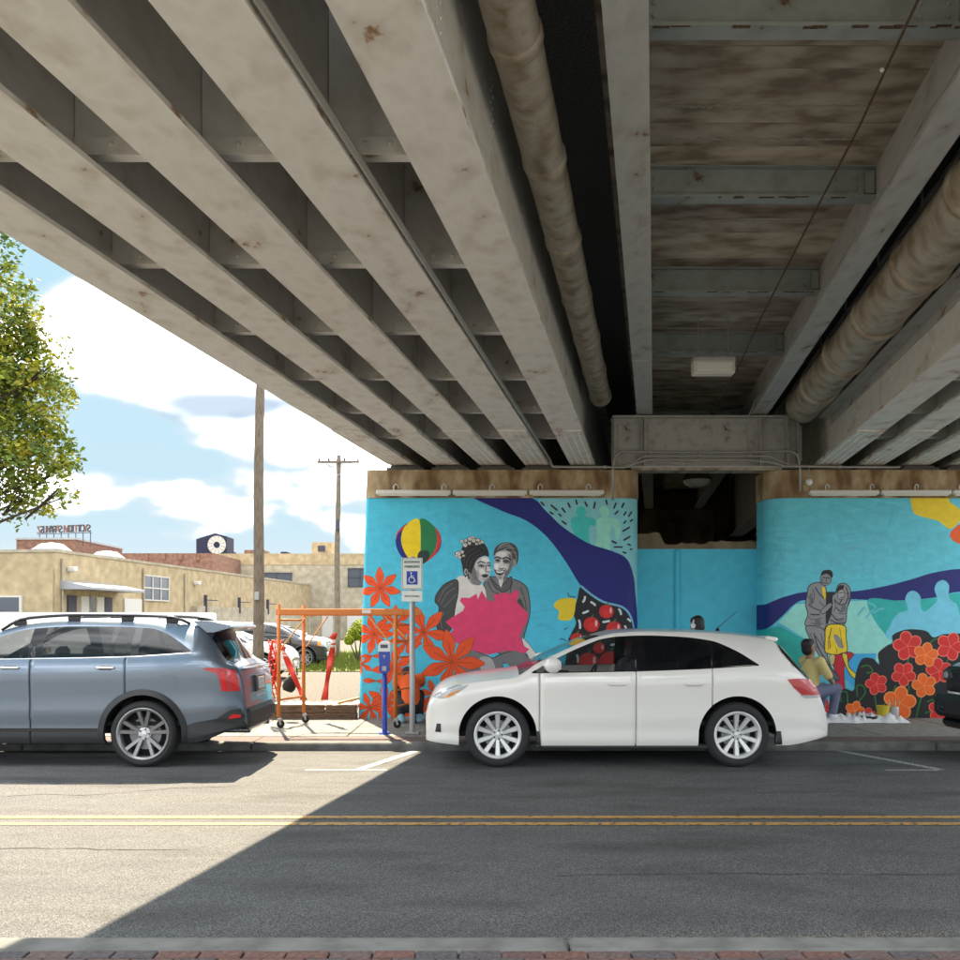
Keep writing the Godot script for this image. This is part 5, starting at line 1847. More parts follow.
func white_car_shape() -> Dictionary:
	return {"L": 4.78, "hw": 0.93, "bot": 0.25, "nose_lift": 0.03, "tail_lift": 0.08, "wheel_y": 0.375, "wheel_r": 0.375, "rim_r": 0.268, "arch": 0.452, "front_wheel": 0.85, "rear_wheel": 3.625, "wheel_style": 0,
		"top": [[0.0, 0.646], [0.03, 0.766], [0.11, 0.9], [0.27, 1.0], [0.5, 1.055], [0.8, 1.095], [1.05, 1.125], [1.34, 1.216], [1.68, 1.376], [2.0, 1.504], [2.28, 1.59], [2.6, 1.605], [3.1, 1.6], [3.5, 1.58], [3.9, 1.545], [4.15, 1.5], [4.2, 1.475], [4.23, 1.43], [4.52, 1.08], [4.62, 0.97], [4.7, 0.78], [4.755, 0.6], [4.78, 0.5]],
		"edge": [[0.0, 0.605], [0.03, 0.725], [0.11, 0.815], [0.27, 0.915], [0.5, 0.97], [0.8, 1.01], [1.05, 1.04], [1.34, 1.212], [1.68, 1.372], [2.0, 1.5], [2.28, 1.553], [2.6, 1.57], [3.1, 1.565], [3.5, 1.545], [3.9, 1.5], [4.12, 1.455], [4.2, 1.4], [4.35, 1.22], [4.5, 1.04], [4.62, 0.9], [4.7, 0.72], [4.755, 0.56], [4.78, 0.48]],
		"belt": [[0.0, 0.60], [0.05, 0.72], [0.2, 0.85], [0.5, 0.96], [0.8, 1.01], [1.05, 1.045], [1.24, 1.098], [1.6, 1.105], [2.5, 1.12], [3.2, 1.145], [3.88, 1.185], [4.3, 1.12], [4.5, 1.0], [4.65, 0.78], [4.78, 0.46]],
		"window": [[1.24, 1.10], [1.655, 1.315], [1.9, 1.42], [2.08, 1.483], [2.3, 1.515], [2.6, 1.525], [3.0, 1.51], [3.36, 1.465], [3.63, 1.35], [3.88, 1.186]],
		"wide": [[0.0, 0.60], [0.02, 0.68], [0.06, 0.77], [0.14, 0.87], [0.28, 0.935], [0.5, 0.975], [0.85, 1.0], [2.4, 1.0], [3.6, 1.0], [4.1, 0.975], [4.4, 0.93], [4.6, 0.86], [4.70, 0.78], [4.76, 0.70], [4.78, 0.62]],
		"tumble": [[0.0, 0.8], [0.3, 0.82], [1.05, 0.90], [1.3, 0.86], [1.7, 0.78], [2.1, 0.70], [2.5, 0.68], [3.5, 0.67], [4.1, 0.66], [4.3, 0.74], [4.5, 0.86], [4.78, 0.9]],
		"seams": [1.335, 2.45, 3.33], "doors": [[1.335, 2.45], [2.45, 3.33]], "stops": [1.24, 3.88, 4.2, 0.0],
		"panes": [[1.30, 1.42, M.clear_glass], [1.46, 2.44, M.clear_glass], [2.57, 3.33, M.privacy_glass], [3.37, 3.86, M.privacy_glass]],
		"screen": [1.10, 2.06], "hatch": [4.22, 4.52], "hatch_glass": M.privacy_glass, "paint": M.white_car, "clad_rows": 0, "clad_black": false, "handle": M.white_car, "handle_y": 0.965, "seats": [2.42, 3.35]}

func suv_shape() -> Dictionary:
	return {"L": 4.85, "hw": 0.95, "bot": 0.28, "nose_lift": 0.0, "tail_lift": 0.17, "wheel_y": 0.39, "wheel_r": 0.385, "rim_r": 0.30, "arch": 0.455, "front_wheel": 0.87, "rear_wheel": 3.70, "wheel_style": 1,
		"top": [[0.0, 0.85], [0.05, 0.98], [0.2, 1.06], [0.6, 1.12], [1.05, 1.17], [1.3, 1.29], [1.7, 1.5], [2.0, 1.64], [2.3, 1.71], [2.8, 1.735], [3.5, 1.73], [4.0, 1.71], [4.28, 1.69], [4.4, 1.66], [4.44, 1.6], [4.6, 1.36], [4.7, 1.22], [4.76, 1.175], [4.8, 1.12], [4.815, 1.02], [4.83, 0.85], [4.84, 0.72], [4.845, 0.62], [4.85, 0.55]],
		"edge": [[0.0, 0.78], [0.05, 0.9], [0.2, 1.0], [0.6, 1.07], [1.05, 1.12], [1.3, 1.245], [1.7, 1.45], [2.0, 1.59], [2.3, 1.66], [2.8, 1.69], [3.5, 1.685], [4.0, 1.66], [4.24, 1.635], [4.31, 1.605], [4.38, 1.52], [4.5, 1.34], [4.57, 1.25], [4.64, 1.2], [4.73, 1.165], [4.78, 1.1], [4.81, 1.0], [4.83, 0.82], [4.84, 0.7], [4.845, 0.6], [4.85, 0.54]],
		"belt": [[0.0, 0.74], [0.2, 0.94], [0.6, 1.02], [1.05, 1.08], [1.4, 1.21], [2.0, 1.255], [3.0, 1.27], [3.6, 1.285], [4.1, 1.315], [4.27, 1.33], [4.45, 1.31], [4.6, 1.21], [4.75, 1.13], [4.82, 0.95], [4.85, 0.52]],
		"window": [[1.42, 1.22], [1.7, 1.37], [2.0, 1.52], [2.3, 1.60], [2.8, 1.632], [3.3, 1.63], [3.72, 1.61], [3.9, 1.56], [4.1, 1.45], [4.27, 1.335]],
		"wide": [[0.0, 0.66], [0.03, 0.78], [0.1, 0.88], [0.25, 0.95], [0.5, 0.985], [0.9, 1.0], [3.8, 1.0], [4.2, 0.99], [4.45, 0.965], [4.62, 0.93], [4.74, 0.88], [4.81, 0.82], [4.84, 0.76], [4.85, 0.70]],
		"tumble": [[0.0, 0.8], [1.05, 0.90], [1.3, 0.86], [1.7, 0.79], [2.1, 0.73], [2.5, 0.71], [3.5, 0.70], [4.2, 0.68], [4.4, 0.68], [4.6, 0.76], [4.74, 0.85], [4.85, 0.92]],
		"seams": [1.40, 2.40, 3.50], "doors": [[1.40, 2.40], [2.40, 3.50]], "stops": [1.42, 4.27],
		"panes": [[1.55, 2.36, M.clear_glass], [2.52, 3.30, M.tinted_glass], [3.36, 3.55, M.tinted_glass], [3.64, 4.24, M.privacy_glass]],
		"screen": [1.10, 2.1], "hatch": [4.41, 4.69], "hatch_glass": M.privacy_glass, "paint": M.blue_car, "clad_rows": 3, "clad_black": true, "handle": M.chrome, "handle_y": 1.155, "seats": [2.38, 3.35]}

func build_street_cars():
	var c := white_car_shape()
	var w := make_car("parked_car", "white crossover parked in shade beneath the bridge in front of the piers", "car", Vector3(-0.645, 0.0, -11.77), c, 0.0, "cars parked along the far kerb")
	mirror(w, c, 1.47, 1.13, M.white_car)
	for sg in [-1.0, 1.0]:
		patch(c, [0.075, 0.80, 0.16, 0.86, 0.36, 0.945, 0.52, 0.955, 0.40, 0.87, 0.22, 0.79], sg, 0.004, "headlight", M.lamp_lens, w)
		patch(c, [0.21, 0.81, 0.33, 0.87, 0.43, 0.905, 0.34, 0.84, 0.25, 0.80], sg, 0.008, "turn_signal", M.amber_lens, w)
		patch(c, [4.20, 1.02, 4.34, 1.03, 4.46, 1.02, 4.54, 0.98, 4.61, 0.90, 4.645, 0.83, 4.38, 0.835, 4.28, 0.92], sg, 0.006, "tail_light", M.red_lens, w)
		patch(c, [4.36, 0.835, 4.645, 0.83, 4.655, 0.80, 4.42, 0.80], sg, 0.008, "light_trim", M.lamp_lens, w)
		patch(c, [3.99, 0.86, 4.01, 0.98, 4.04, 1.0, 4.15, 1.0, 4.175, 0.97, 4.17, 0.86, 4.14, 0.835, 4.02, 0.835], sg, -0.003, "fuel_flap_gap", M.kerb_concrete, w, 0.004)
		patch(c, [3.999, 0.863, 4.018, 0.978, 4.044, 0.992, 4.146, 0.992, 4.166, 0.968, 4.161, 0.864, 4.136, 0.843, 4.024, 0.843], sg, 0.002, "fuel_flap", M.white_car, w, 0.006)
		patch(c, [0.12, 0.40, 0.14, 0.50, 0.19, 0.50, 0.19, 0.40], sg, 0.003, "fog_light_recess", M.cladding, w)
		patch(c, [1.30, 0.42, 1.30, 0.255, 1.35, 0.255, 1.33, 0.42], sg, 0.006, "mud_flap", M.cladding, w, 0.06)
		patch(c, [4.075, 0.42, 4.075, 0.26, 4.15, 0.26, 4.13, 0.42], sg, 0.008, "mud_flap", M.cladding, w, 0.06)
		patch(c, [4.175, 1.425, 4.235, 1.35, 4.36, 1.20, 4.50, 1.03, 4.475, 1.01, 4.41, 1.06, 4.30, 1.19, 4.20, 1.33], sg, 0.008, "hatch_glass_edge", M.privacy_glass, w)
		# bright line under the windows
		patch(c, [1.25, 1.09, 2.5, 1.112, 3.2, 1.138, 3.87, 1.178, 3.87, 1.186, 3.2, 1.147, 2.5, 1.121, 1.25, 1.099], sg, 0.004, "window_line", M.gloss_black, w, 0.01)
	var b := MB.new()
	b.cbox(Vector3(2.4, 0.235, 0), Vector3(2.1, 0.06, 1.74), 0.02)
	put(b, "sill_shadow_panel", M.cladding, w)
	b = MB.new()
	b.lathe([Vector2(0.03, 0), Vector2(0.02, 0.03), Vector2(0.006, 0.04)], Vector3(3.62, 1.575, 0), Vector3.UP, 10)
	b.tube([Vector3(3.62, 1.61, 0), Vector3(3.86, 1.82, 0)], [0.006, 0.003], 6)
	put(b, "aerial", M.gloss_black, w)
	b = MB.new()
	b.cbox(Vector3(4.13, 1.484, 0), Vector3(0.15, 0.05, 1.12), 0.02, Basis(Vector3(0, 0, 1), -0.16))
	put(b, "spoiler", M.white_car, w)
	b = MB.new()
	b.cbox(Vector3(4.70, 0.80, 0), Vector3(0.02, 0.13, 0.32), 0.005, Basis(Vector3(0, 0, 1), 0.4))
	put(b, "number_plate", M.plate, w)
	b = MB.new()
	b.cbox(Vector3(0.0, 0.42, 0), Vector3(0.03, 0.2, 0.95), 0.012)
	put(b, "grille", M.cladding, w)

	var k := suv_shape()
	var u := make_car("parked_car", "blue grey SUV parked in sunlight at the far kerb, its rear to the scaffold", "car", Vector3(-7.6, 0.0, -11.79), k, 0.0, "cars parked along the far kerb")
	mirror(u, k, 1.62, 1.26, M.blue_car)
	for sg in [-1.0, 1.0]:
		patch(k, [4.38, 1.152, 4.48, 1.155, 4.62, 1.15, 4.745, 1.12, 4.79, 1.01, 4.80, 0.88, 4.66, 0.875, 4.60, 0.885, 4.58, 1.0, 4.55, 1.085, 4.46, 1.115], sg, 0.006, "tail_light", M.red_lens, u)
		patch(k, [4.60, 1.09, 4.635, 1.09, 4.655, 0.885, 4.62, 0.885], sg, 0.010, "light_bar", M.red_bright, u)
		patch(k, [4.70, 1.09, 4.735, 1.08, 4.765, 0.885, 4.735, 0.885], sg, 0.010, "light_bar", M.red_bright, u)
		patch(k, [3.90, 0.93, 3.88, 1.05, 3.91, 1.085, 4.09, 1.085, 4.115, 1.05, 4.11, 0.93, 4.08, 0.905, 3.93, 0.905], sg, -0.003, "fuel_flap_gap", M.cladding, u, 0.004)
		patch(k, [3.91, 0.935, 3.89, 1.048, 3.915, 1.075, 4.085, 1.075, 4.105, 1.048, 4.10, 0.935, 4.075, 0.915, 3.935, 0.915], sg, 0.003, "fuel_flap", M.blue_car, u, 0.008)
		patch(k, [4.16, 0.31, 4.15, 0.47, 4.30, 0.52, 4.55, 0.56, 4.70, 0.66, 4.80, 0.67, 4.835, 0.58, 4.82, 0.47, 4.6, 0.42, 4.4, 0.37], sg, 0.006, "bumper_corner", M.cladding, u, 0.03)
		patch(k, [4.67, 0.56, 4.72, 0.61, 4.80, 0.60, 4.80, 0.565], sg, 0.012, "reflector", M.red_bright, u)
		patch(k, [1.35, 0.42, 3.2, 0.42, 3.2, 0.455, 1.35, 0.455], sg, 0.004, "sill_line", M.gloss_black, u, 0.01)
		patch(k, [1.42, 1.215, 2.0, 1.247, 3.0, 1.262, 3.6, 1.277, 4.26, 1.322, 4.26, 1.332, 3.6, 1.288, 3.0, 1.273, 2.0, 1.258, 1.42, 1.225], sg, 0.005, "window_line", M.chrome, u, 0.012)
		patch(k, [0.03, 0.80, 0.1, 0.93, 0.4, 0.99, 0.42, 0.93, 0.2, 0.82], sg, 0.005, "headlight", M.lamp_lens, u)
		# roof rail on its feet
		var rl := []
		for i in 22:
			var s := 1.95 + i * 0.105
			rl.append(Vector3(s, curve(k.edge, s) + (0.075 if i > 0 and i < 21 else 0.015) - (0.022 if i == 1 or i == 20 else 0.0), sg * (half_width(k, s) * curve(k.tumble, s) - 0.03)))
		var rb := MB.new()
		rb.tube(rl, 0.017, 8)
		var ro := put(rb, "roof_rail", M.gloss_black, u, true)
		for i in [2, 8, 14, 19]:
			rb = MB.new()
			rb.cbox(rl[i] - Vector3(0, 0.04, 0), Vector3(0.15, 0.07, 0.03), 0.012)
			put(rb, "rail_foot", M.gloss_black, ro)
	b = MB.new()
	b.prism(PackedVector2Array([Vector2(4.20, 1.69), Vector2(4.30, 1.70), Vector2(4.44, 1.685), Vector2(4.63, 1.645), Vector2(4.645, 1.625), Vector2(4.62, 1.61), Vector2(4.44, 1.56), Vector2(4.36, 1.56)]), Vector3(0, 0, -0.64), Vector3.RIGHT, Vector3.UP, Vector3(0, 0, 1.28))
	put(b, "spoiler", M.blue_car, u)
	b = MB.new()
	b.cbox(Vector3(4.83, 0.93, 0), Vector3(0.05, 0.20, 0.46), 0.01, Basis(Vector3(0, 0, 1), 0.08))
	put(b, "plate_recess", M.gloss_black, u)
	b = MB.new()
	b.cbox(Vector3(4.86, 0.93, 0), Vector3(0.01, 0.145, 0.30), 0.003, Basis(Vector3(0, 0, 1), 0.08))
	put(b, "number_plate", M.plate, u)
	b = MB.new()
	b.cbox(Vector3(4.79, 1.13, 0), Vector3(0.06, 0.03, 1.3), 0.012)
	put(b, "tailgate_lip", M.blue_car, u)
	b = MB.new()
	b.cbox(Vector3(4.82, 0.56, 0), Vector3(0.14, 0.22, 1.36), 0.05)
	b.cbox(Vector3(4.79, 0.455, 0), Vector3(0.14, 0.10, 1.3), 0.04)
	put(b, "rear_bumper", M.cladding, u)
	b = MB.new()
	b.cbox(Vector3(4.77, 0.40, 0), Vector3(0.12, 0.05, 1.1), 0.02)
	put(b, "skid_plate", M.alloy, u)
	for z in [-0.5, 0.5]:
		b = MB.new()
		b.tube([Vector3(4.5, 0.40, z), Vector3(4.84, 0.40, z)], 0.045, 12, false)
		put(b, "exhaust_tip", M.chrome, u)
	for z in range(8):
		b = MB.new()
		b.box(Vector3(4.872, 0.79, -0.26 + z * 0.075), Vector3(0.006, 0.026, 0.045))
		put(b, "badge_letter", M.chrome, u)

	# nose of a pickup at the right edge
	var t := pickup_shape()
	var p := make_car("parked_vehicle", "vehicle nose with black grille and bumper at the right edge of the view", "car", Vector3(6.32, 0.0, -11.85), t, 0.0, "cars parked along the far kerb")
	mirror(p, t, 1.75, 1.22, M.gloss_black)
	b = MB.new()
	b.cbox(Vector3(-0.02, 0.93, 0), Vector3(0.08, 0.34, 1.62), 0.04)
	put(b, "grille", M.cladding, p)
	for y in [0.84, 0.93, 1.02]:
		b = MB.new()
		b.cbox(Vector3(-0.07, y, 0), Vector3(0.04, 0.035, 1.2), 0.012)
		put(b, "grille_bar", M.cladding, p)
	b = MB.new()
	b.cbox(Vector3(-0.07, 0.58, 0), Vector3(0.24, 0.30, 1.80), 0.06)
	put(b, "front_bumper", M.cladding, p)
	b = MB.new()
	b.cbox(Vector3(-0.02, 0.36, 0), Vector3(0.2, 0.14, 1.6), 0.05)
	put(b, "bumper_valance", M.gloss_black, p)
	for z in [-0.72, 0.72]:
		b = MB.new()
		b.cbox(Vector3(-0.045, 0.98, z), Vector3(0.08, 0.16, 0.24), 0.03)
		put(b, "headlight", M.alloy_dark, p)
		b = MB.new()
		b.lathe([Vector2(0.05, 0.0), Vector2(0.04, 0.02), Vector2(0.0, 0.026)], Vector3(-0.085, 0.98, z), Vector3(-1, 0, 0), 14)
		put(b, "headlight_lens", M.lamp_lens, p)
		b = MB.new()
		b.lathe([Vector2(0.05, 0.0), Vector2(0.04, 0.02), Vector2(0.0, 0.026)], Vector3(-0.19, 0.56, z * 0.9), Vector3(-1, 0, 0), 14)
		put(b, "fog_light", M.alloy_dark, p)

func pickup_shape() -> Dictionary:
	return {"L": 5.4, "hw": 0.98, "bot": 0.38, "nose_lift": 0.1, "tail_lift": 0.1, "wheel_y": 0.41, "wheel_r": 0.40, "rim_r": 0.25, "arch": 0.47, "front_wheel": 0.95, "rear_wheel": 4.2, "wheel_style": 0,
		"top": [[0.0, 1.10], [0.04, 1.16], [0.2, 1.20], [0.8, 1.24], [1.35, 1.26], [1.6, 1.42], [2.0, 1.70], [2.3, 1.79], [3.2, 1.80], [3.5, 1.77], [3.65, 1.5], [3.75, 1.16], [5.3, 1.16], [5.38, 1.12], [5.4, 1.0]],
		"edge": [[0.0, 1.04], [0.04, 1.10], [0.2, 1.15], [0.8, 1.19], [1.35, 1.21], [1.6, 1.37], [2.0, 1.65], [2.3, 1.745], [3.2, 1.755], [3.5, 1.72], [3.65, 1.46], [3.75, 1.14], [5.3, 1.14], [5.38, 1.10], [5.4, 0.98]],
		"belt": [[0.0, 1.0], [0.2, 1.1], [0.8, 1.15], [1.35, 1.18], [1.6, 1.2], [3.5, 1.2], [3.75, 1.13], [5.3, 1.12], [5.4, 0.95]],
		"window": [[1.5, 1.2], [1.7, 1.36], [2.0, 1.58], [2.3, 1.68], [3.2, 1.68], [3.45, 1.6], [3.5, 1.21]],
		"wide": [[0.0, 0.88], [0.04, 0.93], [0.15, 0.97], [0.6, 1.0], [5.2, 1.0], [5.4, 0.95]],
		"tumble": [[0.0, 0.88], [1.3, 0.88], [2.0, 0.78], [3.5, 0.76], [3.8, 0.93], [5.4, 0.93]],
		"seams": [1.5, 2.55, 3.5], "doors": [[1.5, 2.55], [2.55, 3.5]], "stops": [1.5, 3.5],
		"panes": [[1.6, 2.5, M.clear_glass], [2.6, 3.45, M.privacy_glass]],
		"screen": [1.38, 2.1], "hatch": [3.52, 3.7], "hatch_glass": M.privacy_glass, "paint": M.silver_car, "clad_rows": 2, "clad_black": true, "handle": M.chrome, "handle_y": 1.06, "seats": [2.6, 3.3]}

# ------------------------------------------------------------------ things on the far pavement
func letters(text: String, h: float, o: Vector3, parent: Node, m: Material, called := "lettering", flip := false, depth := 0.004, font_name := "Droid Sans", bold := true):
	var t := TextMesh.new()
	t.text = text
	var f := SystemFont.new()
	f.font_names = PackedStringArray([font_name])
	if bold:
		f.font_weight = 700
	t.font = f
	t.font_size = 64
	t.pixel_size = h / 46.0
	t.depth = depth
	t.curve_step = 2.0
	t.material = m
	var i := MeshInstance3D.new()
	i.mesh = t
	i.name = called
	i.position = o
	if flip:
		i.rotation.y = PI
	parent.add_child(i, true)
	return i

func build_sidewalk_things():
	var m := MB.new()
	# parking meter
	var t := thing("parking_meter", "blue parking meter with silver domed head on a blue post beside the scaffold", "parking meter", Vector3(-1.355, WALK, -13.35))
	m.lathe([Vector2(0.036, 0.0), Vector2(0.036, 0.88), Vector2(0.0, 0.88)], Vector3.ZERO, Vector3.UP, 14)
	put(m, "post", M.meter_blue, t, true)
	m = MB.new()
	m.lathe([Vector2(0.0, 0.03), Vector2(0.07, 0.025), Vector2(0.085, 0.012), Vector2(0.09, 0.0)], Vector3.ZERO, Vector3.UP, 16)
	put(m, "base_plate", M.meter_blue, t)
	m = MB.new()
	m.prism(PackedVector2Array([Vector2(-0.04, 0.86), Vector2(0.04, 0.86), Vector2(0.075, 0.90), Vector2(0.068, 1.0), Vector2(0.075, 1.05), Vector2(0.072, 1.17), Vector2(-0.072, 1.17), Vector2(-0.075, 1.05), Vector2(-0.068, 1.0), Vector2(-0.075, 0.90)]), Vector3(0, 0, -0.055), Vector3.RIGHT, Vector3.UP, Vector3(0, 0, 0.11))
	put(m, "housing", M.meter_blue, t)
	m = MB.new()
	m.prism(PackedVector2Array([Vector2(-0.085, 1.17), Vector2(0.085, 1.17), Vector2(0.09, 1.23), Vector2(0.075, 1.285), Vector2(0.04, 1.315), Vector2(-0.04, 1.315), Vector2(-0.075, 1.285), Vector2(-0.09, 1.23)]), Vector3(0, 0, -0.06), Vector3.RIGHT, Vector3.UP, Vector3(0, 0, 0.12))
	var dome := put(m, "dome", M.alloy, t)
	m = MB.new()
	m.cbox(Vector3(0, 1.245, 0.062), Vector3(0.105, 0.05, 0.006), 0.002)
	put(m, "display", M.far_glass, dome)
	m = MB.new()
	m.cbox(Vector3(0, 0.93, 0.058), Vector3(0.06, 0.065, 0.008), 0.002)
	put(m, "card_panel", M.galvanised, t)
	m = MB.new()
	m.cbox(Vector3(0, 1.11, 0.058), Vector3(0.05, 0.012, 0.008), 0.002)
	m.cbox(Vector3(0, 1.09, 0.058), Vector3(0.014, 0.03, 0.008), 0.002)
	put(m, "coin_slot", M.galvanised, t)
	# disabled parking sign
	t = thing("parking_sign", "white reserved parking sign with blue wheelchair square on a galvanised post", "sign", Vector3(-0.965, WALK, -13.4))
	m = MB.new()
	m.lathe([Vector2(0.04, 0.0), Vector2(0.04, 2.52), Vector2(0.0, 2.52)], Vector3.ZERO, Vector3.UP, 14)
	put(m, "post", M.galvanised, t, true)
	m = MB.new()
	m.cbox(Vector3(0, 0.012, 0), Vector3(0.2, 0.024, 0.2), 0.006)
	put(m, "foot", M.galvanised, t)
	m = MB.new()
	m.cbox(Vector3(0, 2.275, 0.05), Vector3(0.30, 0.45, 0.006), 0.002)
	var pan := put(m, "panel", M.sign_white, t)
	m = MB.new()
	for q in [[0, 2.488, 0.28, 0.006], [0, 2.062, 0.28, 0.006], [-0.138, 2.275, 0.006, 0.43], [0.138, 2.275, 0.006, 0.43]]:
		m.box(Vector3(q[0], q[1], 0.0545), Vector3(q[2], q[3], 0.003))
	put(m, "border", M.sign_green, pan)
	letters("RESERVED", 0.034, Vector3(0, 2.44, 0.056), pan, M.sign_green)
	letters("PARKING", 0.036, Vector3(0, 2.375, 0.056), pan, M.sign_green)
	m = MB.new()
	m.cbox(Vector3(0, 2.215, 0.055), Vector3(0.155, 0.19, 0.006), 0.002)
	var sq := put(m, "symbol_square", M.sign_blue, pan)
	m = MB.new()
	var zz := 0.0605
	var arc := []
	for i in 15:
		var a := deg_to_rad(110 + i * 17)
		arc.append(Vector3(-0.004 + cos(a) * 0.042, 2.188 + sin(a) * 0.042, zz))
	m.tube(arc, 0.006, 5)
	m.tube([Vector3(-0.012, 2.262, zz), Vector3(-0.008, 2.215, zz), Vector3(0.028, 2.213, zz), Vector3(0.04, 2.165, zz), Vector3(0.055, 2.168, zz)], 0.007, 5)
	m.tube([Vector3(-0.01, 2.238, zz), Vector3(0.025, 2.236, zz)], 0.006, 5)
	m.lathe([Vector2(0.0115, -0.004), Vector2(0.0115, 0.004), Vector2(0, 0.005)], Vector3(-0.012, 2.282, zz - 0.002), Vector3(0, 0, 1), 10)
	put(m, "wheelchair_symbol", M.sign_white, sq)
	m = MB.new()
	m.cbox(Vector3(0, 1.955, 0.05), Vector3(0.29, 0.15, 0.006), 0.002)
	var p2 := put(m, "lower_panel", M.sign_white, t)
	letters("VAN ACCESSIBLE", 0.0195, Vector3(0, 1.955, 0.056), p2, M.sign_green)
	# rolling scaffold
	t = thing("scaffold", "orange rolling scaffold frame standing on the pavement against the couple mural", "scaffold", Vector3(0, WALK, -14.1))
	var ends := [[-3.02, -2.78], [-1.27, -1.06]]
	var E := func(x: float, y: float, z: float) -> Vector3: return Vector3(x, y, z)
	var i := 0
	for e in ends:
		var fr := MB.new()
		# the end frame: two posts a little apart in depth, with rungs
		var xa: float = e[0]
		var xb: float = e[1]
		var zb := -0.72
		for q in [[xa, 0.0], [xb, zb]]:
			fr.tube([Vector3(q[0], 0.16, q[1]), Vector3(q[0], 1.72 if i else 1.86, q[1])], 0.028, 10)
		var fo := put(fr, "end_frame", M.orange_steel, t, true)
		for k in (6 if i else 0):
			var rg := MB.new()
			var y := 0.32 + k * 0.245
			rg.tube([Vector3(xa, y, 0), Vector3(xb, y, zb)], 0.014, 8)
			put(rg, "rung", M.orange_steel, fo, true)
		if i == 0:
			for y in [0.42, 1.62]:
				var rg := MB.new()
				rg.tube([Vector3(xa, y, 0), Vector3(xb, y, zb)], 0.016, 8)
				put(rg, "rung", M.orange_steel, fo, true)
		for q in [[xa, 0.0], [xb, zb]]:
			var cm := MB.new()
			cm.lathe([Vector2(0.0, -0.018), Vector2(0.05, -0.018), Vector2(0.06, -0.01), Vector2(0.06, 0.01), Vector2(0.05, 0.018), Vector2(0.0, 0.018)], Vector3(q[0] + 0.03, 0.06, q[1]), Vector3(0.5, 0, 0.87).normalized(), 18)
			var co := put(cm, "caster", M.rubber, t)
			cm = MB.new()
			cm.cbox(Vector3(q[0] + 0.015, 0.125, q[1]), Vector3(0.06, 0.05, 0.06), 0.01)
			cm.bar(Vector3(q[0] + 0.02, 0.12, q[1] + 0.032), Vector3(q[0] + 0.035, 0.05, q[1] + 0.03), 0.01, 0.03)
			put(cm, "caster_fork", M.galvanised, co)
		i += 1
	m = MB.new()
	m.cbox(Vector3(-2.10, 1.74, 0.0), Vector3(1.92, 0.10, 0.05), 0.012)
	put(m, "side_rail", M.orange_steel, t)
	m = MB.new()
	m.cbox(Vector3(-1.88, 1.74, -0.72), Vector3(1.92, 0.10, 0.05), 0.012)
	put(m, "side_rail", M.orange_steel, t)
	m = MB.new()
	m.cbox(Vector3(-1.70, 1.745, 0.027), Vector3(0.13, 0.05, 0.006), 0.002)
	put(m, "maker_label", M.tape_white, t)
	m = MB.new()
	for q in [[-2.98, 1.2, -2.6, 1.68, 0.0], [-2.74, 1.2, -2.4, 1.68, -0.72], [-1.32, 1.25, -1.68, 1.68, 0.0], [-1.08, 1.25, -1.5, 1.68, -0.72]]:
		m.tube([Vector3(q[0], q[1], q[4]), Vector3(q[2], q[3], q[4])], 0.012, 6)
	put(m, "brace", M.orange_pale, t)
	# barrier tapes tied between the scaffold and the timbers
	for q in [[[282, 648], [285, 655], [292, 672], [300, 690], [304, 700], 14.9, "red and white barrier tape slanting down from the scaffold's left posts"], [[334, 636], [333, 646], [330, 664], [327, 682], [324.5, 700], 15.0, "red and white barrier tape hanging near the middle of the scaffold"]]:
		t = thing("barrier_tape", q[6], "barrier tape", Vector3.ZERO, 0.0, "barrier tapes at the scaffold")
		var w := 3.4 / F * 15.0
		var m1 := MB.new()
		var m2 := MB.new()
		var n := 22
		for s in n:
			var f := s / float(n) * 3.999
			var g := (s + 1) / float(n) * 3.999
			var P := func(v: float) -> Vector3:
				var a := int(v)
				return spot(lerpf(q[a][0], q[a + 1][0], v - a), lerpf(q[a][1], q[a + 1][1], v - a), q[5] + 0.03 * sin(v * 5.0))
			var a: Vector3 = P.call(f)
			var b: Vector3 = P.call(g)
			var tw := Vector3(w * (0.8 + 0.25 * sin(f * 3.0 + q[5])), 0, 0.03 * sin(f * 4.0))
			var tw2 := Vector3(w * (0.8 + 0.25 * sin(g * 3.0 + q[5])), 0, 0.03 * sin(g * 4.0))
			var dst := m2 if s in [2, 3, 5] else m1
			var bk := Vector3(0, 0, 0.006)
			dst.hexa([a - tw - bk, a + tw - bk, a + tw + bk, a - tw + bk, b - tw2 - bk, b + tw2 - bk, b + tw2 + bk, b - tw2 + bk])
		put(m1, "red_band", M.tape_red, t, true)
		put(m2, "white_band", M.tape_white, t, true)
		m = MB.new()
		for s in 3:
			var c := spot(q[0][0] + rng.randf_range(-2, 2), q[0][1] + rng.randf_range(-3, 1), q[5] - 0.02)
			m.cbox(c, Vector3(0.09, 0.06, 0.04), 0.018, Basis.from_euler(Vector3(rng.randf(), rng.randf(), rng.randf() * 3)))
		put(m, "knot", M.tape_red, t)
	# loose red mesh behind the left posts
	t = thing("safety_net", "bunched orange red safety net hanging behind the SUV's tail", "safety net", spot(274, 640, 14.6))
	m = MB.new()
	for k in 9:
		var x := -0.08 + 0.02 * k
		var pts := []
		for j in 8:
			pts.append(Vector3(x + 0.03 * sin(j * 1.3 + k), -j * 0.13, 0.05 * cos(j * 0.9 + k * 2.0)))
		m.tube(pts, 0.012, 5)
	for j in 10:
		var pts := []
		for k in 6:
			pts.append(Vector3(-0.09 + 0.035 * k + 0.02 * sin(j), -0.05 - j * 0.09 + 0.01 * k, 0.05 * sin(k * 1.7 + j)))
		m.tube(pts, 0.010, 5)
	put(m, "net", M.tape_red, t, true)
	# timbers edging the lot
	t = thing("timber_edging", "two stacked brown timbers edging the gravel lot beside the painted pier", "timber")
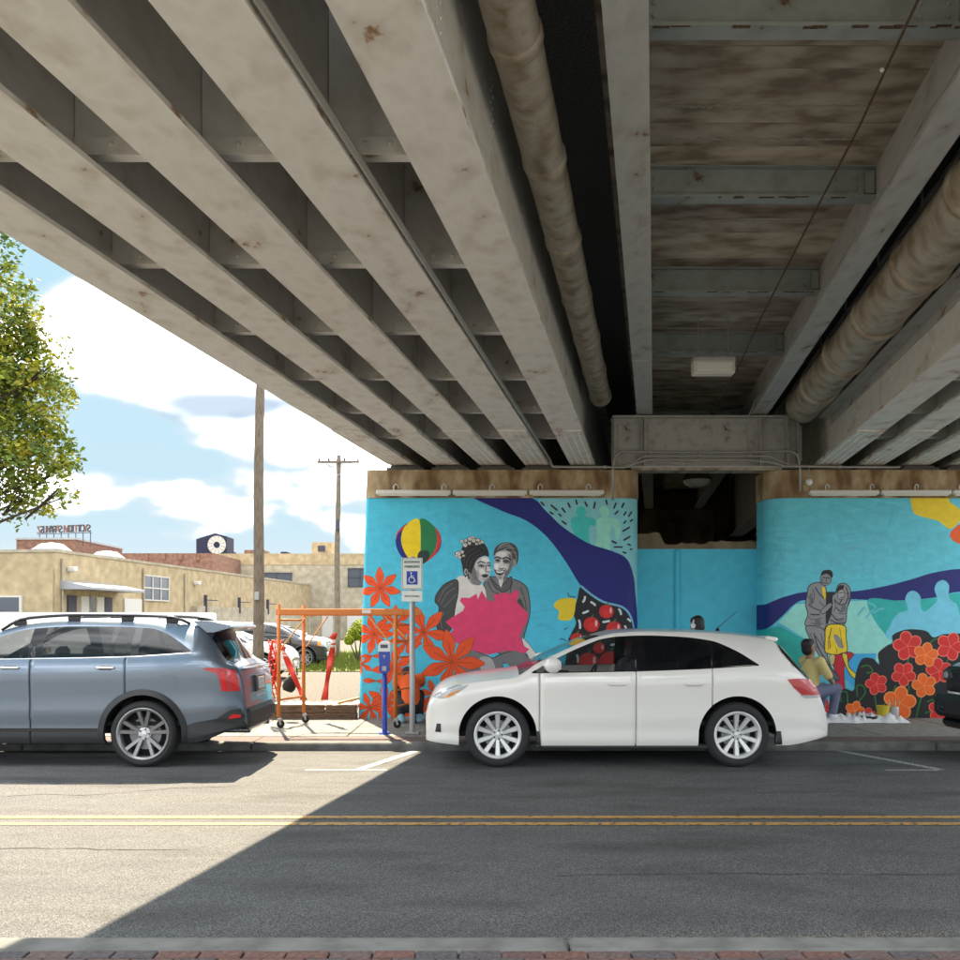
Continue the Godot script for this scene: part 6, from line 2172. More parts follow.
	for q in [[-4.4, -2.02, 0.0], [-4.2, -2.55, 0.13], [-2.54, -2.03, 0.13]]:
		m = MB.new()
		m.cbox(Vector3((q[0] + q[1]) / 2, WALK - 0.04 + 0.07 + q[2] + (0.005 if q[2] > 0 else 0.0), -15.5), Vector3(q[1] - q[0] - 0.01, 0.135, 0.16), 0.012)
		put(m, "timber", M.timber, t)
	# pale sheet on the timbers
	m = MB.new()
	var nx := 26
	var nz := 8
	var hgt := func(a: int, b: int) -> Vector3:
		return Vector3(-4.05 + a * 0.078, 0.305 + 0.035 * sin(a * 0.9 + b * 1.3) + 0.02 * cos(a * 2.1 - b), -15.42 - b * 0.09)
	for a in nx:
		for b in nz:
			m.quad(hgt.call(a, b), hgt.call(a, b + 1), hgt.call(a + 1, b + 1), hgt.call(a + 1, b))
			m.quad(hgt.call(a, b) - Vector3(0, 0.02, 0), hgt.call(a + 1, b) - Vector3(0, 0.02, 0), hgt.call(a + 1, b + 1) - Vector3(0, 0.02, 0), hgt.call(a, b + 1) - Vector3(0, 0.02, 0))
	tag(put(m, "plastic_sheet", M.cloth_white, null, true), "pale crumpled plastic sheet lying on the timber edging", "sheet")
	m = MB.new()
	m.cbox(Vector3(-2.3, 0.36, -15.6), Vector3(0.62, 0.04, 0.08), 0.01, Basis(Vector3.UP, 0.25) * Basis(Vector3(0, 0, 1), 0.22))
	tag(put(m, "loose_board", M.orange_pale, null), "pale loose board leaning on the end of the timber edging", "board")
	# dark bag behind the scaffold
	t = thing("work_bag", "dark rounded bag behind the scaffold's left posts", "bag", spot(290, 684, 15.3))
	m = MB.new()
	var prof := [Vector2(0.0, -0.13), Vector2(0.08, -0.12), Vector2(0.11, -0.06), Vector2(0.11, 0.03), Vector2(0.07, 0.10), Vector2(0.03, 0.14), Vector2(0.0, 0.14)]
	m.lathe(prof, Vector3.ZERO, Vector3(0.35, 0.94, 0).normalized(), 16)
	put(m, "sack", M.black_cloth, t, true)
	m = MB.new()
	m.tube([Vector3(-0.02, 0.14, 0), Vector3(0.03, 0.26, 0.02), Vector3(0.10, 0.30, 0), Vector3(0.12, 0.14, 0)], 0.012, 6)
	put(m, "strap", M.black_cloth, t, true)
	# drop cloth with pots by the seated painter
	m = MB.new()
	nx = 44
	nz = 14
	var nn := FastNoiseLite.new()
	nn.seed = 3
	nn.frequency = 1.6
	nn.fractal_octaves = 3
	var cloth := func(a: int, b: int) -> Vector3:
		var x := 5.42 + a * 0.031
		var z := -14.72 - b * 0.052
		var e := minf(minf(a, nx - a) / 5.0, minf(b, nz - b) / 3.0)
		return Vector3(x + 0.05 * nn.get_noise_2d(z * 3, 7.0), WALK + 0.008 + clampf(e, 0, 1) * (0.05 + 0.16 * absf(nn.get_noise_2d(x * 3.0, z * 3.0))), z + 0.07 * nn.get_noise_2d(x * 2, 1.0))
	for a in nx:
		for b in nz:
			m.quad(cloth.call(a, b), cloth.call(a, b + 1), cloth.call(a + 1, b + 1), cloth.call(a + 1, b))
	tag(put(m, "drop_cloth", M.cloth_white, null, true), "crumpled white drop cloth on the pavement under the dancing pair mural", "cloth")
	pot("paint_pot", "yellow square paint tub on the drop cloth", spot(883, 716, 15.1), 0.10, 0.20, M.pot_yellow)
	pot("paint_pot", "small red paint pot on the drop cloth", spot(862, 717, 15.15), 0.075, 0.10, M.pot_red)
	pot("paint_pot", "black paint tray on the drop cloth beside the yellow tub", spot(869, 718, 14.95), 0.13, 0.05, M.cladding)
	t = thing("glass_jar", "clear jar with brushes on the right of the drop cloth", "jar", spot(894, 717, 15.1))
	m = MB.new()
	m.lathe([Vector2(0.0, 0.0), Vector2(0.07, 0.0), Vector2(0.075, 0.02), Vector2(0.075, 0.15), Vector2(0.06, 0.17)], Vector3.ZERO, Vector3.UP, 18)
	put(m, "jar_wall", M.lamp_lens, t, true)
	for k in 4:
		m = MB.new()
		m.tube([Vector3(0.02 * k - 0.03, 0.02, 0), Vector3(0.05 * k - 0.08, 0.27 + 0.03 * (k % 2), 0.01 * k)], 0.008, 6)
		put(m, "brush", M.orange_pale if k % 2 else M.tape_white, t)

func pot(called: String, label: String, at: Vector3, r: float, h: float, m: Material):
	var t := thing(called, label, "paint pot", Vector3(at.x, WALK + 0.05, at.z), 0.0, "pots on the drop cloth")
	var b := MB.new()
	b.lathe([Vector2(0.0, 0.0), Vector2(r * 0.9, 0.0), Vector2(r, h * 0.95), Vector2(r * 1.05, h * 0.95), Vector2(r * 1.05, h), Vector2(r * 0.93, h), Vector2(r * 0.9, h * 0.6), Vector2(0.0, h * 0.6)], Vector3.ZERO, Vector3.UP, 20)
	put(b, "tub", m, t)
	b = MB.new()
	var ring := []
	for i in 9:
		var a := PI * i / 8.0
		ring.append(Vector3(cos(a) * r, h * 0.9 - sin(a) * h * 0.35, r * 0.5 + 0.3 * r * sin(a)))
	b.tube(ring, 0.004, 5)
	put(b, "handle", M.galvanised, t)

# ------------------------------------------------------------------ people
func body_mesh(bones: Array, cell: float, k: float) -> MB:
	# each bone: [from, radius, to, radius]; a smooth union drawn as surface nets
	var lo := Vector3.ONE * 1e9
	var hi := -lo
	for b in bones:
		var r := maxf(b[1], b[3]) + k + cell * 2
		for p in [b[0], b[2]]:
			lo = lo.min(p - Vector3.ONE * r)
			hi = hi.max(p + Vector3.ONE * r)
	var n := Vector3i(((hi - lo) / cell).ceil()) + Vector3i.ONE
	var f := PackedFloat32Array()
	f.resize(n.x * n.y * n.z)
	f.fill(1.0)
	for b in bones:
		var pa: Vector3 = b[0]
		var pb: Vector3 = b[2]
		var ra: float = b[1]
		var rb: float = b[3]
		var r := maxf(ra, rb) + k + cell * 2
		var i0 := Vector3i(((pa.min(pb) - Vector3.ONE * r - lo) / cell).floor()).clamp(Vector3i.ZERO, n - Vector3i.ONE)
		var i1 := Vector3i(((pa.max(pb) + Vector3.ONE * r - lo) / cell).ceil()).clamp(Vector3i.ZERO, n - Vector3i.ONE)
		var ab := pb - pa
		var l2 := maxf(ab.length_squared(), 1e-8)
		for z in range(i0.z, i1.z + 1):
			for y in range(i0.y, i1.y + 1):
				for x in range(i0.x, i1.x + 1):
					var p := lo + Vector3(x, y, z) * cell
					var t := clampf((p - pa).dot(ab) / l2, 0.0, 1.0)
					var d := (p - pa - ab * t).length() - lerpf(ra, rb, t)
					var id := x + n.x * (y + n.y * z)
					var o := f[id]
					var h := maxf(k - absf(o - d), 0.0) / k
					f[id] = minf(o, d) - h * h * k * 0.25
	var m := MB.new()
	var vid := {}
	var vert := func(x: int, y: int, z: int) -> Vector3:
		var key := x + n.x * (y + n.y * z)
		if vid.has(key):
			return vid[key]
		var s := Vector3.ZERO
		var c := 0
		for e in [[0, 0, 0, 1, 0, 0], [0, 1, 0, 1, 1, 0], [0, 0, 1, 1, 0, 1], [0, 1, 1, 1, 1, 1], [0, 0, 0, 0, 1, 0], [1, 0, 0, 1, 1, 0], [0, 0, 1, 0, 1, 1], [1, 0, 1, 1, 1, 1], [0, 0, 0, 0, 0, 1], [1, 0, 0, 1, 0, 1], [0, 1, 0, 0, 1, 1], [1, 1, 0, 1, 1, 1]]:
			var a := f[(x + e[0]) + n.x * ((y + e[1]) + n.y * (z + e[2]))]
			var b := f[(x + e[3]) + n.x * ((y + e[4]) + n.y * (z + e[5]))]
			if (a < 0) != (b < 0):
				s += Vector3(e[0], e[1], e[2]).lerp(Vector3(e[3], e[4], e[5]), a / (a - b))
				c += 1
		var v := lo + (Vector3(x, y, z) + s / maxi(c, 1)) * cell
		vid[key] = v
		return v
	for z in range(1, n.z - 1):
		for y in range(1, n.y - 1):
			for x in range(1, n.x - 1):
				var a := f[x + n.x * (y + n.y * z)]
				if (a < 0) != (f[x + 1 + n.x * (y + n.y * z)] < 0):
					var q := [vert.call(x, y - 1, z - 1), vert.call(x, y, z - 1), vert.call(x, y, z), vert.call(x, y - 1, z)]
					if a >= 0:
						q.reverse()
					m.quad(q[3], q[2], q[1], q[0])
				if (a < 0) != (f[x + n.x * (y + 1 + n.y * z)] < 0):
					var q := [vert.call(x - 1, y, z - 1), vert.call(x - 1, y, z), vert.call(x, y, z), vert.call(x, y, z - 1)]
					if a >= 0:
						q.reverse()
					m.quad(q[3], q[2], q[1], q[0])
				if (a < 0) != (f[x + n.x * (y + n.y * (z + 1))] < 0):
					var q := [vert.call(x - 1, y - 1, z), vert.call(x, y - 1, z), vert.call(x, y, z), vert.call(x - 1, y, z)]
					if a >= 0:
						q.reverse()
					m.quad(q[3], q[2], q[1], q[0])
	return m

func person(label: String, at: Vector3, turn: float, J: Dictionary, look: Dictionary) -> Node3D:
	# J: joints in the person's own axes (x = forward, y = up, z = its right hand side)
	var t := thing("person", label, "person", at, turn)
	var V := func(k: String) -> Vector3: return J[k]
	var nk: Vector3 = J.neck
	var hd: Vector3 = J.head
	var face: Vector3 = J.face
	var up := (hd - nk).normalized()
	face = (face - up * face.dot(up)).normalized()
	var rt := face.cross(up).normalized()
	var b := []
	b.append([J.hip, 0.125, J.waist, 0.115])
	b.append([J.waist, 0.115, J.chest, 0.135])
	b.append([J.chest, 0.135, nk - up * 0.05, 0.07])
	b.append([nk - up * 0.04, 0.055, hd - up * 0.06, 0.05])
	b.append([hd - up * 0.035, 0.078, hd + up * 0.05 - face * 0.012, 0.09])
	b.append([hd - up * 0.085 + face * 0.045, 0.04, hd - up * 0.03 + face * 0.03, 0.062])
	b.append([hd - up * 0.01 + face * 0.085, 0.012, hd - up * 0.035 + face * 0.105, 0.015])
	for s in [["r", 1.0], ["l", -1.0]]:
		b.append([J["shoulder_" + s[0]], 0.062, J["elbow_" + s[0]], 0.045])
		b.append([J["elbow_" + s[0]], 0.045, J["wrist_" + s[0]], 0.028])
		b.append([J.chest, 0.10, J["shoulder_" + s[0]], 0.06])
		b.append([J["hip_" + s[0]], 0.098, J["knee_" + s[0]], 0.062])
		b.append([J["knee_" + s[0]], 0.062, J["ankle_" + s[0]], 0.042])
		var toe: Vector3 = J["toe_" + s[0]]
		b.append([J["ankle_" + s[0]], 0.042, toe, 0.035])
		b.append([hd + rt * 0.088 * s[1] - up * 0.03, 0.016, hd + rt * 0.092 * s[1] + up * 0.01, 0.018])
	var body := body_mesh(b, 0.016, 0.035)
	# hands: palm and five bent fingers
	for s in [["r", 1.0], ["l", -1.0]]:
		var w: Vector3 = J["wrist_" + s[0]]
		var dir: Vector3 = (w - J["elbow_" + s[0]]).normalized()
		var side := dir.cross(Vector3.UP).normalized()
		if side.length() < 0.1:
			side = Vector3(0, 0, 1)
		var nrm := side.cross(dir).normalized()
		var hb := [[w - dir * 0.02, 0.028, w + dir * 0.03, 0.030], [w + dir * 0.03 - side * 0.02, 0.022, w + dir * 0.075 - side * 0.022, 0.018], [w + dir * 0.03 + side * 0.02, 0.022, w + dir * 0.075 + side * 0.022, 0.018]]
		for k in 4:
			var root := w + dir * 0.08 + side * (-0.03 + 0.02 * k)
			var len: float = [0.030, 0.036, 0.034, 0.026][k]
			var p1 := root + dir * len - nrm * 0.008
			var p2 := p1 + (dir * 0.7 - nrm * 0.7) * len * 0.8
			hb.append([root, 0.0095, p1, 0.009])
			hb.append([p1, 0.009, p2, 0.0078])
		var tb: Vector3 = w + dir * 0.025 + side * 0.034 * s[1]
		hb.append([tb, 0.013, tb + dir * 0.035 + side * 0.028 * s[1] - nrm * 0.01, 0.0105])
		hb.append([tb + dir * 0.035 + side * 0.028 * s[1] - nrm * 0.01, 0.0105, tb + dir * 0.065 + side * 0.03 * s[1] - nrm * 0.02, 0.008])
		var hm := body_mesh(hb, 0.007, 0.008)
		body.v.append_array(hm.v)
	put(body, "body", M.skin, t, true)
	# clothes and hair
	var sh := [[J.hip + (J.waist - J.hip) * 0.1, 0.148, J.waist, 0.138], [J.waist, 0.138, J.chest, 0.155], [J.chest, 0.155, nk - up * 0.08, 0.085]]
	if J.has("hem"):
		sh.append([J.waist, 0.135, J.hem, 0.10])
	for s in ["r", "l"]:
		sh.append([J.chest, 0.12, J["shoulder_" + s], 0.082])
		var sl: float = look.sleeve
		sh.append([J["shoulder_" + s], 0.082, (J["shoulder_" + s] as Vector3).lerp(J["elbow_" + s], minf(sl, 1.0)), 0.070])
		if sl > 1.0:
			sh.append([J["elbow_" + s], 0.062, (J["elbow_" + s] as Vector3).lerp(J["wrist_" + s], sl - 1.0), 0.048])
	put(body_mesh(sh, 0.016, 0.03), "shirt", look.shirt, t, true)
	var tr := [[J.hip, 0.142, J.hip + (J.waist - J.hip) * 0.25, 0.135]]
	for s in ["r", "l"]:
		tr.append([J["hip_" + s], 0.115, J["knee_" + s], 0.082])
		tr.append([J["knee_" + s], 0.080, (J["knee_" + s] as Vector3).lerp(J["ankle_" + s], look.leg), 0.066])
	put(body_mesh(tr, 0.016, 0.03), "trousers", look.trousers, t, true)
	for s in ["r", "l"]:
		var a: Vector3 = J["ankle_" + s]
		var toe: Vector3 = J["toe_" + s]
		var f := (toe - a)
		f.y = 0
		f = f.normalized()
		var g := Vector3(a.x, toe.y, a.z)
		var so := [[a, 0.055, a - Vector3(0, 0.03, 0), 0.056], [g - f * 0.04, 0.046, toe, 0.042], [a, 0.05, (a + toe) * 0.5, 0.05]]
		put(body_mesh(so, 0.012, 0.03), "shoe", look.shoe, t, true)
	var hr := [[hd - up * 0.02 - face * 0.035, 0.088, hd + up * 0.065 - face * 0.03, 0.094], [hd + up * 0.09 + face * 0.03, 0.062, hd + up * 0.075 - face * 0.02, 0.085]]
	if look.get("long_hair", false):
		hr.append([hd - face * 0.05, 0.085, hd - face * 0.07 - up * 0.14, 0.06])
	put(body_mesh(hr, 0.012, 0.03), "hair", look.hair, t, true)
	for s in [-1.0, 1.0]:
		var e := MB.new()
		var prof := []
		for q in 7:
			prof.append(Vector2(0.012 * sin(PI * q / 6.0), 0.012 * cos(PI * q / 6.0)))
		e.lathe(prof, hd + face * 0.088 + rt * 0.034 * s + up * 0.005, face, 10)
		put(e, "eye", M.hair, t, true)
	var mo := MB.new()
	mo.cbox(hd + face * 0.088 - up * 0.075, Vector3(0.012, 0.012, 0.045), 0.005, Basis(face, up, rt))
	put(mo, "mouth", M.pot_red, t)
	return t

func build_people():
	# painter on a bucket, back to the kerb, turned towards the wall
	var seat := Vector3(5.25, WALK, -15.0)
	var J := {"hip": Vector3(0, 0.50, 0), "waist": Vector3(0.02, 0.66, 0), "chest": Vector3(0.05, 0.86, 0), "neck": Vector3(0.02, 1.04, 0), "head": Vector3(0.0, 1.17, 0.0), "face": Vector3(1, -0.1, 0),
		"shoulder_r": Vector3(0.06, 0.96, 0.18), "shoulder_l": Vector3(0.06, 0.96, -0.18), "elbow_r": Vector3(0.19, 0.72, 0.24), "elbow_l": Vector3(0.24, 0.74, -0.26), "wrist_r": Vector3(0.36, 0.60, 0.13), "wrist_l": Vector3(0.44, 0.86, -0.28),
		"hip_r": Vector3(0.02, 0.47, 0.10), "hip_l": Vector3(0.02, 0.47, -0.10), "knee_r": Vector3(0.42, 0.53, 0.14), "knee_l": Vector3(0.42, 0.52, -0.16), "ankle_r": Vector3(0.33, 0.10, 0.15), "ankle_l": Vector3(0.36, 0.10, -0.18), "toe_r": Vector3(0.50, 0.045, 0.16), "toe_l": Vector3(0.53, 0.045, -0.2), "hem": Vector3(-0.10, 0.44, 0.02)}
	person("painter in pale yellow shirt and blue jeans seated on a bucket facing the flower mural", seat, 0.35, J, {"shirt": M.shirt_yellow, "sleeve": 0.9, "trousers": M.jeans, "leg": 0.88, "shoe": M.shoe_white, "hair": M.hair})
	var t := thing("bucket", "blue bucket that the painter in yellow sits on", "bucket", Vector3(5.24, WALK, -15.0))
	var m := MB.new()
	m.lathe([Vector2(0.0, 0.36), Vector2(0.15, 0.36), Vector2(0.155, 0.34), Vector2(0.15, 0.32), Vector2(0.13, 0.0), Vector2(0.0, 0.0)], Vector3.ZERO, Vector3.UP, 24)
	put(m, "pail", M.bucket_blue, t)
	m = MB.new()
	m.lathe([Vector2(0.0, 0.375), Vector2(0.16, 0.372), Vector2(0.165, 0.35), Vector2(0.152, 0.33)], Vector3.ZERO, Vector3.UP, 24)
	put(m, "lid", M.cloth_white, t)
	# painter crouching behind the sign post, back to the camera
	J = {"hip": Vector3(-0.10, 0.30, 0), "waist": Vector3(-0.04, 0.46, 0), "chest": Vector3(0.12, 0.60, 0), "neck": Vector3(0.26, 0.70, 0), "head": Vector3(0.37, 0.73, 0), "face": Vector3(0.6, -0.9, 0),
		"shoulder_r": Vector3(0.19, 0.68, 0.17), "shoulder_l": Vector3(0.19, 0.68, -0.17), "elbow_r": Vector3(0.32, 0.60, 0.22), "elbow_l": Vector3(0.32, 0.58, -0.2), "wrist_r": Vector3(0.50, 0.68, 0.16), "wrist_l": Vector3(0.46, 0.44, -0.1),
		"hip_r": Vector3(-0.08, 0.28, 0.09), "hip_l": Vector3(-0.08, 0.28, -0.09), "knee_r": Vector3(0.26, 0.42, 0.17), "knee_l": Vector3(0.26, 0.40, -0.17), "ankle_r": Vector3(-0.02, 0.10, 0.14), "ankle_l": Vector3(0.0, 0.10, -0.14), "toe_r": Vector3(0.17, 0.045, 0.17), "toe_l": Vector3(0.18, 0.045, -0.17)}
	person("person in black trousers and pale blue shoes crouching behind the sign post", Vector3(-1.10, WALK, -14.85), 1.75, J, {"shirt": M.shirt_orange, "sleeve": 0.7, "trousers": M.black_cloth, "leg": 0.9, "shoe": M.shoe_blue, "hair": M.hair})
	# someone standing behind the white car, only the head above the roof
	J = {"hip": Vector3(0, 0.90, 0), "waist": Vector3(0, 1.05, 0), "chest": Vector3(0, 1.24, 0), "neck": Vector3(0.01, 1.42, 0), "head": Vector3(0.03, 1.555, 0), "face": Vector3(1, -0.1, 0),
		"shoulder_r": Vector3(0, 1.33, 0.17), "shoulder_l": Vector3(0, 1.33, -0.17), "elbow_r": Vector3(-0.02, 1.06, 0.22), "elbow_l": Vector3(0.02, 1.06, -0.22), "wrist_r": Vector3(0.18, 0.95, 0.20), "wrist_l": Vector3(0.2, 0.98, -0.2),
		"hip_r": Vector3(0, 0.87, 0.09), "hip_l": Vector3(0, 0.87, -0.09), "knee_r": Vector3(0.02, 0.48, 0.1), "knee_l": Vector3(0.02, 0.48, -0.1), "ankle_r": Vector3(0, 0.09, 0.1), "ankle_l": Vector3(0, 0.09, -0.1), "toe_r": Vector3(0.16, 0.045, 0.12), "toe_l": Vector3(0.16, 0.045, -0.12)}
	var q := person("person standing behind the white car, only a dark haired head above its roof", Vector3(3.30, WALK - 0.03, -14.2), 2.3, J, {"shirt": M.black_cloth, "sleeve": 0.8, "trousers": M.jeans, "leg": 0.9, "shoe": M.shoe_white, "hair": M.hair})
	m = MB.new()
	var arc := []
	for i in 11:
		var a := PI * i / 10.0
		arc.append(Vector3(0.02, 1.57 + sin(a) * 0.125, cos(a) * 0.112))
	m.tube(arc, 0.012, 6)
	for s in [-1.0, 1.0]:
		m.lathe([Vector2(0.04, 0.0), Vector2(0.035, 0.02), Vector2(0.0, 0.025)], Vector3(0.02, 1.56, 0.098 * s), Vector3(0, 0, s), 12)
	put(m, "headphones", M.cloth_white, q)

# ------------------------------------------------------------------ background
func wall_box(m: MB, x0: float, x1: float, y0: float, y1: float, z0: float, z1: float):
	m.box(Vector3((x0 + x1) / 2, (y0 + y1) / 2, (z0 + z1) / 2), Vector3(x1 - x0, y1 - y0, absf(z1 - z0)))

func window_at(parent: Node, c: Vector3, w: float, h: float, nx: int, ny: int, frame: Material):
	var m := MB.new()
	for i in nx + 1:
		m.box(c + Vector3(-w / 2 + w * i / nx, 0, 0.05), Vector3(0.09, h + 0.09, 0.10))
	for j in ny + 1:
		m.box(c + Vector3(0, -h / 2 + h * j / ny, 0.052), Vector3(w, 0.09, 0.096))
	var o := put(m, "window", frame, parent)
	for i in nx:
		for j in ny:
			m = MB.new()
			m.box(c + Vector3(-w / 2 + w * (i + 0.5) / nx, -h / 2 + h * (j + 0.5) / ny, 0.03), Vector3(w / nx - 0.09, h / ny - 0.09, 0.02))
			put(m, "pane", M.far_glass, o)

func build_background():
	var m := MB.new()
	# long tan hall; its long side runs away to the right
	var ang := atan2(48.0, 6.5)
	var t := thing("brick_hall", "long tan brick hall with grey awning and gridded window across the car park", "building", Vector3(-25.3, 0, -56), ang)
	# local x runs along the long side, local z points out of it
	wall_box(m, 0.0, 52.0, 0, 5.95, -22, 0)
	put(m, "wall", M.tan_brick, t)
	m = MB.new()
	wall_box(m, -0.06, 52.06, 5.951, 6.12, -22.06, 0.06)
	put(m, "coping", M.tan_light, t)
	window_at(t, Vector3(12.6, 4.25, 0), 3.8, 1.75, 3, 2, M.white_wall)
	m = MB.new()
	m.hexa([Vector3(0.5, 3.75, 0), Vector3(0.5, 3.75, 1.9), Vector3(7.2, 3.75, 1.9), Vector3(7.2, 3.75, 0), Vector3(0.5, 4.3, 0), Vector3(0.5, 3.9, 1.9), Vector3(7.2, 3.9, 1.9), Vector3(7.2, 4.3, 0)])
	put(m, "awning", M.roof_grey, t)
	for q in [[1.2, 0.9, M.dark_sign], [2.6, 1.1, M.white_wall], [3.5, 0.55, M.far_glass], [4.4, 0.9, M.white_wall], [5.4, 0.9, M.dark_sign], [7.9, 2.4, M.white_wall]]:
		m = MB.new()
		wall_box(m, q[0], q[0] + q[1], 0.1, 3.4, 0.0, 0.12)
		put(m, "door_panel", q[2], t)
	for x in [0.6, 10.6, 17.2]:
		m = MB.new()
		m.tube([Vector3(x, 0.2, 0.1), Vector3(x, 5.6, 0.1)], 0.07, 6)
		put(m, "downpipe", M.tan_light, t)
	for q in [[1.4, 5.0], [19.0, 4.9]]:
		m = MB.new()
		m.cbox(Vector3(q[0], q[1], 0.25), Vector3(0.4, 0.3, 0.5), 0.05)
		put(m, "wall_light", M.white_wall, t)
	m = MB.new()
	wall_box(m, 18.5, 44, 0, 3.1, 0.0, 0.5)
	put(m, "annex", M.tan_light, t)
	for x in [20.0, 27.0, 34.0]:
		m = MB.new()
		wall_box(m, x, x + 0.15, 2.6, 4.0, 0.35, 0.6)
		m.bar(Vector3(x, 3.6, 0.5), Vector3(x + 2.4, 3.6, 0.5), 0.08, 0.08)
		put(m, "pipe_bracket", M.dark_sign, t)
	# the other side of the hall, facing the street
	m = MB.new()
	wall_box(m, -0.12, -0.001, 0, 5.0, -21.9, -0.1)
	put(m, "end_wall_facing", M.tan_brick, t)
	m = MB.new()
	wall_box(m, -0.3, -0.13, 2.3, 3.35, -3.9, -2.0)
	put(m, "end_window", M.white_wall, t)
	m = MB.new()
	wall_box(m, -0.33, -0.301, 2.4, 3.25, -3.75, -2.15)
	put(m, "end_pane", M.far_glass, t)
	for q in [[6.0, 9.5], [13.0, 10.5]]:
		m = MB.new()
		m.lathe([Vector2(0.0, 0.0), Vector2(1.35, 0.0), Vector2(1.25, 0.45), Vector2(0.7, 0.85), Vector2(0, 0.95)], Vector3(q[0], 6.12, -4.0), Vector3.UP, 14)
		put(m, "roof_vent", M.roof_grey, t, true)
	# brick building with roof letters
	t = thing("brick_block", "red brick block with upright letters on its roof behind the tan hall", "building", spot(46, 0, 92.0) * Vector3(1, 0, 1))
	m = MB.new()
	wall_box(m, -2.9, 2.9, 0, 9.9, -12, 0)
	put(m, "wall", M.red_brick, t)
	m = MB.new()
	wall_box(m, 2.9, 16.0, 0, 8.7, -14, -1.5)
	wall_box(m, -14.0, -2.9, 0, 8.5, -14, -1.5)
	put(m, "wing", M.red_brick, t)
	m = MB.new()
	wall_box(m, -3.0, 3.0, 9.91, 10.1, -12.1, 0.1)
	put(m, "coping", M.roof_grey, t)
	for k in 4:
		m = MB.new()
		wall_box(m, 9.2 + k * 1.7, 9.5 + k * 1.7, 8.0, 8.65, -1.5, -1.3)
		put(m, "pilaster", M.red_brick, t)
	var sg := thing("roof_sign", "row of weathered upright letters seen from behind on the red brick block's roof", "sign", spot(64, 0, 93.0) * Vector3(1, 0, 1))
	sg.rotation.y = -0.28
	var word := "SYOTTIOM SARANUSZ"
	for i in word.length():
		if word[i] != " ":
			letters(word[word.length() - 1 - i], 0.72, Vector3(-2.95 + i * 0.365, 11.05, 0), sg, M.dark_sign if i % 3 else M.red_brick, "letter", true, 0.08)
	m = MB.new()
	m.box(Vector3(0, 10.62, -0.05), Vector3(6.4, 0.06, 0.06))
	for i in 8:
		m.box(Vector3(-3.0 + i * 0.86, 10.0, -0.1), Vector3(0.06, 1.35, 0.06))
	put(m, "sign_frame", M.dark_sign, sg)
	# tan building behind with a dark painted block on the roof
	t = thing("tan_block", "wide tan flat roofed building with ochre parapet standing behind the hall", "building", spot(275, 0, 104.0) * Vector3(1, 0, 1))
	m = MB.new()
	wall_box(m, -14.0, 11.5, 0, 8.2, -16, 0)
	put(m, "wall", M.tan_light, t)
	m = MB.new()
	wall_box(m, -14.05, 11.55, 8.201, 9.45, -16.05, 0.05)
	put(m, "parapet", M.tan_brick, t)
	for q in [[-0.2, 4.6, 2.3, 2.2], [9.0, 5.2, 1.6, 2.0], [-11.5, 6.6, 2.0, 0.9]]:
		window_at(t, Vector3(q[0] + 0.4, q[1] + 1.6, 0.0), q[2] + 1.0, q[3], 2, 2, M.dark_sign)
	m = MB.new()
	wall_box(m, 3.8, 6.0, 9.46, 10.85, -4, -1.5)
	put(m, "stair_tower", M.tan_brick, t)
	m = MB.new()
	wall_box(m, 4.5, 5.3, 9.8, 10.45, -1.5, -1.42)
	put(m, "tower_window", M.dark_sign, t)
	for q in [[-3.9, -1.7, 0.55], [-8.8, -5.6, 0.5], [0.2, 0.9, 0.35]]:
		m = MB.new()
		wall_box(m, q[0], q[1], 9.46, 9.46 + q[2], -5, -2)
		put(m, "roof_unit", M.red_brick if q[2] > 0.5 else M.navy_wall, t)
	for q in [[2.2, 1.7], [5.2, 1.2], [8.0, 2.6]]:
		m = MB.new()
		wall_box(m, q[0], q[0] + q[1], 0.2, 3.2, 0.0, 0.1)
		put(m, "door_panel", M.white_wall, t)
	t = thing("roof_mural_block", "dark navy block with a large pale flower disc on the tan building's roof", "roof block", spot(207, 0, 104.5) * Vector3(1, 0, 1))
	m = MB.new()
	m.prism(PackedVector2Array([Vector2(-1.2, 9.45), Vector2(2.2, 9.45), Vector2(2.2, 11.4), Vector2(0.9, 11.75), Vector2(-1.2, 11.1)]), Vector3(0, 0, -3), Vector3.RIGHT, Vector3.UP, Vector3(0, 0, 3))
	put(m, "block", M.navy_wall, t)
	for k in 12:
		m = MB.new()
		var a := TAU * k / 12.0
		var d := Vector3(cos(a), sin(a), 0)
		var s := Vector3(-sin(a), cos(a), 0)
		var o := Vector3(1.1, 10.45, 0.03)
		m.hexa([o + d * 0.35 - s * 0.08, o + d * 1.0 - s * 0.24, o + d * 1.0 + s * 0.24, o + d * 0.35 + s * 0.08, o + d * 0.35 - s * 0.08 + Vector3(0, 0, 0.05), o + d * 1.0 - s * 0.24 + Vector3(0, 0, 0.05), o + d * 1.0 + s * 0.24 + Vector3(0, 0, 0.05), o + d * 0.35 + s * 0.08 + Vector3(0, 0, 0.05)])
		put(m, "petal", M.white_wall, t)
	# wooden poles
	pole("utility_pole", "weathered brown wooden pole rising behind the blue grey SUV", -258.5 + 36.0, 25.0, 0.155, 11.0, false)
	pole("utility_pole", "slim grey utility pole with crossarm and insulators beyond the scaffold", 336.5 - 480.0, 45.0, 0.155, 9.75, true)
	var wp := thing("overhead_wires", "thin overhead wires running from the crossarm pole up past the bridge", "wires")
	for k in 3:
		m = MB.new()
		var a := spot(320 + k * 18, 462, 45.0)
		var b2 := Vector3(-34 + k * 1.2, 12.5, -18.0)
		var c2 := Vector3(14 + k, 10.5, -95.0)
		var pts := []
		for j in 13:
			pts.append(a.lerp(c2, j / 12.0) - Vector3(0, 1.4 * sin(PI * j / 12.0), 0))
		m.tube(pts, 0.012, 4)
		put(m, "wire", M.wire, wp)
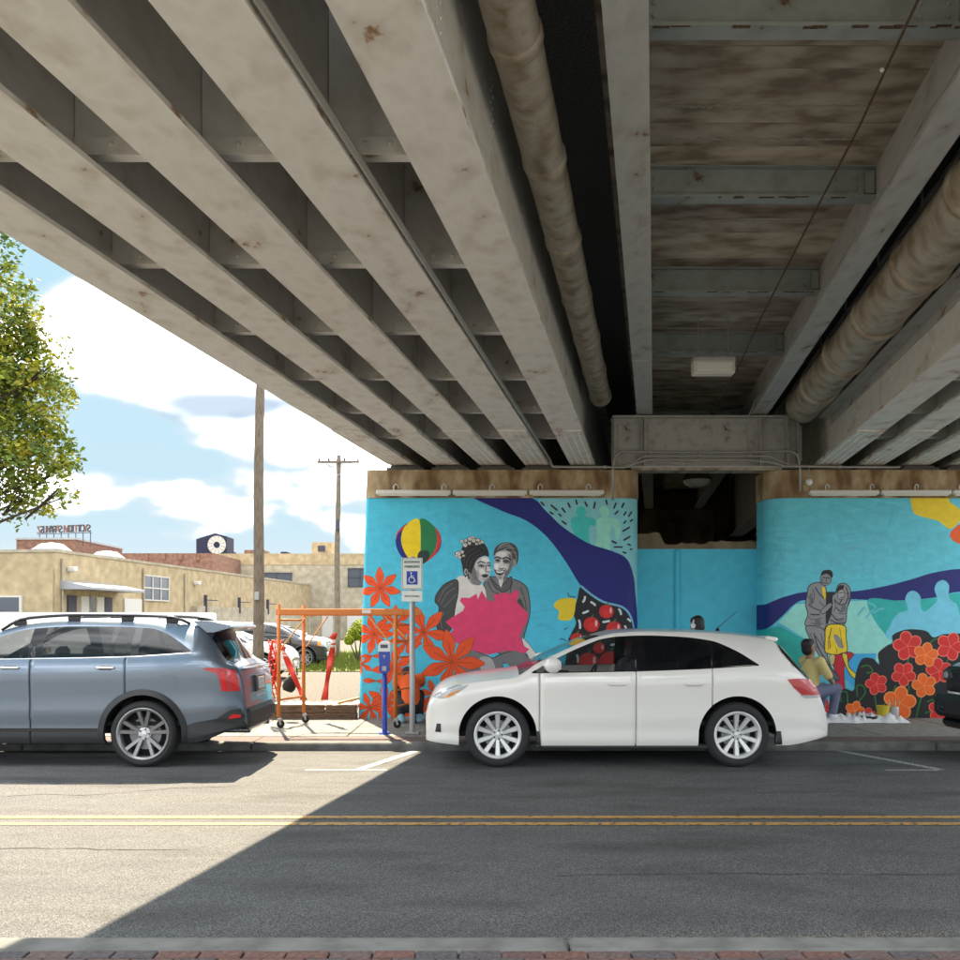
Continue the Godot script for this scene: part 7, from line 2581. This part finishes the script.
	# cars in the lot
	var c := white_car_shape()
	c.cabin = true
	var k1 := suv_shape()
	k1.paint = M.black_car
	k1.panes = [[1.55, 2.36, M.tinted_glass], [2.52, 3.30, M.privacy_glass], [3.64, 4.24, M.privacy_glass]]
	k1.handle = M.cladding
	var u := make_car("lot_car", "black SUV with amber corner lamps parked on the lot behind the scaffold", "car", spot(331, 0, 36.5) * Vector3(1, 0, 1), k1, PI, "cars on the lot")
	for sg2 in [-1.0, 1.0]:
		patch(k1, [0.04, 0.80, 0.06, 0.95, 0.22, 0.99, 0.26, 0.82], sg2, 0.01, "headlight", M.lamp_lens, u)
		patch(k1, [0.26, 0.82, 0.22, 0.99, 0.36, 1.0, 0.38, 0.84], sg2, 0.01, "corner_lamp", M.amber_lens, u)
	m = MB.new()
	m.cbox(Vector3(0.0, 0.5, 0), Vector3(0.14, 0.2, 1.7), 0.05)
	put(m, "chrome_bumper", M.chrome, u)
	m = MB.new()
	m.cbox(Vector3(0.02, 0.82, 0), Vector3(0.08, 0.22, 1.1), 0.03)
	put(m, "grille", M.chrome, u)
	var k2 := white_car_shape()
	k2.paint = M.white_car
	make_car("lot_car", "white hatchback on the lot, farthest and half hidden behind the black SUV", "car", spot(334, 0, 43.0) * Vector3(1, 0, 1), k2, PI, "cars on the lot")
	var k3 := white_car_shape()
	k3.paint = M.silver_car
	make_car("lot_car", "silver car on the lot seen just above the blue grey SUV's tail", "car", spot(250, 0, 41.0) * Vector3(1, 0, 1), k3, PI, "cars on the lot")
	var k4 := white_car_shape()
	k4.panes = [[1.46, 2.44, M.tinted_glass], [2.57, 3.33, M.tinted_glass], [3.37, 3.86, M.tinted_glass]]
	make_car("lot_car", "white car on the lot close behind the scaffold's left posts", "car", spot(296, 0, 29.0) * Vector3(1, 0, 1), k4, PI, "cars on the lot")
	# long white trailer behind the SUV
	t = thing("cargo_trailer", "long low white trailer showing above the blue grey SUV's roof", "trailer", Vector3(-14.6, 0, -35.0))
	m = MB.new()
	m.cbox(Vector3(0, 1.3, 0), Vector3(9.0, 1.56, 2.2), 0.06)
	put(m, "box", M.white_car, t)
	m = MB.new()
	m.box(Vector3(0, 0.48, 0), Vector3(9.0, 0.1, 2.0))
	put(m, "chassis", M.cladding, t)
	for x in [-1.0, 1.0]:
		for z in [-0.95, 0.95]:
			make_wheel(t, x, 0.36, z, signf(z), 0.36, 0.22, 0)

func pole(called: String, label: String, xo: float, d: float, r: float, h: float, arm: bool):
	var t := thing(called, label, "utility pole", Vector3(xo / F * d, 0, -d))
	var m := MB.new()
	var pts := []
	var rr := []
	for i in 12:
		var f := i / 11.0
		pts.append(Vector3(0.10 * f + 0.02 * sin(f * 9.0), h * f, 0))
		rr.append(r * (1.0 - 0.32 * f))
	m.tube(pts, rr, 14)
	put(m, "shaft", M.pole_wood, t, true)
	if not arm:
		m = MB.new()
		m.cbox(Vector3(0.02, 2.4, 0.16), Vector3(0.12, 0.22, 0.05), 0.01)
		put(m, "tag_plate", M.galvanised, t)
		return
	m = MB.new()
	m.cbox(Vector3(0.1, h - 0.35, 0.13), Vector3(2.0, 0.11, 0.1), 0.01)
	var a := put(m, "crossarm", M.pole_wood, t)
	for x in [-0.9, -0.45, 0.3, 0.95]:
		m = MB.new()
		m.lathe([Vector2(0.03, 0.0), Vector2(0.05, 0.05), Vector2(0.03, 0.08), Vector2(0.045, 0.12), Vector2(0.0, 0.16)], Vector3(x + 0.1, h - 0.295, 0.13), Vector3.UP, 10)
		put(m, "insulator", M.dark_sign, a)
	m = MB.new()
	for s in [-1.0, 1.0]:
		m.bar(Vector3(0.1, h - 1.0, 0.1), Vector3(0.1 + s * 0.6, h - 0.4, 0.14), 0.03, 0.03)
		m.tube([Vector3(0.1, h - 1.15, 0.1), Vector3(0.1 + s * 0.35, h - 1.25, 0.1), Vector3(0.1 + s * 0.62, h - 1.1, 0.1), Vector3(0.1 + s * 0.8, h - 0.42, 0.1)], 0.012, 5)
	put(m, "brace", M.galvanised, t)
	m = MB.new()
	m.lathe([Vector2(0, 0), Vector2(0.1, 0), Vector2(0.1, 0.5), Vector2(0, 0.5)], Vector3(0.1, h - 3.6, 0.16), Vector3.UP, 10)
	put(m, "dark_box", M.dark_sign, t)

# ------------------------------------------------------------------ trees
func leaf(m: MB, c: Vector3, s: float):
	var a := Vector3(rng.randf_range(-1, 1), rng.randf_range(-0.6, 0.6), rng.randf_range(-1, 1)).normalized()
	var b := a.cross(Vector3(rng.randf_range(-1, 1), rng.randf_range(-1, 1), rng.randf_range(-1, 1))).normalized()
	var n := a.cross(b)
	var p0 := c - a * s
	var p1 := c + b * s * 0.55 + n * s * 0.15
	var p2 := c + a * s
	var p3 := c - b * s * 0.55 + n * s * 0.15
	m.tri(p0, p1, p2)
	m.tri(p0, p2, p3)

func tree(called: String, label: String, at: Vector3, h: float, blobs: Array, leaves: int, size: float, tones: Array):
	var t := thing(called, label, "tree", at)
	var m := MB.new()
	var pts := []
	var rr := []
	for i in 10:
		var f := i / 9.0
		pts.append(Vector3(0.15 * sin(f * 3.0), h * 0.72 * f, 0.1 * sin(f * 4.0)))
		rr.append(lerpf(0.2, 0.05, f))
	m.tube(pts, rr, 12)
	for b in blobs:
		var o: Vector3 = b[0]
		var st := Vector3(0.1, clampf(o.y - 1.5, 1.5, h * 0.7), 0)
		m.tube([st, st.lerp(o, 0.5) + Vector3(0, 0.25, 0), o], [0.05, 0.03, 0.010], 7)
		for k in 3:
			var q = o + Vector3(rng.randf_range(-1, 1), rng.randf_range(-1, 1), rng.randf_range(-1, 1)).normalized() * b[1] * 0.85
			m.tube([st.lerp(o, 0.7), o.lerp(q, 0.5) + Vector3(0, 0.1, 0), q], [0.025, 0.015, 0.005], 5)
	put(m, "trunk", M.bark, t, true)
	var c := MB.new()
	c.use_col = true
	var total := 0.0
	for b in blobs:
		total += pow(b[1], 2.3)
	for b in blobs:
		var nclump := int(leaves / 26.0 * pow(b[1], 2.3) / total)
		for k in nclump:
			var dir := Vector3(rng.randf_range(-1, 1), rng.randf_range(-1, 1), rng.randf_range(-1, 1)).normalized()
			var rad: float = b[1] * pow(rng.randf_range(0.12, 1.0), 0.5) * rng.randf_range(0.8, 1.2)
			var o: Vector3 = b[0] + dir * rad
			var tone: Color = tones[rng.randi() % tones.size()]
			var cr := rng.randf_range(0.14, 0.30)
			for j in 26:
				c.cur = tone * rng.randf_range(0.6, 1.35)
				leaf(c, o + Vector3(rng.randf_range(-1, 1), rng.randf_range(-0.8, 0.8), rng.randf_range(-1, 1)) * cr, size * rng.randf_range(0.45, 1.35))
	put(c, "crown", M.leaf, t)

func build_trees():
	var base := Vector3(-11.6, 0, -20.0)
	var bl := []
	for q in [[-8, 318, 1.0, 0.0], [26, 405, 1.15, 0.3], [12, 455, 1.05, -0.2], [52, 448, 0.62, 0.2], [-30, 340, 1.6, -0.4], [-20, 430, 1.6, 0.5], [46, 376, 0.5, -0.4], [8, 490, 0.7, 0.5], [72, 468, 0.34, 0.1], [30, 338, 0.5, 0.2], [-10, 270, 0.8, 0.1], [62, 498, 0.3, 0.0], [30, 495, 0.5, 0.2], [-80, 380, 1.9, 0.2], [-120, 440, 1.7, -0.3], [-70, 300, 1.5, 0.0], [20, 360, 0.9, 0.3]]:
		bl.append([spot(q[0], q[1], 20.0 + q[3]) - base, q[2]])
	tree("street_tree", "yellow green leafy tree at the left edge above the SUV", base, 10.5, bl, 33000, 0.066, [Color(0.27, 0.28, 0.02), Color(0.20, 0.24, 0.02), Color(0.13, 0.19, 0.022), Color(0.34, 0.31, 0.025), Color(0.09, 0.14, 0.022)])
	base = spot(358, 0, 40.0) * Vector3(1, 0, 1)
	bl = []
	for q in [[354, 634, 0.30, 0.0], [362, 630, 0.5, 0.5], [349, 640, 0.2, -0.3], [374, 632, 0.7, 0.3]]:
		bl.append([spot(q[0], q[1], 40.0 + q[3]) - base, q[2]])
	var t := thing("shrub", "bright yellow green shrub on the lawn beside the painted pier", "shrub", base)
	var m := MB.new()
	for b in bl:
		m.tube([Vector3(0, 0, 0), (b[0] as Vector3) * 0.5, b[0]], [0.04, 0.03, 0.01], 6)
	put(m, "stem", M.bark, t)
	var c := MB.new()
	c.use_col = true
	for b in bl:
		for k in 900:
			var o: Vector3 = b[0] + Vector3(rng.randf_range(-1, 1), rng.randf_range(-1, 1), rng.randf_range(-1, 1)).normalized() * b[1] * pow(rng.randf(), 0.4)
			c.cur = Color(0.30, 0.34, 0.03) * rng.randf_range(0.7, 1.3)
			leaf(c, o, 0.07)
	put(c, "foliage", M.leaf, t)
